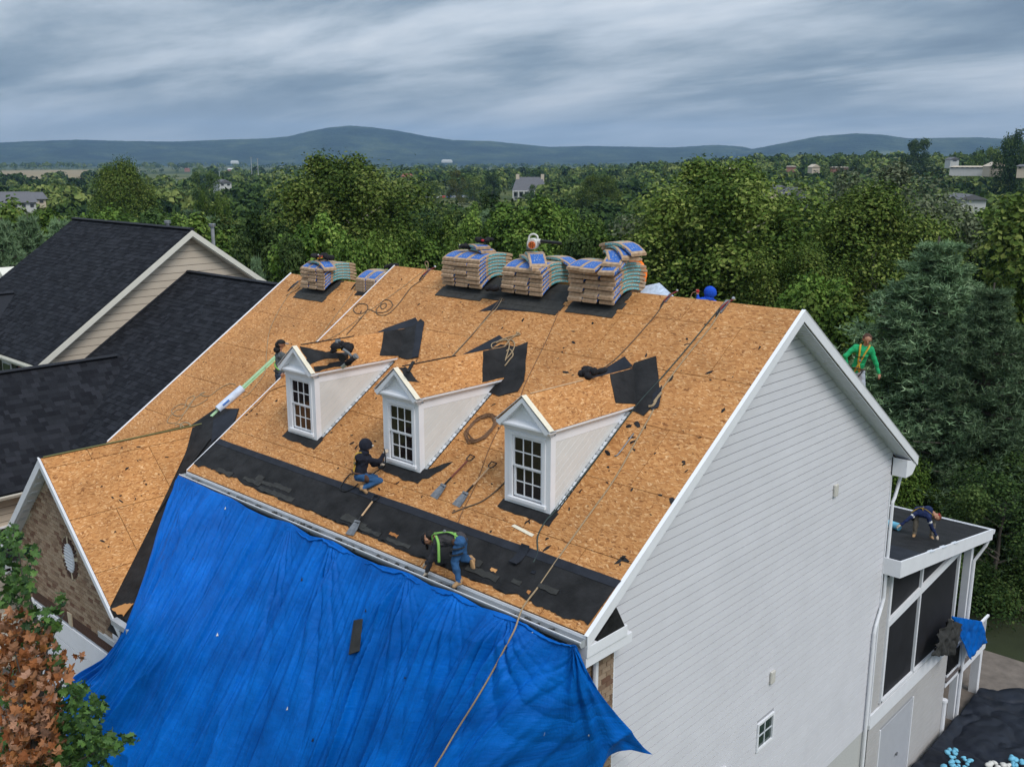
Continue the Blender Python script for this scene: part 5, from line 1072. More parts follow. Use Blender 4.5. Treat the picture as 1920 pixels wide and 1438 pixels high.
TP = [[(-10.15, -.175, -.05), (-9.70, -.86, -.86), (-8.60, -1.98, -1.66), (-9.12, -2.3, -2.69), (-10.33, -2.6, -3.73), (-9.3, -3.0, -4.7)],
 [(-8.9, -.185, -.05), (-8.5, -1.0, -.92), (-7.9, -2.05, -1.75), (-8.2, -2.55, -2.8), (-8.7, -2.85, -3.8), (-8.4, -3.2, -5.0)],
 [(-6.6, -.185, -.055), (-6.5, -.95, -1.1), (-6.4, -1.7, -2.1), (-6.4, -2.3, -3.2), (-6.5, -2.8, -4.3), (-6.5, -3.2, -5.4)],
 [(-4.1, -.185, -.055), (-4.0, -.75, -1.1), (-3.9, -1.3, -2.2), (-3.9, -1.8, -3.3), (-3.9, -2.3, -4.4), (-3.9, -2.7, -5.5)],
 [(-1.8, -.185, -.055), (-1.95, -.55, -.95), (-2.1, -.95, -1.9), (-2.3, -1.35, -2.9), (-2.5, -1.7, -4.0), (-2.7, -2.0, -5.2)],
 [(-.42, -.185, -.06), (-.56, -.44, -.55), (-.74, -.72, -1.1), (-.94, -1.0, -1.7), (-1.14, -1.26, -2.3), (-1.34, -1.5, -2.9)],
 [(-.16, -.185, -.07), (-.12, -.24, -.6), (-.12, -.20, -1.1), (-.13, -.12, -1.5), (-.16, -.04, -1.9), (-.20, .02, -2.3)],
 [(-.09, -.185, -.075), (.03, -.18, -.5), (.10, .0, -.95), (.12, .17, -1.3), (.12, .38, -1.63), (.12, .64, -1.95)],
 [(-.04, -.18, -.08), (.10, -.10, -.45), (.15, .22, -.95), (.15, .62, -1.45), (.15, 1.08, -2.02), (.15, 1.42, -2.36)]]
ATT = [(-10.1, .6), (-9.55, .8), (-8.3, .5), (-6.35, 1.0), (-5.1, 1.2), (-3.35, 1.1), (-2.45, .8), (-1.55, 1.0), (-.12, 1.3)]
def tarp():
    nu, nv = 840, 300; rows = [catmull([c[j] for c in TP], 1) for j in range(0)]
    C = np.array([catmull(c, nv) for c in TP])            # columns x nv x 3
    U = np.linspace(0, 1, nu); G_ = np.zeros((nu, nv, 3))
    # smooth interpolation between unevenly spaced columns (monotone hermite)
    T_ = np.array(TU); D = np.zeros_like(C)
    for i in range(len(TU)):
        a, b = max(i-1, 0), min(i+1, len(TU)-1); D[i] = (C[b]-C[a])/(T_[b]-T_[a])
    for k, u in enumerate(U):
        i = min(np.searchsorted(T_, u, side='right')-1, len(TU)-2); h = T_[i+1]-T_[i]; s = (u-T_[i])/h
        G_[k] = (2*s**3-3*s*s+1)*C[i]+(s**3-2*s*s+s)*h*D[i]+(-2*s**3+3*s*s)*C[i+1]+(s**3-s*s)*h*D[i+1]
    W, V = np.meshgrid(U, np.linspace(0, 1, nv), indexing='ij'); xw = -10.13+W*10.1; dn = V*6.0
    # scallops of the top hem between the fixings
    ax = np.array([a[0] for a in ATT]); dist = np.min(np.abs(xw[:, :, None]-ax[None, None, :]), axis=2); sag = np.clip((xw+9.3)/2, 0, 1)*np.minimum(dist, .6)**1.3*.12
    G_[:, :, 2] -= sag*np.exp(-dn*1.3); G_[:, :, 1] -= sag*.3*np.exp(-dn*1.3)
    du = np.gradient(G_, axis=0); dv = np.gradient(G_, axis=1); Nn = np.cross(dv, du); Nn /= np.linalg.norm(Nn, axis=2)[:, :, None]+1e-9
    H = np.zeros_like(W)
    for k, (a, s) in enumerate(ATT):      # pleats radiating from each fixing
        dx = xw-a-.10*dn*math.sin(k*2.1); th = np.arctan2(dx, dn+.06); r = np.hypot(dx, dn); K = 15+(k*5) % 9
        p = np.abs(np.sin(th*K+k*1.7+.8*np.sin(r*.9+k)))**.8-.5; H += s*.085*p*np.exp(-(th/.40)**2)*np.exp(-r/4.5)*np.clip(r/.25, 0, 1)
        p2 = np.sin(th*(K*2.7)+k); H += s*.020*p2*np.exp(-(th/.32)**2)*np.exp(-r/3.0)*np.clip(r/.2, 0, 1)
    xs2 = xw+.10*dn; f1 = vnoise(xs2*1.5, dn*.10, 3); f2 = vnoise(xs2*4.2, dn*.14, 5); f3 = vnoise(xs2*11, dn*.18, 8); big = vnoise(xs2*.55, dn*.2, 2); rid = 1-np.abs(vnoise(xs2*1.9, dn*.12, 13))*5
    fade = np.clip(dn/.7, 0, 1); H += fade*(.16*f1+.13*f2+.11*f3+.045*vnoise(xs2*27, dn*.25, 31)+.18*big+.11*np.clip(rid, 0, 1)**3)
    H += .005*vnoise(xw*7, dn*7, 21)*fade+.003*vnoise(xw*3, dn*16, 23)
    left = np.clip((W-.0)/.10, 0, 1); H *= .45+.55*left
    fan = np.exp(-((W-.05)/.06)**2); H += .06*fan*np.sin(W*330)*np.clip((V-.35)*4, 0, 1)      # pleats of the gathered left edge
    rt = np.exp(-((W-.97)/.05)**2); H += .03*rt*np.sin(W*420+V*4)*np.clip(V*3, 0, 1); H *= np.where((W > .9), .6, 1)
    G_ += Nn*H[:, :, None]; G_[:, :, 1] = np.where(V < .02, np.minimum(G_[:, :, 1], -.15), G_[:, :, 1])
    return G_, Nn
TG, TN = tarp()
def tarp_obj():
    nu, nv, _ = TG.shape; idx = np.arange(nu*nv).reshape(nu, nv); F = np.stack([idx[:-1, :-1], idx[:-1, 1:], idx[1:, 1:], idx[1:, :-1]], -1).reshape(-1, 4)
    me = bpy.data.meshes.new('tarp'); me.from_pydata(TG.reshape(-1, 3).tolist(), [], F.tolist()); me.polygons.foreach_set('use_smooth', [True]*len(me.polygons))
    ul = me.uv_layers.new(name='UVMap'); uv = np.stack(np.meshgrid(np.linspace(0, 10.1, nu), np.linspace(0, 6, nv), indexing='ij'), -1).reshape(-1, 2); ul.data.foreach_set('uv', uv[F.reshape(-1)].ravel())
    m, nt, b = base('blue_tarp', .5, .13); tc = N(nt, 'ShaderNodeTexCoord')
    n1 = N(nt, 'ShaderNodeTexNoise', inp={'Scale': 1.1, 'Detail': 6, 'Roughness': .6}); L(nt, tc, 'UV', n1, 'Vector'); cr = ramp(nt, [(.3, (.0004, .080, .35)), (.5, (.0007, .120, .49)), (.7, (.0012, .160, .64))]); L(nt, n1, 'Fac', cr, 0)
    mp = N(nt, 'ShaderNodeMapping'); mp.inputs['Scale'].default_value = (3, 14, 1); L(nt, tc, 'UV', mp, 0); n2 = N(nt, 'ShaderNodeTexNoise', inp={'Scale': 2.2, 'Detail': 8, 'Roughness': .7}); L(nt, mp, 0, n2, 'Vector')
    mr = N(nt, 'ShaderNodeMapRange', inp={'From Min': .3, 'From Max': .7, 'To Min': .86, 'To Max': 1.1}); L(nt, n2, 'Fac', mr, 0); sc = N(nt, 'ShaderNodeVectorMath', operation='SCALE'); L(nt, cr, 0, sc, 0); L(nt, mr, 0, sc, 'Scale'); L(nt, sc, 0, b, 'Base Color')
    v = N(nt, 'ShaderNodeTexNoise', inp={'Scale': 9, 'Detail': 9, 'Roughness': .72, 'Distortion': .8}); L(nt, tc, 'UV', v, 'Vector'); mp3 = N(nt, 'ShaderNodeMapping'); mp3.inputs['Scale'].default_value = (60, 2.2, 1); L(nt, tc, 'UV', mp3, 0)
    v3 = N(nt, 'ShaderNodeTexNoise', inp={'Scale': 1, 'Detail': 4}); L(nt, mp3, 0, v3, 'Vector'); ad = N(nt, 'ShaderNodeMath', operation='ADD'); L(nt, v, 'Fac', ad, 0); L(nt, v3, 'Fac', ad, 1)
    bu = N(nt, 'ShaderNodeBump', inp={'Strength': .75, 'Distance': .02}); L(nt, ad, 0, bu, 'Height'); L(nt, bu, 0, b, 'Normal')
    t = N(nt, 'ShaderNodeBsdfTranslucent'); t.inputs[0].default_value = (.004, .12, .55, 1); mx = N(nt, 'ShaderNodeMixShader'); mx.inputs[0].default_value = .08; L(nt, b, 0, mx, 1); L(nt, t, 0, mx, 2); L(nt, mx, 0, nt.nodes['Material Output'], 0)
    MT['blue'] = m; o = link('tarpaulin', me, m); sm = o.modifiers.new('thick', 'SOLIDIFY'); sm.thickness = .004
    tag(o, 'large bright blue tarpaulin hung from the front gutter, falling in long folds', 'tarp')
tarp_obj()
def hem():
    t = bpy.data.objects['tarpaulin']
    for a, b, r0 in ((.40, .56, .035), (.585, .70, .03), (.72, .80, .026), (.83, .975, .032)):
        P = []; R = []; rnd = random.Random(int(a*100)); n = 26
        for i in range(n+1):
            u = a+(b-a)*i/n; v = int(2+abs(math.sin(i*.23+a*9))*5); q = TG[int(u*(TG.shape[0]-1)), v]; P.append(Vector(q.tolist())+Vector((0, -.01+rnd.uniform(-.01, .01), .004+rnd.uniform(-.008, .012)))); R.append(r0*(.2+.6*math.sin(math.pi*i/n))*rnd.uniform(.7, 1.15))
        MB().tube(P, R, 9, flat=.7).build('rolled_hem', MT['blue'], t, smooth=True)
hem()
def tpt(u, v, h=0):
    a = TG[int(np.clip(u, 0, 1)*(TG.shape[0]-1)), int(np.clip(v, 0, 1)*(TG.shape[1]-1))]; n = TN[int(np.clip(u, 0, 1)*(TG.shape[0]-1)), int(np.clip(v, 0, 1)*(TG.shape[1]-1))]; return Vector((a+n*h).tolist())
def proj(p):
    d = Vector(p)-CAM; z = d.dot(_f); return 960+FPX*d.dot(CR)/z, 719-FPX*d.dot(CU)/z
def tarp_at(px, py, h=0):      # the spot of the tarpaulin seen at that place
    d = TG.reshape(-1, 3)-np.array(CAM); z = d @ np.array(_f); x = 960+FPX*(d @ np.array(CR))/z; y = 719-FPX*(d @ np.array(CU))/z
    k = int(np.argmin((x-px)**2+(y-py)**2)); return Vector((TG.reshape(-1, 3)[k]+TN.reshape(-1, 3)[k]*h).tolist())
for i, (px, py, w, h) in enumerate(((977, 1044, .16, .34), (1002, 1075, .07, .05), (700, 1000, .12, .06))):      # curled-up felt flaps
    c = onroof(px, py); F_ = frame(c, (1, 0, 0), (0, 1, M_)); V = []; F = []
    for j in range(9):
        for k in (0, 1): V.append(to3(F_, ((k-.5)*w, (j/8-.5)*h), .035+.09*h*(abs(j/8-.5)*2.6)**2))
    for j in range(8): F.append((2*j, 2*j+1, 2*j+3, 2*j+2))
    o = MB().add(V, F).build('felt_flap', MT['felt2'], house); s_ = o.modifiers.new('t', 'SOLIDIFY'); s_.thickness = .006
# small leftovers on the tarpaulin
sgn = 1 if TN[300, 120].dot(np.array(CAM)-TG[300, 120]) > 0 else -1
p = tarp_at(668, 1193, .03*sgn); ft = MB(); q = [tarp_at(*c, .02*sgn) for c in ((664, 1162), (680, 1160), (674, 1220), (656, 1226))]; ft.prism(q, (q[1]-q[0]).cross(q[3]-q[0]).normalized()*.02)
tag(ft.build('felt_strip', MT['felt3']), 'short black shingle strip caught on the blue tarpaulin', 'shingle strip')
for i, (a, b, w, mm) in enumerate(((566, 1086, 5, 'black'), (686, 1145, 4, 'black'), (408, 1190, 5, 'offwhite'), (587, 1387, 5, 'black'), (539, 1328, 4, 'offwhite'), (760, 1270, 4, 'black'), (423, 953, 3, 'offwhite'), (1000, 1185, 3, 'offwhite'), (1020, 1375, 4, 'offwhite'), (1104, 1376, 3, 'offwhite'), (362, 1047, 3, 'black'))):
    q = [tarp_at(a+dx*w, b+dy*w, .012*sgn) for dx, dy in ((-.4, .6), (.5, .4), (.2, -.8))]
    if (q[1]-q[0]).cross(q[2]-q[0]).length < 1e-7: continue
    tag(MB().prism(q, (q[1]-q[0]).cross(q[2]-q[0]).normalized()*.004).build('scrap', MT[mm]), f"tiny {'black' if mm == 'black' else 'pale'} scrap stuck to the blue tarpaulin", 'scrap', 'scraps on the tarpaulin')

# ---------------------------------------------------------------- bundles of shingles straddling the ridge
def mat_bundle(kind):
    m, nt, b = base('bundle_'+kind, .62, .3); tc = N(nt, 'ShaderNodeTexCoord'); sp = N(nt, 'ShaderNodeSeparateXYZ'); L(nt, tc, 'UV', sp, 0)
    n = N(nt, 'ShaderNodeTexNoise', inp={'Scale': 14, 'Detail': 6, 'Roughness': .65}); L(nt, tc, 'Object', n, 'Vector'); oi = N(nt, 'ShaderNodeObjectInfo')
    kr = ramp(nt, [(.25, (.21, .13, .075)), (.45, (.37, .25, .155)), (.6, (.44, .31, .20)), (.8, (.52, .39, .265))]); L(nt, n, 'Fac', kr, 0); last = (kr, 0)
    def band(ax, lo, hi):
        a = N(nt, 'ShaderNodeMath', operation='GREATER_THAN'); L(nt, sp, ax, a, 0); a.inputs[1].default_value = lo; c = N(nt, 'ShaderNodeMath', operation='LESS_THAN'); L(nt, sp, ax, c, 0); c.inputs[1].default_value = hi
        m_ = N(nt, 'ShaderNodeMath', operation='MULTIPLY'); L(nt, a, 0, m_, 0); L(nt, c, 0, m_, 1); return m_
    def over(fac, col):
        nonlocal last
        x = N(nt, 'ShaderNodeMix', data_type='RGBA'); L(nt, fac, 0, x, 0); L(nt, last[0], last[1], x, 6); x.inputs[7].default_value = (*col, 1); last = (x, 2)
    def mul(a, c): q = N(nt, 'ShaderNodeMath', operation='MULTIPLY'); L(nt, a, 0, q, 0); L(nt, c, 0, q, 1); return q
    def script(sx, sy, th, seed):
        mp = N(nt, 'ShaderNodeMapping'); mp.inputs['Scale'].default_value = (sx, sy, 1); mp.inputs['Location'].default_value = (seed, 0, 0); L(nt, tc, 'UV', mp, 0)
        q = N(nt, 'ShaderNodeTexNoise', inp={'Scale': 1, 'Detail': 2}); L(nt, mp, 0, q, 'Vector'); g = N(nt, 'ShaderNodeMath', operation='GREATER_THAN'); L(nt, q, 'Fac', g, 0); g.inputs[1].default_value = th; return g
    if kind == 'side':
        over(mul(band('X', .28, .80), script(22, 2.2, .40, 3)), (.05, .36, .40)); over(mul(mul(band('X', .33, .78), band('Y', .3, .72)), script(60, 3, .52, 9)), (.55, .62, .6)); over(band('X', .02, .20), (.02, .13, .50)); over(mul(band('X', .05, .17), script(50, 3, .58, 5)), (.6, .68, .75))
    elif kind == 'top':
        over(mul(band('X', .05, .36), band('Y', .10, .90)), (.03, .12, .40)); over(mul(mul(band('X', .08, .34), band('Y', .15, .85)), script(30, 12, .60, 5)), (.30, .33, .38)); over(mul(band('X', .5, .9), mul(band('Y', .3, .7), script(14, 6, .5, 2))), (.06, .38, .42))
    L(nt, last[0], last[1], b, 'Base Color'); bu = N(nt, 'ShaderNodeBump', inp={'Strength': .5, 'Distance': .012}); L(nt, n, 'Fac', bu, 'Height'); L(nt, bu, 0, b, 'Normal'); return m
BM = [mat_bundle('kraft'), mat_bundle('side'), mat_bundle('top')]
def bundle_mesh(c, w=.345, h=.066, l=.98, seed=0, wav=.006, cx=0):
    rnd = random.Random(seed); n = 14; V = []; F = []; MI = []; UV = []
    ring = [(-w/2, .012), (-w/2, h-.012), (-w/2+.014, h), (w/2-.014, h), (w/2, h-.012), (w/2, .012), (w/2-.014, 0), (-w/2+.014, 0)]; wob = [rnd.uniform(-wav, wav) for _ in range(n+1)]
    for j in range(n+1):
        y = -l/2+l*j/n; e = .78 if j in (0, n) else (.95 if j in (1, n-1) else 1)
        for x, z in ring: V.append((x*(1+wob[j]*.9)+wob[j]*.6, y, -c*y*y*(1 if y < 0 else .38)+(z-h/2)*e+h/2+wob[j]*.35))
    k = 8; mi = [1, 0, 2, 0, 1, 0, 0, 0]
    for j in range(n):
        for i in range(k):
            F.append((j*k+i, j*k+(i+1) % k, (j+1)*k+(i+1) % k, (j+1)*k+i)); MI.append({0: 1, 1: 0, 2: 2, 3: 0, 4: 1, 5: 0, 6: 0, 7: 0}[i])
            a, b_ = j/n, (j+1)/n; v0, v1 = (0, 1); UV += [(a, v0), (a, v1), (b_, v1), (b_, v0)]
    F.append(tuple(range(k-1, -1, -1))); MI.append(0); UV += [(.5, .5)]*k; F.append(tuple(range(n*k, n*k+k))); MI.append(0); UV += [(.5, .5)]*k
    F = [f[::-1] for f in F]; U2 = []; i = 0
    for f in F: U2 += UV[i:i+len(f)][::-1]; i += len(f)
    me = bpy.data.meshes.new('bundle'); me.from_pydata(V, [], F); me.polygons.foreach_set('material_index', MI); ul = me.uv_layers.new(name='UVMap'); ul.data.foreach_set('uv', np.array(U2).ravel())
    for m in BM: me.materials.append(m)
    me.update(); return me
BCACHE = {}
def bundle(loc, c, label, group, rz=0, rx=0, ry=0, w=.345, h=.066, l=.98, seed=0):
    key = (round(c, 2), w, h, l, seed % 4)
    if key not in BCACHE: BCACHE[key] = bundle_mesh(c, w, h, l, seed % 4+10)
    o = bpy.data.objects.new('shingle_bundle', BCACHE[key]); COL.objects.link(o); o.location = loc; o.rotation_euler = (rx, ry, rz); tag(o, label, 'shingle bundle', group); return o
ORD = ['bottom', 'second', 'third', 'fourth', 'fifth', 'sixth', 'seventh', 'eighth', 'ninth']
def stack(x0, x1, zr, layers, nm, w, ncol=3, yc=5.43, c0=.98, dc=.075, h=.068):
    pitch = (x1-x0)/ncol; rnd = random.Random(int(-x0*7)); g = f'bundles of shingles in the {nm} stack'
    for k in range(layers):
        for j in range(ncol):
            x = x0+pitch*(j+.5)+rnd.uniform(-.012, .012); c = c0-dc*k
            nmc = ['left', 'middle', 'right'][j] if ncol == 3 else f'{j}'
            lab = f'kraft-wrapped bundle of shingles, {ORD[k]} layer, {nmc} column of the {nm} stack' if k < layers-1 else f'topmost full bundle of the {nmc} column in the {nm} stack, blue print on top'
            bundle((x, yc+rnd.uniform(-.03, .03), zr+.04+k*h), c, lab, g, rz=rnd.uniform(-.035, .035), w=round(pitch-.018, 3), h=h-.002, seed=rnd.randrange(4))
stack(-13.06, -12.09, HR+OFF, 6, 'leftmost', .315)
stack(-7.95, -6.80, HR, 7, 'second', .37); stack(-6.20, -5.12, HR, 6, 'third', .35); stack(-4.48, -3.40, HR, 7, 'tallest right', .35)
for k in range(5):      # stack half hidden behind the white rake
    for j in range(3): bundle((-11.08+j*.34, 5.72+.03*j, HR+OFF+.0+k*.068), .8, f"bundle in the low stack half hidden behind the main rake, {['left', 'middle', 'right'][j]} column, {ORD[k]} layer", 'bundles in the half-hidden stack', w=.33, seed=j+k)
bundle((-12.50, 5.2, HR+OFF+.425), .62, 'single bundle lying on top of the leftmost stack', None, rz=1.35, w=.33, seed=1)
# loose bundles thrown on top
bundle((-7.25, 5.45, HR+.53), .4, 'loose bundle on top of the second stack, blue printed end', None, rz=1.25, l=.62, w=.34, seed=2); bundle((-7.28, 5.40, HR+.60), .3, 'upper loose bundle on the second stack, under the black bag', None, rz=1.1, l=.55, w=.32, seed=3)
bundle((-5.62, 5.25, HR+.47), .55, 'loose bundle lying askew on the third stack, brown side up', None, rz=1.0, rx=.10, seed=1); bundle((-5.62, 5.30, HR+.545), .8, 'upper askew bundle on the third stack, under the leaf blower', None, rz=.85, rx=.05, seed=2); bundle((-5.35, 5.70, HR+.46), .6, 'folded brown wrapper bundle behind the leaf blower', None, rz=1.5, seed=0)
for i, (x, y, z, c, rz_, ry_) in enumerate(((-3.92, 5.25, .50, .5, .04, .0), (-4.28, 5.35, .50, .5, -.05, .0), (-3.56, 5.3, .50, .6, .10, -.04), (-3.60, 5.45, .57, .6, .22, -.06), (-3.66, 5.42, .64, .6, .34, .05), (-3.80, 5.45, .71, .7, .75, -.08), (-3.70, 5.5, .78, .75, 1.05, .05), (-3.66, 5.5, .85, .7, 1.3, -.03))):
    bundle((x, y, HR+z), c, ['left loose bundle on the shoulder of the tallest stack', 'outer left loose bundle on the shoulder of the tallest stack', 'first sagging bundle across the tallest stack', 'second sagging bundle across the tallest stack', 'third sagging bundle across the tallest stack', 'crosswise bundle near the top of the tallest stack', 'crosswise bundle just below the very top of the tallest stack', 'very topmost bundle of the tallest stack, arched'][i], 'loose bundles on the tallest stack', rz=rz_, ry=ry_, w=.35, seed=i)
# strips of black starter shingles laid under the stacks: each pad one thing with its strips as parts
def pad(x0, x1, y0, y1, off, label, seed):
    rnd = random.Random(seed); e = thing('shingle_pad', ((x0+x1)/2, y0, Z0(y0)+off), label, 'roofing pad', 'black shingle pads under the stacks'); F_ = frame((x0, y0, Z0(y0)+off), (1, 0, 0), (0, 1, M_)); vmax = (min(y1, YR-.02)-y0)*k_; v = 0; k = 0
    while v < vmax-.03:
        x = -rnd.uniform(0, .25)
        while x < x1-x0:
            w = rnd.uniform(.25, .5); a, b_ = max(x, rnd.uniform(-.03, .03)), min(x+w, x1-x0+rnd.uniform(-.04, .04))
            if b_-a > .05: MB().prism([to3(F_, (a, v), .021+.004*(k % 2)), to3(F_, (b_, v+rnd.uniform(-.01, .01)), .021), to3(F_, (b_, min(v+.17, vmax)), .019), to3(F_, (a, min(v+.17, vmax)), .019)], F_[3]*.011).build('shingle_strip', MT['felt3'], e)
            x += w+.004
        v += .13; k += 1
pad(-13.2, -12.0, 4.80, 5.5, OFF, 'black shingle pad under the leftmost stack', 1); pad(-8.02, -6.75, 4.84, 5.5, 0, 'black shingle pad under the second stack', 2); pad(-6.9, -6.15, 4.92, 5.5, 0, 'black felt pad between the second and third stacks', 3)
pad(-6.15, -4.6, 4.76, 5.5, 0, 'black shingle pad under the third stack', 4); pad(-4.5, -3.34, 4.86, 5.5, 0, 'black shingle pad under the tallest stack', 5)
e = thing('felt_piece', (-11, 5, 3), 'torn black felt piece left of the half-hidden stack', 'felt'); sheet_patch(e, FWl, wpoly([(665, 555), (690, 530), (705, 545), (690, 556)]), 'felt', 'felt_sheet', jag=.02, seed=2)
sheet_patch(house, FS, vpoly([(900, 585), (935, 566), (985, 572), (990, 586), (945, 582)]), 'felt2', 'felt_scrap', lift=.022, jag=.02, seed=3)

# ---------------------------------------------------------------- ropes, hoses, cords
def surf(pts, off=0, lift=.03): return [onroof(px, py, off)+Vector((0, 0, lift)) for px, py in pts]
def spline(pts, per=8):
    P = np.array([tuple(p) for p in pts]); return [Vector(p.tolist()) for p in catmull(P, (len(P)-1)*per+1)]
def line_thing(nm, label, cat, pts, r, m, group=None, per=8, n=6):
    o = MB().tube(spline(pts, per), r, n).build(nm, MT[m], None, smooth=True); return tag(o, label, cat, group)
line_thing('rope', 'long tan rope from the ridge over the felt strip and down the blue tarpaulin', 'rope', surf([(1360, 570), (1333, 615), (1290, 668), (1240, 735), (1226, 770), (1190, 835), (1150, 905), (1100, 975), (1045, 1052), (1012, 1100)], 0, .03)+[onroof(985, 1143, 0)+Vector((0, -.05, .05))]+[tarp_at(a, b, .035*sgn) for a, b in ((968, 1180), (950, 1215), (925, 1262), (895, 1315), (860, 1370), (835, 1412), (818, 1440), (800, 1475))], .013, 'rope')
line_thing('cable', 'dark green lifeline running from the ridge anchor down past the right dormer', 'rope', surf([(1357, 572), (1330, 605), (1285, 660), (1240, 712), (1190, 768), (1120, 860), (1062, 935), (1040, 962), (1022, 982), (1008, 1010), (1008, 1040), (1000, 1058)]), .0115, 'cable')
line_thing('rope', 'brown lifeline from the ridge to the bag above the right dormer', 'rope', surf([(1250, 562), (1232, 590), (1205, 622), (1180, 650), (1150, 680), (1118, 702)]), .010, 'rope_d')
line_thing('rope', 'thin brown line from between the two right stacks down beside the middle dormer', 'rope', surf([(1052, 568), (1048, 585), (1025, 640), (1008, 675), (985, 722), (970, 760), (940, 800), (918, 842), (892, 912), (868, 960), (855, 995)]), .0065, 'hose')
line_thing('hose', 'dark hose running from the second stack down to the middle dormer ridge', 'hose', surf([(940, 560), (930, 575), (905, 607), (880, 637), (848, 672)]), .011, 'rope_d'); line_thing('rope', 'tan rope beside the dark hose left of the middle dormer', 'rope', surf([(942, 562), (932, 580), (915, 598), (890, 625), (862, 655), (848, 670)]), .009, 'rope')
line_thing('rope', 'tan rope from the left dormer up to the anchor on the ridge', 'rope', surf([(608, 642), (640, 625), (700, 580), (750, 545), (795, 510)]), .008, 'rope')
line_thing('hose', 'brown hose curling in two loops above the left dormer', 'hose', surf([(650, 630), (668, 610), (686, 588), (690, 578), (685, 573), (672, 573), (663, 582), (668, 590), (680, 590), (692, 583), (705, 588), (722, 588), (735, 578), (733, 568), (722, 565), (714, 573), (716, 582), (724, 578), (722, 571), (708, 580), (706, 590), (716, 594), (730, 590), (748, 572), (770, 543), (790, 528), (800, 515)]), .011, 'rope_d')
line_thing('rope', 'thin tan lifeline along the inner side of the white wing rake', 'rope', surf([(672, 533), (655, 560), (625, 600), (598, 635), (588, 648)], OFF), .008, 'rope')
line_thing('rope', 'tan lifeline curving down the bare wing roof from the leftmost stack', 'rope', surf([(560, 535), (541, 556), (520, 590), (505, 625), (500, 665), (497, 700), (480, 725), (465, 742), (455, 748)], OFF), .009, 'rope')
line_thing('rope', 'tan rope tied near the top of the bare wing roof', 'rope', surf([(570, 533), (558, 545), (545, 552), (536, 557)], OFF), .009, 'rope_d')
line_thing('hose', 'brown hose on the sloping boards left of the left dormer', 'hose', surf([(539, 724), (520, 730), (505, 737), (495, 748), (484, 760), (470, 772)], 0), .009, 'hose')
line_thing('hose', 'brown hose leaving the right dormer towards the shovels', 'hose', surf([(947, 907), (925, 928), (900, 945), (872, 955), (848, 965)]), .012, 'rope_d')
line_thing('rope', 'tangled tan rope heap low on the bare wing roof', 'rope', surf([(442, 724), (430, 722), (410, 732), (392, 745), (375, 742), (384, 738), (362, 752), (350, 770), (335, 792), (320, 796), (314, 790), (330, 772), (345, 768), (352, 750), (365, 747), (345, 778), (330, 782), (322, 772), (340, 760), (360, 765), (378, 758), (390, 750)], OFF), .010, 'rope', per=5)
line_thing('rope', 'small knotted rope coil at the peak of the garage ridge', 'rope', surf([(328, 800), (335, 797), (345, 803), (338, 809), (350, 812), (358, 806), (354, 797), (345, 795), (338, 801), (344, 808), (356, 810), (359, 801), (350, 794), (336, 798)], -.42), .013, 'rope', per=5)
def coil(px, py, rx, ry, turns, label, m, r, off=0, seed=1, cat='hose', nm='hose'):
    rnd = random.Random(seed); c = onroof(px, py, off); P = []
    for i in range(turns*12):
        a = i/12*2*math.pi; k = 1+rnd.uniform(-.13, .13)+.1*math.sin(a*.37); x, y = rx*k*math.cos(a), ry*k*math.sin(a); P.append(c+Vector((x, y, M_*y+.02+.003*(i/12)+rnd.uniform(0, .01))))
    return line_thing(nm, label, cat, P, r, m, per=2)
coil(902, 806, .24, .26, 9, 'coiled brown air hose lying between the middle and right dormers', 'hose', .009)
line_thing('rope', 'tan rope heap on the black felt above the middle dormer', 'rope', surf([(972, 628), (958, 640), (935, 645), (922, 650), (925, 658), (945, 655), (957, 642), (965, 650), (960, 665), (945, 682), (938, 690), (945, 692), (955, 680), (962, 670), (955, 660), (940, 672), (936, 685), (943, 690), (950, 672), (955, 650), (946, 640), (930, 648), (950, 638), (975, 632), (968, 628)], 0, .05), .012, 'rope', per=5)
def anchor(px, py, off, label, m='red', s=1):
    c = onroof(px, py, off); e = thing_local('roof_anchor', c, label, 'anchor', 'lifeline anchors on the ridge'); MB().box((0, 0, .03), (.09*s, .34*s, .02), Matrix.Rotation(math.atan(M_), 3, 'X')).build('plate', MT['steel'], e)
    MB().tube([(-.03, -.16, -.08), (.0, -.05, .03), (.02, .1, .10), (.05, .20, .13)], .018*s, 7).build('strap', MT[m] if m != 'red' else mat('dark_red_strap', (.16, .018, .022), .7, .5, 40), e); MB().tube([(.0, -.22, -.12), (-.02, -.1, -.02), (.01, .02, .06)], .022*s, 7).build('grab', MT['black'], e); MB().ball((.06, .2, .15), .035*s, 8).build('clip', MT['silver'], e)
anchor(1357, 578, 0, 'red and black lifeline anchor on the ridge near the gable peak'); anchor(1252, 562, 0, 'dark red lifeline anchor beside the pale wrap sheet', s=.7); anchor(800, 514, 0, 'anchor with red strap on the ridge left of the second stack', s=.8); anchor(553, 536, OFF, 'black rope grab near the leftmost stack', 'black', .8); anchor(672, 532, OFF, 'black rope grab beside the half-hidden stack', 'black', .8)
line_thing('rope', 'loop of rope standing up from the ridge left of the second stack', 'rope', [onroof(800, 512)+Vector(v) for v in ((0, 0, .03), (-.02, .02, .12), (-.08, .03, .2), (-.05, .03, .25), (.02, .03, .22), (.02, .02, .1), (.01, 0, .04))], .009, 'rope')
coil(1194, 822, .0, .0, 1, 'tiny', 'steel', .001) if False else None
line_thing('steel_lanyard', 'short steel-ended lanyard lying right of the right dormer', 'lanyard', surf([(1188, 816), (1172, 838), (1158, 856), (1152, 858)]), .012, 'steel')
line_thing('rope', 'knotted end of the tan rope beside the right black felt', 'knot', surf([(1240, 742), (1232, 752), (1226, 760), (1230, 756), (1224, 766), (1216, 768)], 0, .05), .022, 'rope', per=4)
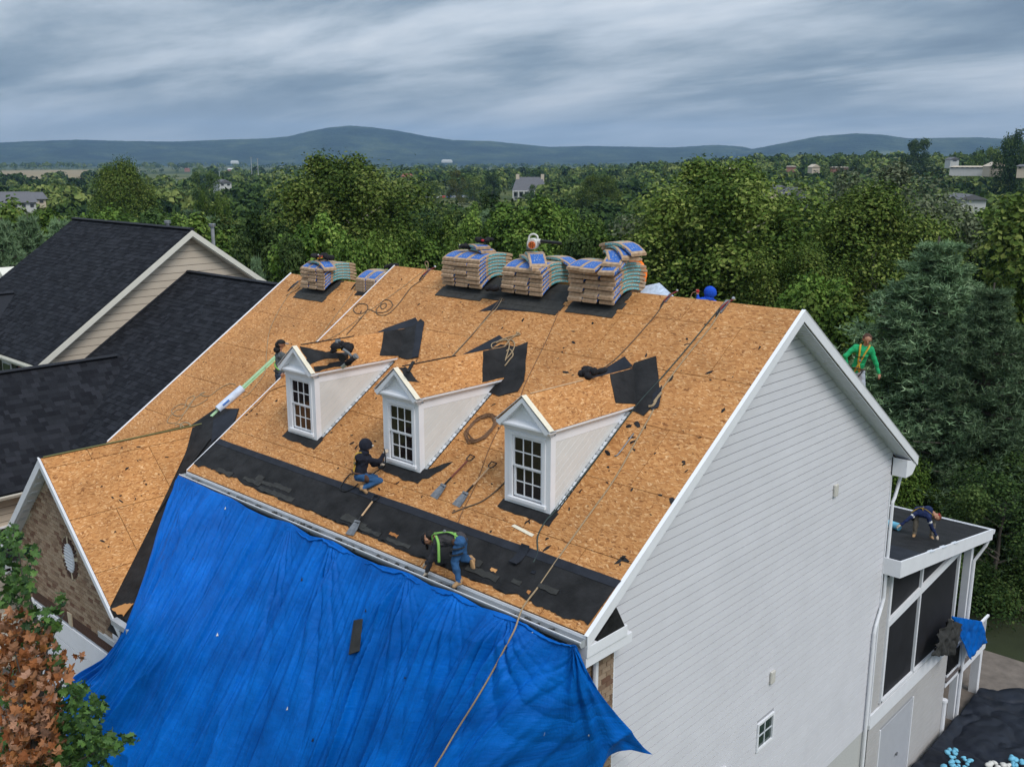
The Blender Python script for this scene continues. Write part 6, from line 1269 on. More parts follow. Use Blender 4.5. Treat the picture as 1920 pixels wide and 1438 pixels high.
tag(MB().prism([to3(FS, p, .02) for p in vpoly([(960, 988), (966, 985), (1003, 1004), (998, 1008)])], FS[3]*.01).build('paper_strip', MT['paper']), 'pale paper strip lying on the boards below the right dormer', 'paper')
line_thing('hose', 'dark hose loop beside the kneeling worker', 'hose', surf([(662, 893), (655, 895), (642, 912), (638, 922), (648, 926), (662, 920), (672, 912)], 0, .05), .012, 'black')
# scattered torn scraps of felt on the boards
rnd = random.Random(5); SC = thing('scrap_field', (-5, 2, 1.4), None, None)
bpy.data.objects.remove(SC)
def scrap(F_, u, v, s, ang, lift, m):
    P = []; n = rnd.choice((5, 6, 7)); el = rnd.uniform(1, 3.2)
    for i in range(n):
        a = 2*math.pi*i/n; r = s*rnd.uniform(.5, 1.1); x, y = r*el*.6*math.cos(a), r*math.sin(a)*.6; P.append(to3(F_, (u+x*math.cos(ang)-y*math.sin(ang), v+x*math.sin(ang)+y*math.cos(ang)), lift))
    return MB().prism(P, F_[3]*.003)
mask = [(-8.5, -7.4, 1.2, 3.3), (-5.65, -4.5, 1.2, 3.3), (-2.75, -1.6, 1.2, 3.3)]; k = 0
while k < 150:
    u, v = rnd.uniform(.1, 10.0), rnd.uniform(.95, 6.3); x, y = LX+u, v/k_
    if any(a < x < b and c < y < d for a, b, c, d in mask): continue
    k += 1; o = scrap(FS, u, v, rnd.uniform(.012, .038) if rnd.random() < .85 else rnd.uniform(.04, .075), rnd.uniform(0, 3.1), .0185, None).build('felt_scrap', MT['felt'])
    tag(o, 'small torn black felt scrap lying on the bare main roof boards', 'scrap', 'felt scraps on the main roof')
for (px, py, s) in ((1187, 830, .05), (1190, 845, .04), (1195, 797, .10), (1180, 800, .08), (1356, 772, .05), (1262, 940, .09), (1282, 868, .05), (1283, 872, .04), (1330, 700, .06), (1165, 1050, .07), (1175, 1052, .06), (1025, 1030, .05), (892, 772, .07), (915, 778, .05), (1140, 850, .06)):
    p = onroof(px, py); u, v = (p-FS[0]).dot(FS[1]), (p-FS[0]).dot(FS[2]); tag(scrap(FS, u, v, s, rnd.uniform(0, 3), .0195, None).build('felt_scrap', MT['felt']), 'larger torn black felt scrap near the right dormer and gable edge', 'scrap', 'larger felt scraps at the right of the roof')
for k in range(34):
    y = rnd.uniform(-1.9, .6); a, b_ = xval(y), GX+2.7; x = rnd.uniform(min(a, b_)-1.6, min(a, b_)-.3)
    if x < GX+.1: continue
    z = GZ-MG*(x-GX); p = Vector((x, y, z)); u, v = (p-FGR[0]).dot(FGR[1]), (p-FGR[0]).dot(FGR[2]); tag(scrap(FGR, u, v, rnd.uniform(.012, .04), rnd.uniform(0, 3), .019, None).build('felt_scrap', MT['felt']), 'small torn black felt scrap on the garage gable boards', 'scrap', 'felt scraps on the garage roof')
for k in range(26):
    u, v = rnd.uniform(.3, 3.8), rnd.uniform(2.0, 6.3); tag(scrap(FW, u, v, rnd.uniform(.012, .035), rnd.uniform(0, 3), .019, None).build('felt_scrap', MT['felt']), 'small torn black felt scrap on the upper wing boards', 'scrap', 'felt scraps on the wing roof')

# ---------------------------------------------------------------- tools
def shovel(p0, p1, label, hm='wood'):
    a, b = Vector(p0), Vector(p1); d = (b-a).normalized(); n = FS[3]; s = d.cross(n).normalized(); Lh = (b-a).length; e = thing('shovel', a, label, 'shovel', 'roof tear-off shovels'); up = n
    bl = MB(); w0, w1 = .095, .062; V = []
    for t, w, h in ((0, w0, .02), (.12, w0*.93, .034), (.25, w1, .05), (.27, .03, .06)): V += [a+d*t-s*w+up*(h+.012), a+d*t+up*(h-.004), a+d*t+s*w+up*(h+.012)]
    F = []
    for i in range(3): F += [(i*3, i*3+1, i*3+4, i*3+3), (i*3+1, i*3+2, i*3+5, i*3+4)]
    bl.add(V, F); o = bl.build('blade', MT['steel'], e); so2 = o.modifiers.new('s', 'SOLIDIFY'); so2.thickness = .006
    MB().box(a+d*.255+up*.064, (.13, .035, .02), Matrix((s, d, up)).transposed()).build('foot_plate', MT['steel'], e)
    MB().tube([a+d*.24+up*.055, a+d*(Lh*.5)+up*.06], [.019, .015], 8).build('socket', MT['black'], e); MB().tube([a+d*(Lh*.45)+up*.06, a+d*(Lh-.14)+up*.06], .0155, 8).build('shaft', MT[hm], e)
    c = a+d*(Lh-.14)+up*.06; MB().tube([c-d*.06, c, c+d*.04+s*.055, c+d*.13+s*.06, c+d*.13-s*.06, c+d*.04-s*.055, c], .0115, 7).build('grip', MT['black'], e)
    return e
shovel((-3.97, .99, Z0(.99)), (-3.86, 1.80, Z0(1.80)), 'shovel with reddish handle, left of the pair below the middle and right dormers', 'handle'); shovel((-3.44, .98, Z0(.98)), (-3.35, 1.79, Z0(1.79)), 'shovel with pale wooden handle, right of the pair by the right dormer'); shovel((-4.95, .02, Z0(.02)+.02), (-5.06, .72, Z0(.72)), 'shovel lying across the black strip with its blade over the gutter')
def lump(mb, c, r, n=7, seed=0, flat=.6):
    rnd = random.Random(seed)
    for i in range(n): mb.ball(Vector(c)+Vector((rnd.uniform(-r, r), rnd.uniform(-r, r), rnd.uniform(-.1, .6)*r*flat)), (rnd.uniform(.35, .7)*r, rnd.uniform(.35, .7)*r, rnd.uniform(.3, .5)*r*flat*1.6), 9, Matrix.Rotation(rnd.uniform(0, 3), 3, 'Z') @ Matrix.Rotation(rnd.uniform(-.6, .6), 3, 'X'))
    return mb
def gear(loc, label, seed=0, s=.16, red=True, tilt=None, cat='tool bag', grp=None, yellow=False):
    e = thing_local('tool_bag', loc, label, cat, grp); lump(MB(), (0, 0, s*.35), s, 8, seed).build('bag', MT['blackc'], e, smooth=True); rnd = random.Random(seed)
    for k in range(3): P = [Vector((rnd.uniform(-s, s), rnd.uniform(-s, s), rnd.uniform(.1, .8)*s)) for _ in range(4)]; MB().tube(spline(P, 5), .011, 5).build('strap', MT['black'] if k else MT['grey'], e, smooth=True)
    if red: MB().ball((s*.3, -s*.55, s*.55), (s*.38, s*.25, s*.2), 9).build('red_panel', MT['red'], e, smooth=True)
    if yellow: MB().tube([(0, -s*.9, s*.3), (s*.9, -s*.8, s*.45)], .014, 6).build('tape', MT['yellow'], e)
    MB().ball((-s*.2, -s*.6, s*.75), s*.14, 8).build('buckle', MT['silver'], e, smooth=True); return e
gear((-12.45, 5.2, HR+OFF+.50), 'black and red tool bag with yellow tape on top of the leftmost stack', 1, .17, True, yellow=True)
gear((-7.62, 5.25, HR+.56), 'small black bag on the left of the second stack top', 2, .11, False); gear((-7.2, 5.45, HR+.68), 'heap of red and black harness gear on the second stack', 3, .13, True)
gear((-6.35, 4.92, 3.43), 'red and black harness heap leaning between the second and third stacks', 4, .17, True); gear((-10.55, 5.8, HR+OFF+.38), 'black and white gear on the half-hidden stack', 5, .13, False)
def nailer(loc, rz, rx, label, s=1.0, cat='nail gun'):
    e = thing_local('nail_gun', loc, label, cat); e.rotation_euler = (rx, 0, rz); e.scale = (s, s, s); MB().tube([(0, 0, .22), (0, 0, .02)], .045, 10).build('barrel', MT['blackc'], e, smooth=True); MB().bx((-.03, -.03, -.08), (.03, .03, .03)).build('nose', MT['silver'], e, bevel=.008)
    MB().tube([(0, .02, .18), (0, .12, .17), (0, .22, .13)], .024, 8).build('grip', MT['grey'], e, smooth=True); MB().tube([(-.05, .12, .05), (.05, .12, .05)], .07, 12).build('magazine', MT['black'], e); MB().tube([(0, 0, .22), (0, 0, .26)], .05, 10).build('cap', MT['grey'], e); return e
bagp = lambda px, py, z: hit(px, py, (0, 0, 1), z)
e = gear(bagp(640, 660, 2.52), 'black tool bag with grey pads lying over the ridge of the left dormer', 6, .19, False, yellow=True)
for k, (a, b_, c_) in enumerate(((-.07, -.05, .16), (.02, -.12, .12), (-.12, .03, .18))): MB().ball((a, b_, c_), (.045, .03, .08), 9, Matrix.Rotation(.6*k, 3, 'Y')).build('pad', MT['grey'], e, smooth=True)
nailer(bagp(648, 684, 2.45), 2.0, .9, 'black nail gun with bright nose beside the bag on the left dormer', 1.1)
gear(bagp(1112, 708, 2.62), 'black harness heap with a red strap on the right dormer ridge', 7, .17, True); gear(bagp(1140, 728, 2.35), 'black pouch hanging from the harness heap above the right dormer', 8, .12, False)
MBs = MB().box(bagp(770, 688, 2.66), (.05, .30, .03), Matrix.Rotation(.5, 3, 'Z') @ Matrix.Rotation(.4, 3, 'X')); tag(MBs.build('felt_strip', MT['felt']), 'black strip standing up from the peak of the middle dormer', 'felt strip')
def blower():
    c = Vector((-5.62, 5.22, HR+.64)); e = thing_local('leaf_blower', c, 'white and orange leaf blower with a long black tube on top of the third stack', 'leaf blower', rz=.1)
    R = Matrix.Rotation(R_(90), 3, 'X'); MB().tube([(0, -.07, .15), (0, .09, .15)], .115, 18).build('fan_housing', MT['offwhite'], e, bevel=.015); fc = MB().tube([(.01, -.10, .13), (.01, -.07, .13)], .075, 16).build('fan_cover', MT['orange'], e)
    for k in range(6): a = k*math.pi/3; MB().box((.01+.04*math.cos(a), -.104, .13+.04*math.sin(a)), (.045, .008, .008), Matrix.Rotation(-a, 3, 'Y')).build('grille', MT['black'], fc)
    MB().tube(spline([(-.10, 0, .20), (-.07, 0, .31), (.02, 0, .345), (.10, 0, .30), (.10, 0, .20)], 5), .020, 8).build('handle', MT['offwhite'], e, smooth=True)
    MB().tube([(.08, .0, .20), (.17, .0, .205)], .05, 12).build('outlet', MT['offwhite'], e); MB().tube([(.17, .0, .205), (.40, .02, .19), (.62, .03, .175)], [.036, .034, .03], 12).build('tube', MT['black'], e); MB().bx((-.13, -.05, .02), (-.05, .06, .14)).build('tank', MT['grey'], e, bevel=.015)
    e.rotation_euler.z = .35; e.scale = (.95, .95, .95)
blower()
# roll of white wrap and green board on the wing roof
def roll():
    a, b = onroof(409, 775, OFF)+Vector((0, 0, .085)), onroof(455, 735, OFF)+Vector((0, 0, .085)); e = thing('wrap_roll', a, 'roll of white and blue printed roof wrap lying on the wing boards', 'roll')
    MB().tube([a, b], .088, 20).build('roll', mat('printed_wrap', (.55, .62, .74), .45, .22, 9), e); d = (b-a).normalized(); MB().tube([b, b+d*.01], .05, 16).build('core', MT['black'], e); MB().tube([a-d*.008, a], .045, 14).build('core', MT['paper'], e); MB().tube([a+d*.16+Vector((.055, -.05, -.0)), a+d*.34+Vector((.055, -.05, 0))], .034, 6).build('label', mat('blue_label', (.03, .13, .42), .5), e)
roll()
a, b = onroof(398, 783, OFF), onroof(521, 668, OFF); F_ = frame(a, b-a, Vector((1, 0, 0))); w_ = .09; s_ = Vector((1, 0, 0)); o = MB()
up_ = Vector((0, -M_, 1)).normalized()
for q0, q1, h in ((-.5, -.25, .02), (-.25, .25, .05), (.25, .5, .02)): o.prism([a+s_*w_*2*q0, b+s_*w_*2*q0, b+s_*w_*2*q1, a+s_*w_*2*q1], up_*h)
tag(o.build('green_board', MT['green']), 'long pale green metal plank lying up the wing boards behind the wrap roll', 'plank')
# pale printed sheet sticking up behind the ridge
p0, p1, p2, p3 = [hit(px, py, (0, 1, 0), yy) for px, py, yy in ((1200, 552, 5.72), (1203, 538, 5.95), (1236, 531, 6.0), (1263, 556, 5.72))]
sh = MB().prism([p0, p1, p2, p3+Vector((0, 0, -.0))], Vector((0, .006, .006))); tag(sh.build('wrap_sheet', mat('printed_wrap_sheet', (.50, .58, .70), .5, .3, 14)), 'pale blue printed wrap sheet poking above the ridge right of the tallest stack', 'sheet')
# blue wrap roll behind the downspout on the porch
a = hit(1686, 988, (0, -PS, 1), zr0-PS*10.8+.10); tag(MB().tube([a, a+Vector((-.6, .15, -.02))], .095, 18).build('blue_roll', MT['leafblue']), 'light blue roll end on the porch roof beside the downspout', 'roll')

# ---------------------------------------------------------------- things behind and below the porch
def cloth(name, pts, m, label, cat, nu=40, nv=30, amp=.08, seed=1, sc=2.2, lift=0):
    P = [Vector(p) for p in pts]; V = []; F = []; n_ = (P[1]-P[0]).cross(P[3]-P[0]).normalized()
    for i in range(nu+1):
        for j in range(nv+1):
            u, v = i/nu, j/nv; q = (P[0]*(1-u)+P[1]*u)*(1-v)+(P[3]*(1-u)+P[2]*u)*v
            h = mnoise.noise(Vector((q.x*sc, q.y*sc, q.z*sc+seed)))+.5*mnoise.noise(Vector((q.x*sc*2.7, q.y*sc*2.7, q.z*sc*2.7+seed))); r_ = 1-abs(mnoise.noise(Vector((q.x*sc*.7+5, q.y*sc*.7, q.z+seed))))*3
            V.append(q+n_*(amp*h+amp*1.1*max(0, r_)**3)+Vector((0, 0, lift)))
    for i in range(nu):
        for j in range(nv): a = i*(nv+1)+j; F.append((a, a+nv+1, a+nv+2, a+1))
    mb = MB(); mb.add(V, F); o = mb.build(name, m, smooth=True); s_ = o.modifiers.new('t', 'SOLIDIFY'); s_.thickness = .008; return tag(o, label, cat)
zp = -8.72
def gp(px, py, z=zp): return hit(px, py, (0, 0, 1), z)
cloth('ground_tarp', [gp(1745, 1402), gp(1838, 1290), gp(2060, 1300), gp(2000, 1560)], MT['navy'], 'dark navy tarpaulin spread in folds on the ground by the porch', 'tarp', 90, 90, .075, 3, 1.6, .03)
cloth('ground_tarp_edge', [gp(1745, 1402), gp(2000, 1560), gp(1800, 1560), gp(1640, 1500)], MT['navy'], 'near part of the dark navy ground tarpaulin below the porch door', 'tarp', 50, 50, .07, 5, 1.6, .03)
rnd = random.Random(4)
for i, (px, py) in enumerate(((1780, 1408), (1795, 1420), (1806, 1425), (1790, 1430), (1805, 1434), (1782, 1438), (1905, 1428), (1912, 1434), (1868, 1437), (1890, 1434))):
    c = gp(px, py, zp+.12); s = .12+.05*rnd.random(); mb = MB(); lump(mb, c, s, 4, i, .5); tag(mb.build('cloth_scrap', MT['leafblue'] if i < 8 else MT['offwhite'], smooth=True), f"crumpled {'light blue' if i < 8 else 'whitish'} wrapping scrap on the dark ground tarpaulin", 'wrapping scrap', 'crumpled scraps on the ground tarpaulin')
X0 = lambda px, py, x: hit(px, py, (1, 0, 0), x)
cloth('rail_tarp', [X0(1786, 1155, .02), X0(1842, 1165, .02), X0(1850, 1204, .02), X0(1818, 1236, .02)], MT['blue'], 'blue tarpaulin slung over the rail of the back deck', 'tarp', 30, 26, .05, 9, 3)
cloth('falling_debris', [X0(1782, 1160, .05), X0(1808, 1172, .05), X0(1790, 1228, .05), X0(1748, 1230, .05)], MT['felt3'], 'grey-brown falling shingle debris, modelled at rest as torn felt over the porch rail', 'felt', 24, 24, .10, 4, 4)  # falling shingle debris, modelled at rest as a hanging sheet
tag(MB().prism([X0(*p, .0) for p in ((1590+0, 2000), (1600, 2000), (1600, 2010))], (.01, 0, 0)).build('scrap', MT['black']), 'scrap', 'scrap') if False else None
for i, (px, py) in enumerate(((1893, 1108), (1876, 1122), (1905, 1130), (1915, 1142))):
    mb = MB(); mb.ball(gp(px, py, -9.0), (.22, .18, .13), 8, Matrix.Rotation(i, 3, 'Z')); tag(mb.build('rock', MT['stone'], smooth=True), 'small pale rock at the edge of the lawn under the trees', 'rock', 'rocks at the lawn edge')

# ---------------------------------------------------------------- maple with dead brown leaves, lower left
def leaf_shape(lobed=True):
    if lobed: pts = [(0, -.5), (.16, -.32), (.46, -.34), (.33, -.08), (.5, .12), (.22, .16), (.20, .34), (0, .55), (-.20, .34), (-.22, .16), (-.5, .12), (-.33, -.08), (-.46, -.34), (-.16, -.32)]
    else: pts = [(0, -.5), (.25, -.25), (.33, .0), (.22, .28), (0, .5), (-.22, .28), (-.33, 0), (-.25, -.25)]
    return pts
def leaf_mesh(name, seed, m, curl=.35):
    r = random.Random(seed); pts = leaf_shape(True); V = [(0, 0, 0)]+[(x, y, curl*(x*x+.6*y*y)*r.uniform(.6, 1.6)+r.uniform(-.03, .03)) for x, y in pts]; F = [(0, i+1, (i+1) % len(pts)+1) for i in range(len(pts))]
    mb = MB().add(V, F); me = mb.mesh(name); me.materials.append(m); return me
DL = mat_rand('dead_leaf', [(.17, .055, .018), (.27, .095, .03), (.33, .15, .07), (.36, .20, .13), (.24, .12, .07), (.40, .15, .03)], .75, .3, 30, .25); GL = mat_rand('live_leaf', [(.018, .045, .012), (.035, .08, .018), (.06, .125, .028), (.10, .19, .04)], .5, .2, 30, .2)
def maple():
    r = random.Random(8); T0 = 11.6
    def P(px, py, t): return CAM+ray(px, py)*t
    b0 = P(70, 1438, T0+.3); b0 = Vector((b0.x, b0.y, -5.6)); e = thing('maple_tree', b0, 'young maple with dead orange-brown leaves and a few green branches, lower left corner', 'tree')
    tr = MB(); tr.tube([b0, P(60, 1700, T0+.2), P(52, 1500, T0+.1), P(70, 1330, T0), P(92, 1240, T0+.1)], [.09, .07, .05, .035, .02], 8)
    tw = []
    for a, b_, c_ in ((70, 1330, (20, 1180)), (60, 1400, (150, 1300)), (52, 1500, (190, 1400)), (60, 1420, (10, 1330)), (70, 1330, (120, 1150)), (55, 1480, (250, 1380)), (92, 1240, (28, 985)), (92, 1240, (45, 1060)), (70, 1330, (130, 1250)), (60, 1450, (0, 1420))):
        s, m_, q = P(a, b_, T0+.1), P((a+c_[0])/2+r.uniform(-12, 12), (b_+c_[1])/2+r.uniform(-8, 8), T0+r.uniform(-.3, .3)), P(*c_, T0+r.uniform(-.5, .5)); tr.tube(spline([s, m_, q], 4), [.016-.0015*i for i in range(9)], 5)
    tr.build('trunk', BARK, e)
    dead = [leaf_mesh('leaf', i, DL, .9) for i in range(4)]; live = [leaf_mesh('leaf', 9+i, GL, .35) for i in range(3)]
    L_ = []
    def blob(px, py, rx, ry, n, kind, t0=T0, dt=.7, s=.12):
        for i in range(n):
            a = r.uniform(0, 6.28); q = math.sqrt(r.random()); L_.append((P(px+rx*q*math.cos(a), py+ry*q*math.sin(a), t0+r.uniform(-dt, dt)), kind, s*r.uniform(.7, 1.25)))
    for c in ((20, 1170, 40, 32), (60, 1210, 45, 45), (25, 1260, 50, 50), (75, 1290, 38, 55), (30, 1340, 55, 50), (80, 1385, 45, 50), (20, 1420, 40, 45), (95, 1345, 25, 35), (60, 1435, 50, 30), (105, 1255, 22, 22), (128, 1262, 10, 14), (128, 1225, 7, 12), (148, 1232, 7, 12), (10, 1200, 20, 40)): blob(*c, int(c[2]*c[3]/21), 0)
    for c in ((10, 1040, 30, 50), (28, 1000, 14, 25), (40, 1090, 30, 30), (60, 1040, 14, 20), (20, 1120, 35, 22), (55, 1150, 20, 18), (114, 1126, 9, 14), (95, 1160, 20, 18), (100, 1175, 14, 12), (70, 1170, 25, 20), (103, 1245, 14, 12), (150, 1290, 16, 14)): blob(*c, int(c[2]*c[3]/16)+4, 1, s=.11)
    for c in ((130, 1330, 32, 40), (150, 1380, 40, 40), (170, 1350, 26, 26), (185, 1395, 34, 26), (215, 1385, 24, 18), (245, 1385, 16, 10), (175, 1430, 40, 22), (120, 1420, 32, 30), (190, 1320, 10, 18), (178, 1312, 8, 10), (145, 1300, 16, 14), (215, 1405, 16, 12)): blob(*c, int(c[2]*c[3]/13)+5, 1, t0=T0+.2, s=.10)
    for c in ((60, 1300, 70, 120), (100, 1400, 70, 50), (50, 1400, 60, 50)): blob(*c, 220, 1, t0=T0+.9, dt=.5, s=.13)
    L_.sort(key=lambda q: (q[0]-CAM).length-q[2]*4); rest = [MB(), MB()]; 
    for i, (p, k, s) in enumerate(L_):
        rot = (r.uniform(-1.2, 1.2)-.2, r.uniform(-1.2, 1.2), r.uniform(0, 6.28))
        if k == 0: rot = (r.uniform(.4, 2.2), r.uniform(-.9, .9), r.uniform(-2.4, .9))
        me = (dead if k == 0 else live)[r.randrange(4 if k == 0 else 3)]
        if i < 300: piece('leaf', me, e, p, rot, (s, s, s))
        else:
            M = Matrix.Translation(p) @ Matrix.Rotation(rot[2], 4, 'Z') @ Matrix.Rotation(rot[1], 4, 'Y') @ Matrix.Rotation(rot[0], 4, 'X') @ Matrix.Scale(s, 4); rest[k].add([M @ v.co for v in me.vertices], [tuple(q.vertices) for q in me.polygons])
    for k, mm in ((0, (.17, .055, .018)), (1, 0)):
        m = mat_rand('dead_leaves', [(.17, .055, .018), (.27, .095, .03), (.33, .15, .07), (.36, .20, .13), (.40, .15, .03)], .75, .3, 30, .25, attr='tint') if k == 0 else mat_rand('live_leaves', [(.018, .045, .012), (.035, .08, .018), (.06, .125, .028), (.10, .19, .04)], .5, .2, 30, .2, attr='tint')
        if rest[k].v: o = rest[k].build('foliage', m, e); nf = len(o.data.polygons); tt = np.repeat(np.random.RandomState(k).rand(nf//14+1), 14)[:nf]; set_tint(o.data, tt); tag(o, kind='stuff')
maple()
# ---------------------------------------------------------------- people
SKIN = mat('skin', (.36, .185, .115), .55, .08, 20); GLOVE = mat('glove', (.50, .42, .33), .8, .1, 30); BOOT = mat('tan_boot', (.36, .22, .11), .8, .2, 30); DARKB = mat('dark_shoe', (.02, .018, .018), .7)
JEAN = mat('jeans', (.025, .085, .20), .85, .4, 9, .5, 40); JEAN2 = mat('dark_jeans', (.03, .045, .075), .85, .3, 9, .5, 40); CHAR = mat('charcoal_shirt', (.052, .048, .052), .9, .25, 9, .6, 30); NAVY = mat('navy_hoodie', (.012, .014, .024), .9, .3, 9, .6, 30)
GRY = mat('grey_shirt', (.095, .105, .11), .9, .2, 9, .6, 30); GRN = mat('green_shirt', (.012, .33, .12), .8, .15, 9, .7, 28); BLU = mat('blue_hoodie', (.005, .07, .52), .8, .2, 9, .6, 30); NVY2 = mat('dark_blue_shirt', (.012, .022, .075), .9, .3, 9, .6, 30)
ORG = mat('orange_shirt', (.90, .20, .02), .75, .15, 9, .6, 30); KHK = mat('khaki', (.17, .145, .11), .9, .2, 9, .5, 30); LJ = mat('light_pants', (.36, .40, .46), .9, .15, 9, .5, 30); HAIRB = mat('brown_hair', (.075, .035, .022), .7, .3, 40, .6, 80); HAIRK = mat('black_hair', (.008, .007, .007), .6, .3, 40, .6, 80)
YEL = mat('yellow_strap', (.52, .34, .04), .7, .1, 30); LIME = mat('lime_strap', (.20, .42, .09), .7, .1, 30); LEATH = mat('tool_leather', (.09, .045, .028), .8, .25, 20, .4, 40); WHT = MT['offwhite']; GC = MT['grey']; LIP = mat('lips', (.25, .09, .07), .6)
FH = Vector((_f.x, _f.y, 0)).normalized()
def remeshed(caps, vox, cuts=2):
    """one continuous surface grown over tapered limbs; face material from the nearest limb"""
    mb = MB()
    for a, b, ra, rb, l in caps:
        a, b = Vector(a), Vector(b); d = (b-a); L_ = max(d.length, 1e-4); n = 5; pts = []; rr = []
        u = d/L_
        for k in range(4): t = math.pi/2*(1-k/3.0); pts.append(a-u*ra*math.sin(t)); rr.append(max(.0008, ra*math.cos(t)))
        for k in range(1, n): pts.append(a+d*k/n); rr.append(ra+(rb-ra)*k/n)
        for k in range(4): t = math.pi/2*k/3.0; pts.append(b+u*rb*math.sin(t)); rr.append(max(.0008, rb*math.cos(t)))
        mb.tube(pts, rr, 12)
    me = mb.mesh('tmp'); o = bpy.data.objects.new('tmp', me); COL.objects.link(o); m = o.modifiers.new('r', 'REMESH'); m.mode = 'VOXEL'; m.voxel_size = vox; s = o.modifiers.new('s', 'SMOOTH'); s.factor = .5; s.iterations = cuts
    dg = bpy.context.evaluated_depsgraph_get(); out = bpy.data.meshes.new_from_object(o.evaluated_get(dg)); bpy.data.objects.remove(o)
    n = len(out.polygons); C = np.zeros(n*3); out.polygons.foreach_get('center', C); C = C.reshape(-1, 3); best = np.full(n, 1e9); lab = np.zeros(n, dtype=np.int32)
    for a, b, ra, rb, l in caps:
        a = np.array(a); d = np.array(b)-a; t = np.clip(((C-a) @ d)/(d @ d+1e-9), 0, 1); q = np.linalg.norm(C-(a+t[:, None]*d), axis=1)-(ra+(rb-ra)*t); k = q < best; best[k] = q[k]; lab[k] = l
    nv = len(out.vertices); co = np.zeros(nv*3); no = np.zeros(nv*3); out.vertices.foreach_get('co', co); out.vertices.foreach_get('normal', no); co = co.reshape(-1, 3); no = no.reshape(-1, 3)
    fl = np.zeros(nv); ls = np.zeros(n, dtype=np.int32); out.polygons.foreach_get('loop_start', ls); lv = np.zeros(len(out.loops), dtype=np.int32); out.loops.foreach_get('vertex_index', lv)
    for q_ in range(4): fl[lv[np.minimum(ls+q_, len(lv)-1)]] = np.isin(lab, (0, 1, 5))       # folds only in cloth
    w_ = np.array([mnoise.noise(Vector((c[0]*11, c[1]*11, c[2]*17)))*.011+(1-abs(mnoise.noise(Vector((c[0]*7+3, c[1]*7, c[2]*13))))*4)*.004 for c in co.tolist()]); co = co+no*(w_*fl)[:, None]; out.vertices.foreach_set('co', co.ravel()); out.update()
    out.polygons.foreach_set('material_index', lab); out.polygons.foreach_set('use_smooth', [True]*n); return out
def person(label, ref, J, mats, extra=None, s=1.0, vox=.011, face=None, hands=('open', 'open')):
    """J: joints as (px, py, depth offset in m) from the vertical plane through ref that faces the eye, or Vectors; mats: shirt, trousers, skin, shoes, glove"""
    c0 = FH.dot(Vector(ref)); G_ = {}
    for k, v in J.items(): G_[k] = Vector(v) if isinstance(v, Vector) else hit(v[0], v[1], FH, c0+v[2])
    base_ = Vector(ref); g = {k: v-base_ for k, v in G_.items()}; e = thing_local('person', base_, label, 'person')
    caps = []; R = lambda *a: caps.append(a)
    mid = lambda a, b, t=.5: a*(1-t)+b*t
    hipc, ch, nk, hd = g['pelvis'], g['chest'], g['neck'], g['head']; wa = mid(hipc, ch, .45)
    R(g['hl'], g['hr'], .088*s, .088*s, 1); R(hipc, wa, .105*s, .10*s, 0); R(wa, ch, .102*s, .115*s, 0); R(mid(g['sl'], ch, .35), mid(g['sr'], ch, .35), .088*s, .088*s, 0); R(mid(g['sl'], nk, .1), mid(g['sr'], nk, .1), .055*s, .055*s, 0)
    R(mid(hipc, g['hl'], .5), mid(wa, mid(ch, g['sl'], .3)), .085*s, .085*s, 0); R(mid(hipc, g['hr'], .5), mid(wa, mid(ch, g['sr'], .3)), .085*s, .085*s, 0)
    R(nk, mid(nk, hd, .6), .048*s, .045*s, 2)
    up = (hd-nk).normalized(); fw = face if face is not None else Vector((0, -1, 0)); fw = (fw-up*fw.dot(up)).normalized(); sd_ = up.cross(fw)
    R(hd-fw*.012*s+up*.012*s, hd+fw*.010*s+up*.02*s, .080*s, .078*s, 2); R(hd-up*.03*s+fw*.02*s, hd-up*.055*s+fw*.035*s, .058*s, .036*s, 2); R(hd+fw*.075*s+up*.004*s, hd+fw*.098*s-up*.018*s, .010*s, .013*s, 2)
    for q in (-1, 1): R(hd+sd_*q*.078*s+up*.012*s, hd+sd_*q*.080*s-up*.015*s, .014*s, .010*s, 2)
    for sgn_, S_, E_, W_ in ((-1, 'sl', 'el', 'wl'), (1, 'sr', 'er', 'wr')):
        R(g[S_], g[E_], .058*s, .044*s, 0); R(g[E_], mid(g[E_], g[W_], .93), .044*s, .032*s, 5 if mats[5:] and mats[5] else 0)
        w = g[W_]; d = (w-g[E_]).normalized(); hm_ = 4 if mats[4] else 2; pl = w+d*.055*s; R(w-d*.01*s, w+d*.02*s, .026*s, .026*s, hm_)
        ref_ = Vector((0, 0, 1)) if abs(d.z) < .8 else Vector((1, 0, 0)); sv = d.cross(ref_).normalized(); nv_ = sv.cross(d).normalized()
        R(w+d*.03*s-sv*.016*s, pl-sv*.018*s, .022*s, .019*s, hm_); R(w+d*.03*s+sv*.016*s, pl+sv*.018*s, .022*s, .019*s, hm_)
        for f_, (o, L1) in enumerate(((-.030, .058), (-.010, .068), (.010, .064), (.029, .050))):
            a = pl+sv*o*s; cu = .35 if hands[0] == 'open' else 1.0
            if hands[0] == 'point' and f_ == 3: cu = .05
            k1 = a+(d-nv_*cu*.5).normalized()*L1*.5*s; k2 = k1+(d*(1-.5*cu)-nv_*cu).normalized()*L1*.5*s; R(a, k1, .0098*s, .009*s, hm_); R(k1, k2, .009*s, .0075*s, hm_)
        t0 = w+d*.025*s+sv*.026*s; t1 = t0+(sv*.8+d*.7).normalized()*.035*s; R(t0, t1, .012*s, .010*s, hm_); R(t1, t1+(d-nv_*.3+sv*.1).normalized()*.028*s, .010*s, .008*s, hm_)
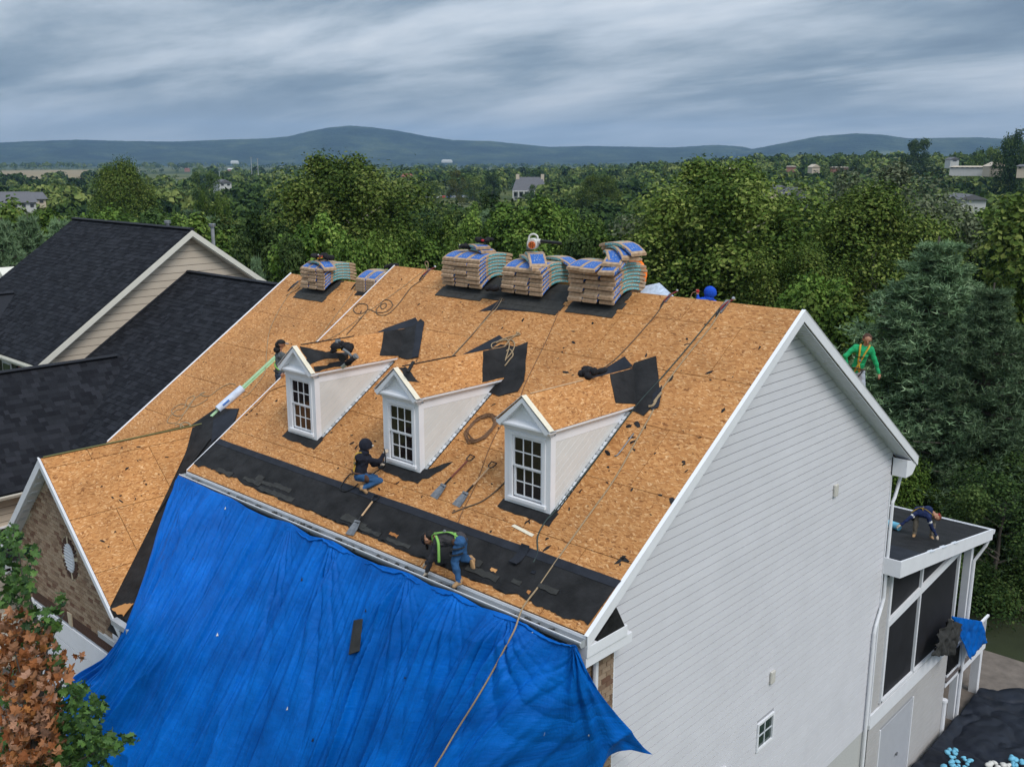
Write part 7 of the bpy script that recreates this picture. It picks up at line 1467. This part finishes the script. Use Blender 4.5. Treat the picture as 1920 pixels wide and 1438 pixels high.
    for H_, K_, A_, T_ in (('hl', 'kl', 'al', 'tl'), ('hr', 'kr', 'ar', 'tr')):
        R(g[H_], g[K_], .085*s, .060*s, 1); R(g[K_], mid(g[K_], g[A_], .4), .058*s, .056*s, 1); R(mid(g[K_], g[A_], .4), g[A_], .056*s, .042*s, 1); R(g[A_]+(g[A_]-g[T_])*.25, g[T_], .040*s, .032*s, 3); R(g[A_], g[A_]+(g[A_]-g[K_]).normalized()*.02*s, .041*s, .040*s, 3)
    me = remeshed(caps, vox); o = link('body', me, [m for m in mats[:6] if m is not None] if all(mats[:5]) else [m or mats[2] for m in mats], e)
    for q in (-1, 1): MB().ball(hd+fw*.083*s+sd_*q*.030*s+up*.012*s, .0068*s, 8).build('eye', MT['black'], e, smooth=True)
    MB().tube([hd+fw*.089*s-up*.046*s+sd_*.02*s, hd+fw*.094*s-up*.046*s, hd+fw*.089*s-up*.046*s-sd_*.02*s], .005*s, 5).build('mouth', LIP, e)
    return e, g, (up, fw, sd_)
def shell(c, r, up, fw, sd_, cut=None, n=18, seed=0, jit=.0):
    rnd = random.Random(seed); M3 = Matrix((sd_, fw, up)).transposed(); mb = MB(); r = Vector(r); V = []; F = []; h = 10; lim = cut if cut is not None else math.pi*.6
    for i in range(h+1):
        t = lim*i/h
        for k in range(n): a = 2*math.pi*k/n; q = 1+rnd.uniform(-jit, jit); V.append(c+M3 @ Vector((r.x*math.sin(t)*math.cos(a)*q, r.y*math.sin(t)*math.sin(a)*q, r.z*math.cos(t)*q)))
    for i in range(h):
        for k in range(n): F.append((i*n+k, (i+1)*n+k, (i+1)*n+(k+1) % n, i*n+(k+1) % n))
    return mb.add(V, F)
def hair(e, g, fr, m, s=1, jit=.05, back=.02, size=1.0):
    up, fw, sd_ = fr; c = g['head']-fw*back*s+up*.025*s; shell(c, (.090*s*size, .094*s*size, .090*s*size), (up-fw*.45).normalized(), (fw+up*.45).normalized(), sd_, math.pi*.58, 16, 3, jit).build('hair', m, e, smooth=True)
def cap(e, g, fr, m, brim, s=1, turn=0):
    up, fw, sd_ = fr; c = g['head']+up*.035*s; sh = shell(c, (.090*s, .098*s, .078*s), (up-fw*.12).normalized(), (fw+up*.12).normalized(), sd_, math.pi*.5).build('cap', m, e, smooth=True)
    q = fw*.09*s; p = [c+q*1+sd_*.065*s, c+q*1.75+sd_*.04*s, c+q*1.95, c+q*1.75-sd_*.04*s, c+q-sd_*.065*s]; MB().prism(p, up*.008).build('brim', brim, sh) if False else MB().prism(p, up*.008).build('brim', brim, e)
def hood(e, g, fr, m, s=1):
    up, fw, sd_ = fr; mb = shell(g['head']-fw*.012*s+up*.0*s, (.112*s, .118*s, .128*s), (up-fw*.75).normalized(), (fw+up*.75).normalized(), sd_, math.pi*.74, 18, 2, .02); mb.ball(g['neck']+up*.01-fw*.02, (.10*s, .095*s, .075*s), 12); mb.build('hood', m, e, smooth=True)
def strap(e, pts, m, r=.018, nm='harness_strap'): MB().tube(spline(pts, 5), r, 6, flat=.38).build(nm, m, e, smooth=True)
def harness(e, g, m, side, s=1, front=True):
    """straps laid on the torso surface on the side given by the unit vector `side`"""
    side = side.normalized(); ch, pv = g['chest'], g['pelvis']; ax = (ch-pv).normalized(); side = (side-ax*side.dot(ax)).normalized(); o = .125*s
    wl, wr = g['sl']*.55+g['sr']*.45, g['sr']*.55+g['sl']*.45; mid_ = (ch*.55+pv*.45)
    for a, b_ in ((g['sl'], g['hr']), (g['sr'], g['hl'])):
        t = g['neck']*.45+a*.55; q = (g['chest']+(a-g['chest'])*.35); lo = pv+(b_-pv)*.8
        strap(e, [t-side*.02*s+ax*.06*s, t+side*.09*s+ax*.03*s, q+side*o*.98, mid_+side*(o*1.02)+(a-g['chest'])*(.12), (mid_+pv)*.5+side*o*.98+(b_-pv)*.35, lo+side*.085*s], m)
    strap(e, [g['hl']+(g['hl']-g['hr'])*.35+ax*.04*s, (g['hl']+pv)*.5+side*.105*s+ax*.03*s, (g['hr']+pv)*.5+side*.105*s+ax*.03*s, g['hr']+(g['hr']-g['hl'])*.35+ax*.04*s], m)
    MB().ball(mid_+side*o*1.08+ax*.03, (.028, .028, .028), 8).build('buckle', MT['steel'], e)
V3 = Vector
# man standing behind the left dormer
e, g, fr = person('man in grey shirt and black cap standing left of the left dormer', (-10.27, 2.42, 1.1), dict(head=(526.5, 646, 0), neck=(525, 659, 0), chest=(526, 671, 0), pelvis=(524.5, 700, 0), sl=(521, 664.5, .14), sr=(530, 665, -.13), el=(520, 684, .17), er=(534, 682, -.17), wl=(525, 700, .10), wr=(531, 699, -.22), hl=(522.5, 704, .08), hr=(526, 704, -.08), kl=(524, 732, .08), kr=(528, 733, -.09), al=(521, 762, .06), ar=(524, 763, -.08), tl=(532, 766, .08), tr=(535, 767, -.09)), (GRY, JEAN2, SKIN, DARKB, None), s=.95, face=V3((.62, .75, .1)))
up, fw, sd_ = fr; cap(e, g, fr, HAIRK, GC, .98); MB().ball(g['neck']-fw*.06+up*.03, (.085, .085, .075), 12).build('hair', HAIRK, e, smooth=True); MB().ball(g['head']-fw*.055-up*.02, (.075, .065, .08), 12).build('hair', HAIRK, e, smooth=True)
strap(e, [g['pelvis']+V3((-.12, -.02, .06)), g['pelvis']+V3((-.02, -.125, .07)), g['pelvis']+V3((.10, -.08, .02))], MT['black'], .02); strap(e, [g['chest']+V3((-.12, -.05, -.10)), g['chest']+V3((-.02, -.13, -.16)), g['chest']+V3((.08, -.10, -.24))], LIME, .018)
# man kneeling at the middle dormer
e, g, fr = person('kneeling worker in a black hood and jeans with a yellow harness, at the middle dormer', (-5.6, .9, .55), dict(head=(687, 835, -.14), neck=(684, 850, -.17), chest=(681, 862, -.18), pelvis=(675, 888, -.22), sl=(690, 856, -.02), sr=(672, 858, -.30), el=(700, 872, .02), er=(711, 866, -.12), wl=(711, 871, .06), wr=(720, 851, .0), hl=(681, 892, -.12), hr=(673, 893, -.27), kl=(706, 897, .0), kr=(712, 901, -.18), al=(688, 906, -.20), ar=(680, 915, -.32), tl=(681, 911, -.25), tr=(687, 923, -.33)), (NAVY, JEAN, SKIN, BOOT, GLOVE), s=1.0, face=V3((.75, .62, .05)))
hood(e, g, fr, NAVY, .98); harness(e, g, YEL, V3((-.35, -.9, 0)), 1)
MB().ball(g['hr']*.5+g['kr']*.5+V3((.0, -.085, .02)), (.10, .04, .07), 10, Matrix.Rotation(.2, 3, 'Y')).build('tool_pouch', LEATH, e, smooth=True); MB().tube(spline([g['hl']+V3((.10, .08, .05)), g['pelvis']+V3((.05, -.12, .04)), g['pelvis']+V3((-.13, -.06, .04))], 4), .03, 6, flat=.5).build('tool_belt', LEATH, e); MB().ball(g['head']+fr[1]*.115+fr[2]*(-.03)+fr[0]*.02, .016, 8).build('head_lamp', MT['offwhite'], e)
MB().tube(spline([g['wr']+V3((0, 0, .10)), g['wr']+V3((.03, 0, .02)), g['wr']+V3((.06, -.02, -.08)), g['wr']+V3((.07, -.05, -.2)), g['wr']+V3((-.05, -.1, -.28)), g['wr']+V3((-.2, -.2, -.42))], 5), .011, 6).build('hose', MT['black'], e, smooth=True)
# man bent over the gutter
e, g, fr = person('worker in charcoal shirt and jeans bending over the front gutter, lime green harness', (-2.7, .2, .1), dict(head=(803, 1009, -.02), neck=(815, 1008, -.04), chest=(829, 1011, -.10), pelvis=(862, 1010, -.26), sl=(820, 1013, .05), sr=(821, 1018, -.19), el=(812, 1040, .12), er=(809, 1048, -.12), wl=(799, 1056, .18), wr=(800, 1072, .0), hl=(865, 1012, -.18), hr=(862, 1016, -.35), kl=(868, 1046, -.16), kr=(852, 1054, -.36), al=(884, 1049, -.16), ar=(861, 1090, -.46), tl=(890, 1064, -.20), tr=(851, 1099, -.50)), (CHAR, JEAN, SKIN, BOOT, GLOVE), s=1.02, face=V3((-.55, -.35, -.75)))
up, fw, sd_ = fr; cap(e, g, fr, HAIRK, HAIRK, 1.0); MB().ball(g['head']-fw*.04-up*.03, (.082, .082, .07), 12).build('hair', HAIRK, e, smooth=True)
harness(e, g, LIME, V3((-.05, -.35, .95)), 1.05); strap(e, [g['sr']*.5+g['chest']*.5+V3((-.02, -.06, .10)), g['chest']+V3((.10, -.17, .03)), g['chest']+V3((.14, -.20, -.10)), g['chest']+V3((.14, -.2, -.26))], LIME, .022)
for f_ in (.25, .55): p_ = g['hr']*(1-f_)+g['kr']*f_; MB().tube(spline([p_+V3((-.09, -.03, .0)), p_+V3((-.03, -.095, -.01)), p_+V3((.07, -.06, .01)), p_+V3((.09, .03, .02))], 4), .022, 6, flat=.5).build('leg_strap', MT['black'], e)
MB().ball(g['pelvis']+V3((.02, -.10, -.02)), (.08, .05, .06), 10).build('tool_pouch', LEATH, e, smooth=True)
d = (g['tl']-g['al']).normalized(); MB().ball(g['al']*.45+g['tl']*.55+V3((.035, -.05, .0)), (.05, .02, .10), 12, Matrix.Rotation(-.3, 3, 'Y')).build('boot_sole', mat('gum_sole', (.45, .27, .13), .8), e, smooth=True)
# man in green beyond the white gable
e, g, fr = person('man in bright green shirt and yellow harness behind the white gable, pointing down', (-.5, 9.0, 1.4), dict(head=(1626, 637, -.02), neck=(1623, 650, .02), chest=(1617, 664, .03), pelvis=(1606, 692, .06), sl=(1633, 655, -.02), sr=(1604, 651, .04), el=(1642, 680, -.06), er=(1584, 668, .02), wl=(1648, 701, -.10), wr=(1588, 690, .05), hl=(1613, 698, .04), hr=(1601, 697, .08), kl=(1617, 728, -.05), kr=(1602, 727, .03), al=(1614, 760, .05), ar=(1600, 758, .1), tl=(1616, 768, -.10), tr=(1600, 766, -.05)), (GRN, LJ, SKIN, BOOT, None), s=1.02, face=V3((.45, -.75, -.35)), hands=('point', 'open'), vox=.010)
hair(e, g, fr, HAIRB, 1.0, .07); harness(e, g, YEL, V3((.35, -.93, 0)), 1); strap(e, [g['chest']+V3((-.13, -.10, -.04)), g['chest']+V3((0, -.15, -.03)), g['chest']+V3((.12, -.05, -.04))], MT['black'], .02); strap(e, [g['hl']+V3((.1, -.03, .06)), g['pelvis']+V3((.03, -.13, .05)), g['hr']+V3((-.1, -.05, .06))], LEATH, .03, 'tool_belt'); strap(e, [g['hr']+V3((-.03, -.11, .03)), g['hr']*.5+g['hl']*.5+V3((.03, -.12, -.10)), g['hl']+V3((.08, -.08, .04))], MT['black'], .018)
# man in a blue hood behind the ridge
e, g, fr = person('worker in bright blue hood and grey backpack, head and shoulders above the ridge', (-2.58, 6.8, 2.8), dict(head=(1333, 549, 0), neck=(1331, 561, 0), chest=(1327, 570, 0), pelvis=(1325, 594, 0), sl=(1316, 563, -.03), sr=(1338, 566, .05), el=(1309, 571, -.05), er=(1342, 580, .06), wl=(1308, 553, .0), wr=(1335, 590, .12), hl=(1321, 600, 0), hr=(1330, 600, .06), kl=(1322, 625, .02), kr=(1331, 625, .1), al=(1321, 650, 0), ar=(1331, 650, .06), tl=(1324, 653, .1), tr=(1334, 653, .16)), (BLU, JEAN2, SKIN, DARKB, None), s=.95, face=V3((.75, .6, .05)))
hood(e, g, fr, BLU, 1.0); MB().box(g['chest']+V3((-.03, -.14, -.02)), (.22, .10, .24), Matrix.Rotation(.3, 3, 'Z')).build('backpack', MT['grey'], e, bevel=.02); MB().ball(g['wl']+V3((0, 0, .07)), .035, 8).build('red_grip', MT['red'], e); MB().tube(spline([g['wl']+V3((0, 0, .06)), g['wl']+V3((-.12, 0, .02)), g['wl']+V3((-.16, 0, -.15)), g['wl']+V3((-.17, 0, -.4))], 4), .010, 5).build('rope', MT['rope'], e)
# man in orange behind the tallest stack
e, g, fr = person('worker in orange mostly hidden behind the tallest bundle stack, one arm showing', (-3.45, 6.25, 2.8), dict(head=(1187, 477, .35), neck=(1188, 488, .33), chest=(1189, 500, .30), pelvis=(1188, 528, .28), sl=(1180, 493, .25), sr=(1199, 492, .12), el=(1178, 512, .3), er=(1210, 510, .0), wl=(1180, 528, .2), wr=(1208, 529, -.08), hl=(1184, 532, .25), hr=(1193, 532, .28), kl=(1184, 556, .25), kr=(1194, 556, .28), al=(1184, 580, .3), ar=(1194, 580, .3), tl=(1186, 583, .2), tr=(1196, 583, .2)), (ORG, KHK, SKIN, DARKB, GLOVE), s=.95, face=V3((.3, -.9, 0)))
cap(e, g, fr, MT['yellow'], MT['yellow'], 1.0)
# man bending on the porch roof
e, g, fr = person('worker in dark blue shirt and khaki trousers bending double on the porch roof', (-.62, 13.85, -2.9), dict(head=(1756, 968, -.10), neck=(1749, 961, -.06), chest=(1740, 957, -.02), pelvis=(1722, 957, .12), sl=(1717, 963, .0), sr=(1741, 970, -.22), el=(1704, 973, -.03), er=(1747, 989, -.26), wl=(1688, 984, -.05), wr=(1756, 1004, -.28), hl=(1716, 962, .12), hr=(1744, 966, .10), kl=(1717, 984, .02), kr=(1750, 984, .0), al=(1714, 1002, .03), ar=(1746, 1005, .0), tl=(1712, 1008, -.12), tr=(1750, 1013, -.10)), (NVY2, KHK, SKIN, BOOT, GLOVE, NVY2), s=1.02, face=V3((.6, -.5, -.6)))
hair(e, g, fr, mat('red_bandana', (.16, .05, .03), .8, .4, 30), 1.02, .02); harness(e, g, YEL, V3((-.2, -.65, .75)), 1); MB().ball(g['head']+fr[2]*-.085, (.02, .035, .035), 8).build('ear_guard', MT['red'], e)
MB().ball(g['hl']+V3((0, -.04, -.10)), (.09, .09, .09), 10).build('knee_pad', MT['black'], e, smooth=True)
for k_s in ('el', 'er'):
    p_ = g['s'+k_s[1]]*.55+g[k_s]*.45; MB().ball(p_, (.058, .058, .058), 10).build('white_cuff', WHT, e, smooth=True)
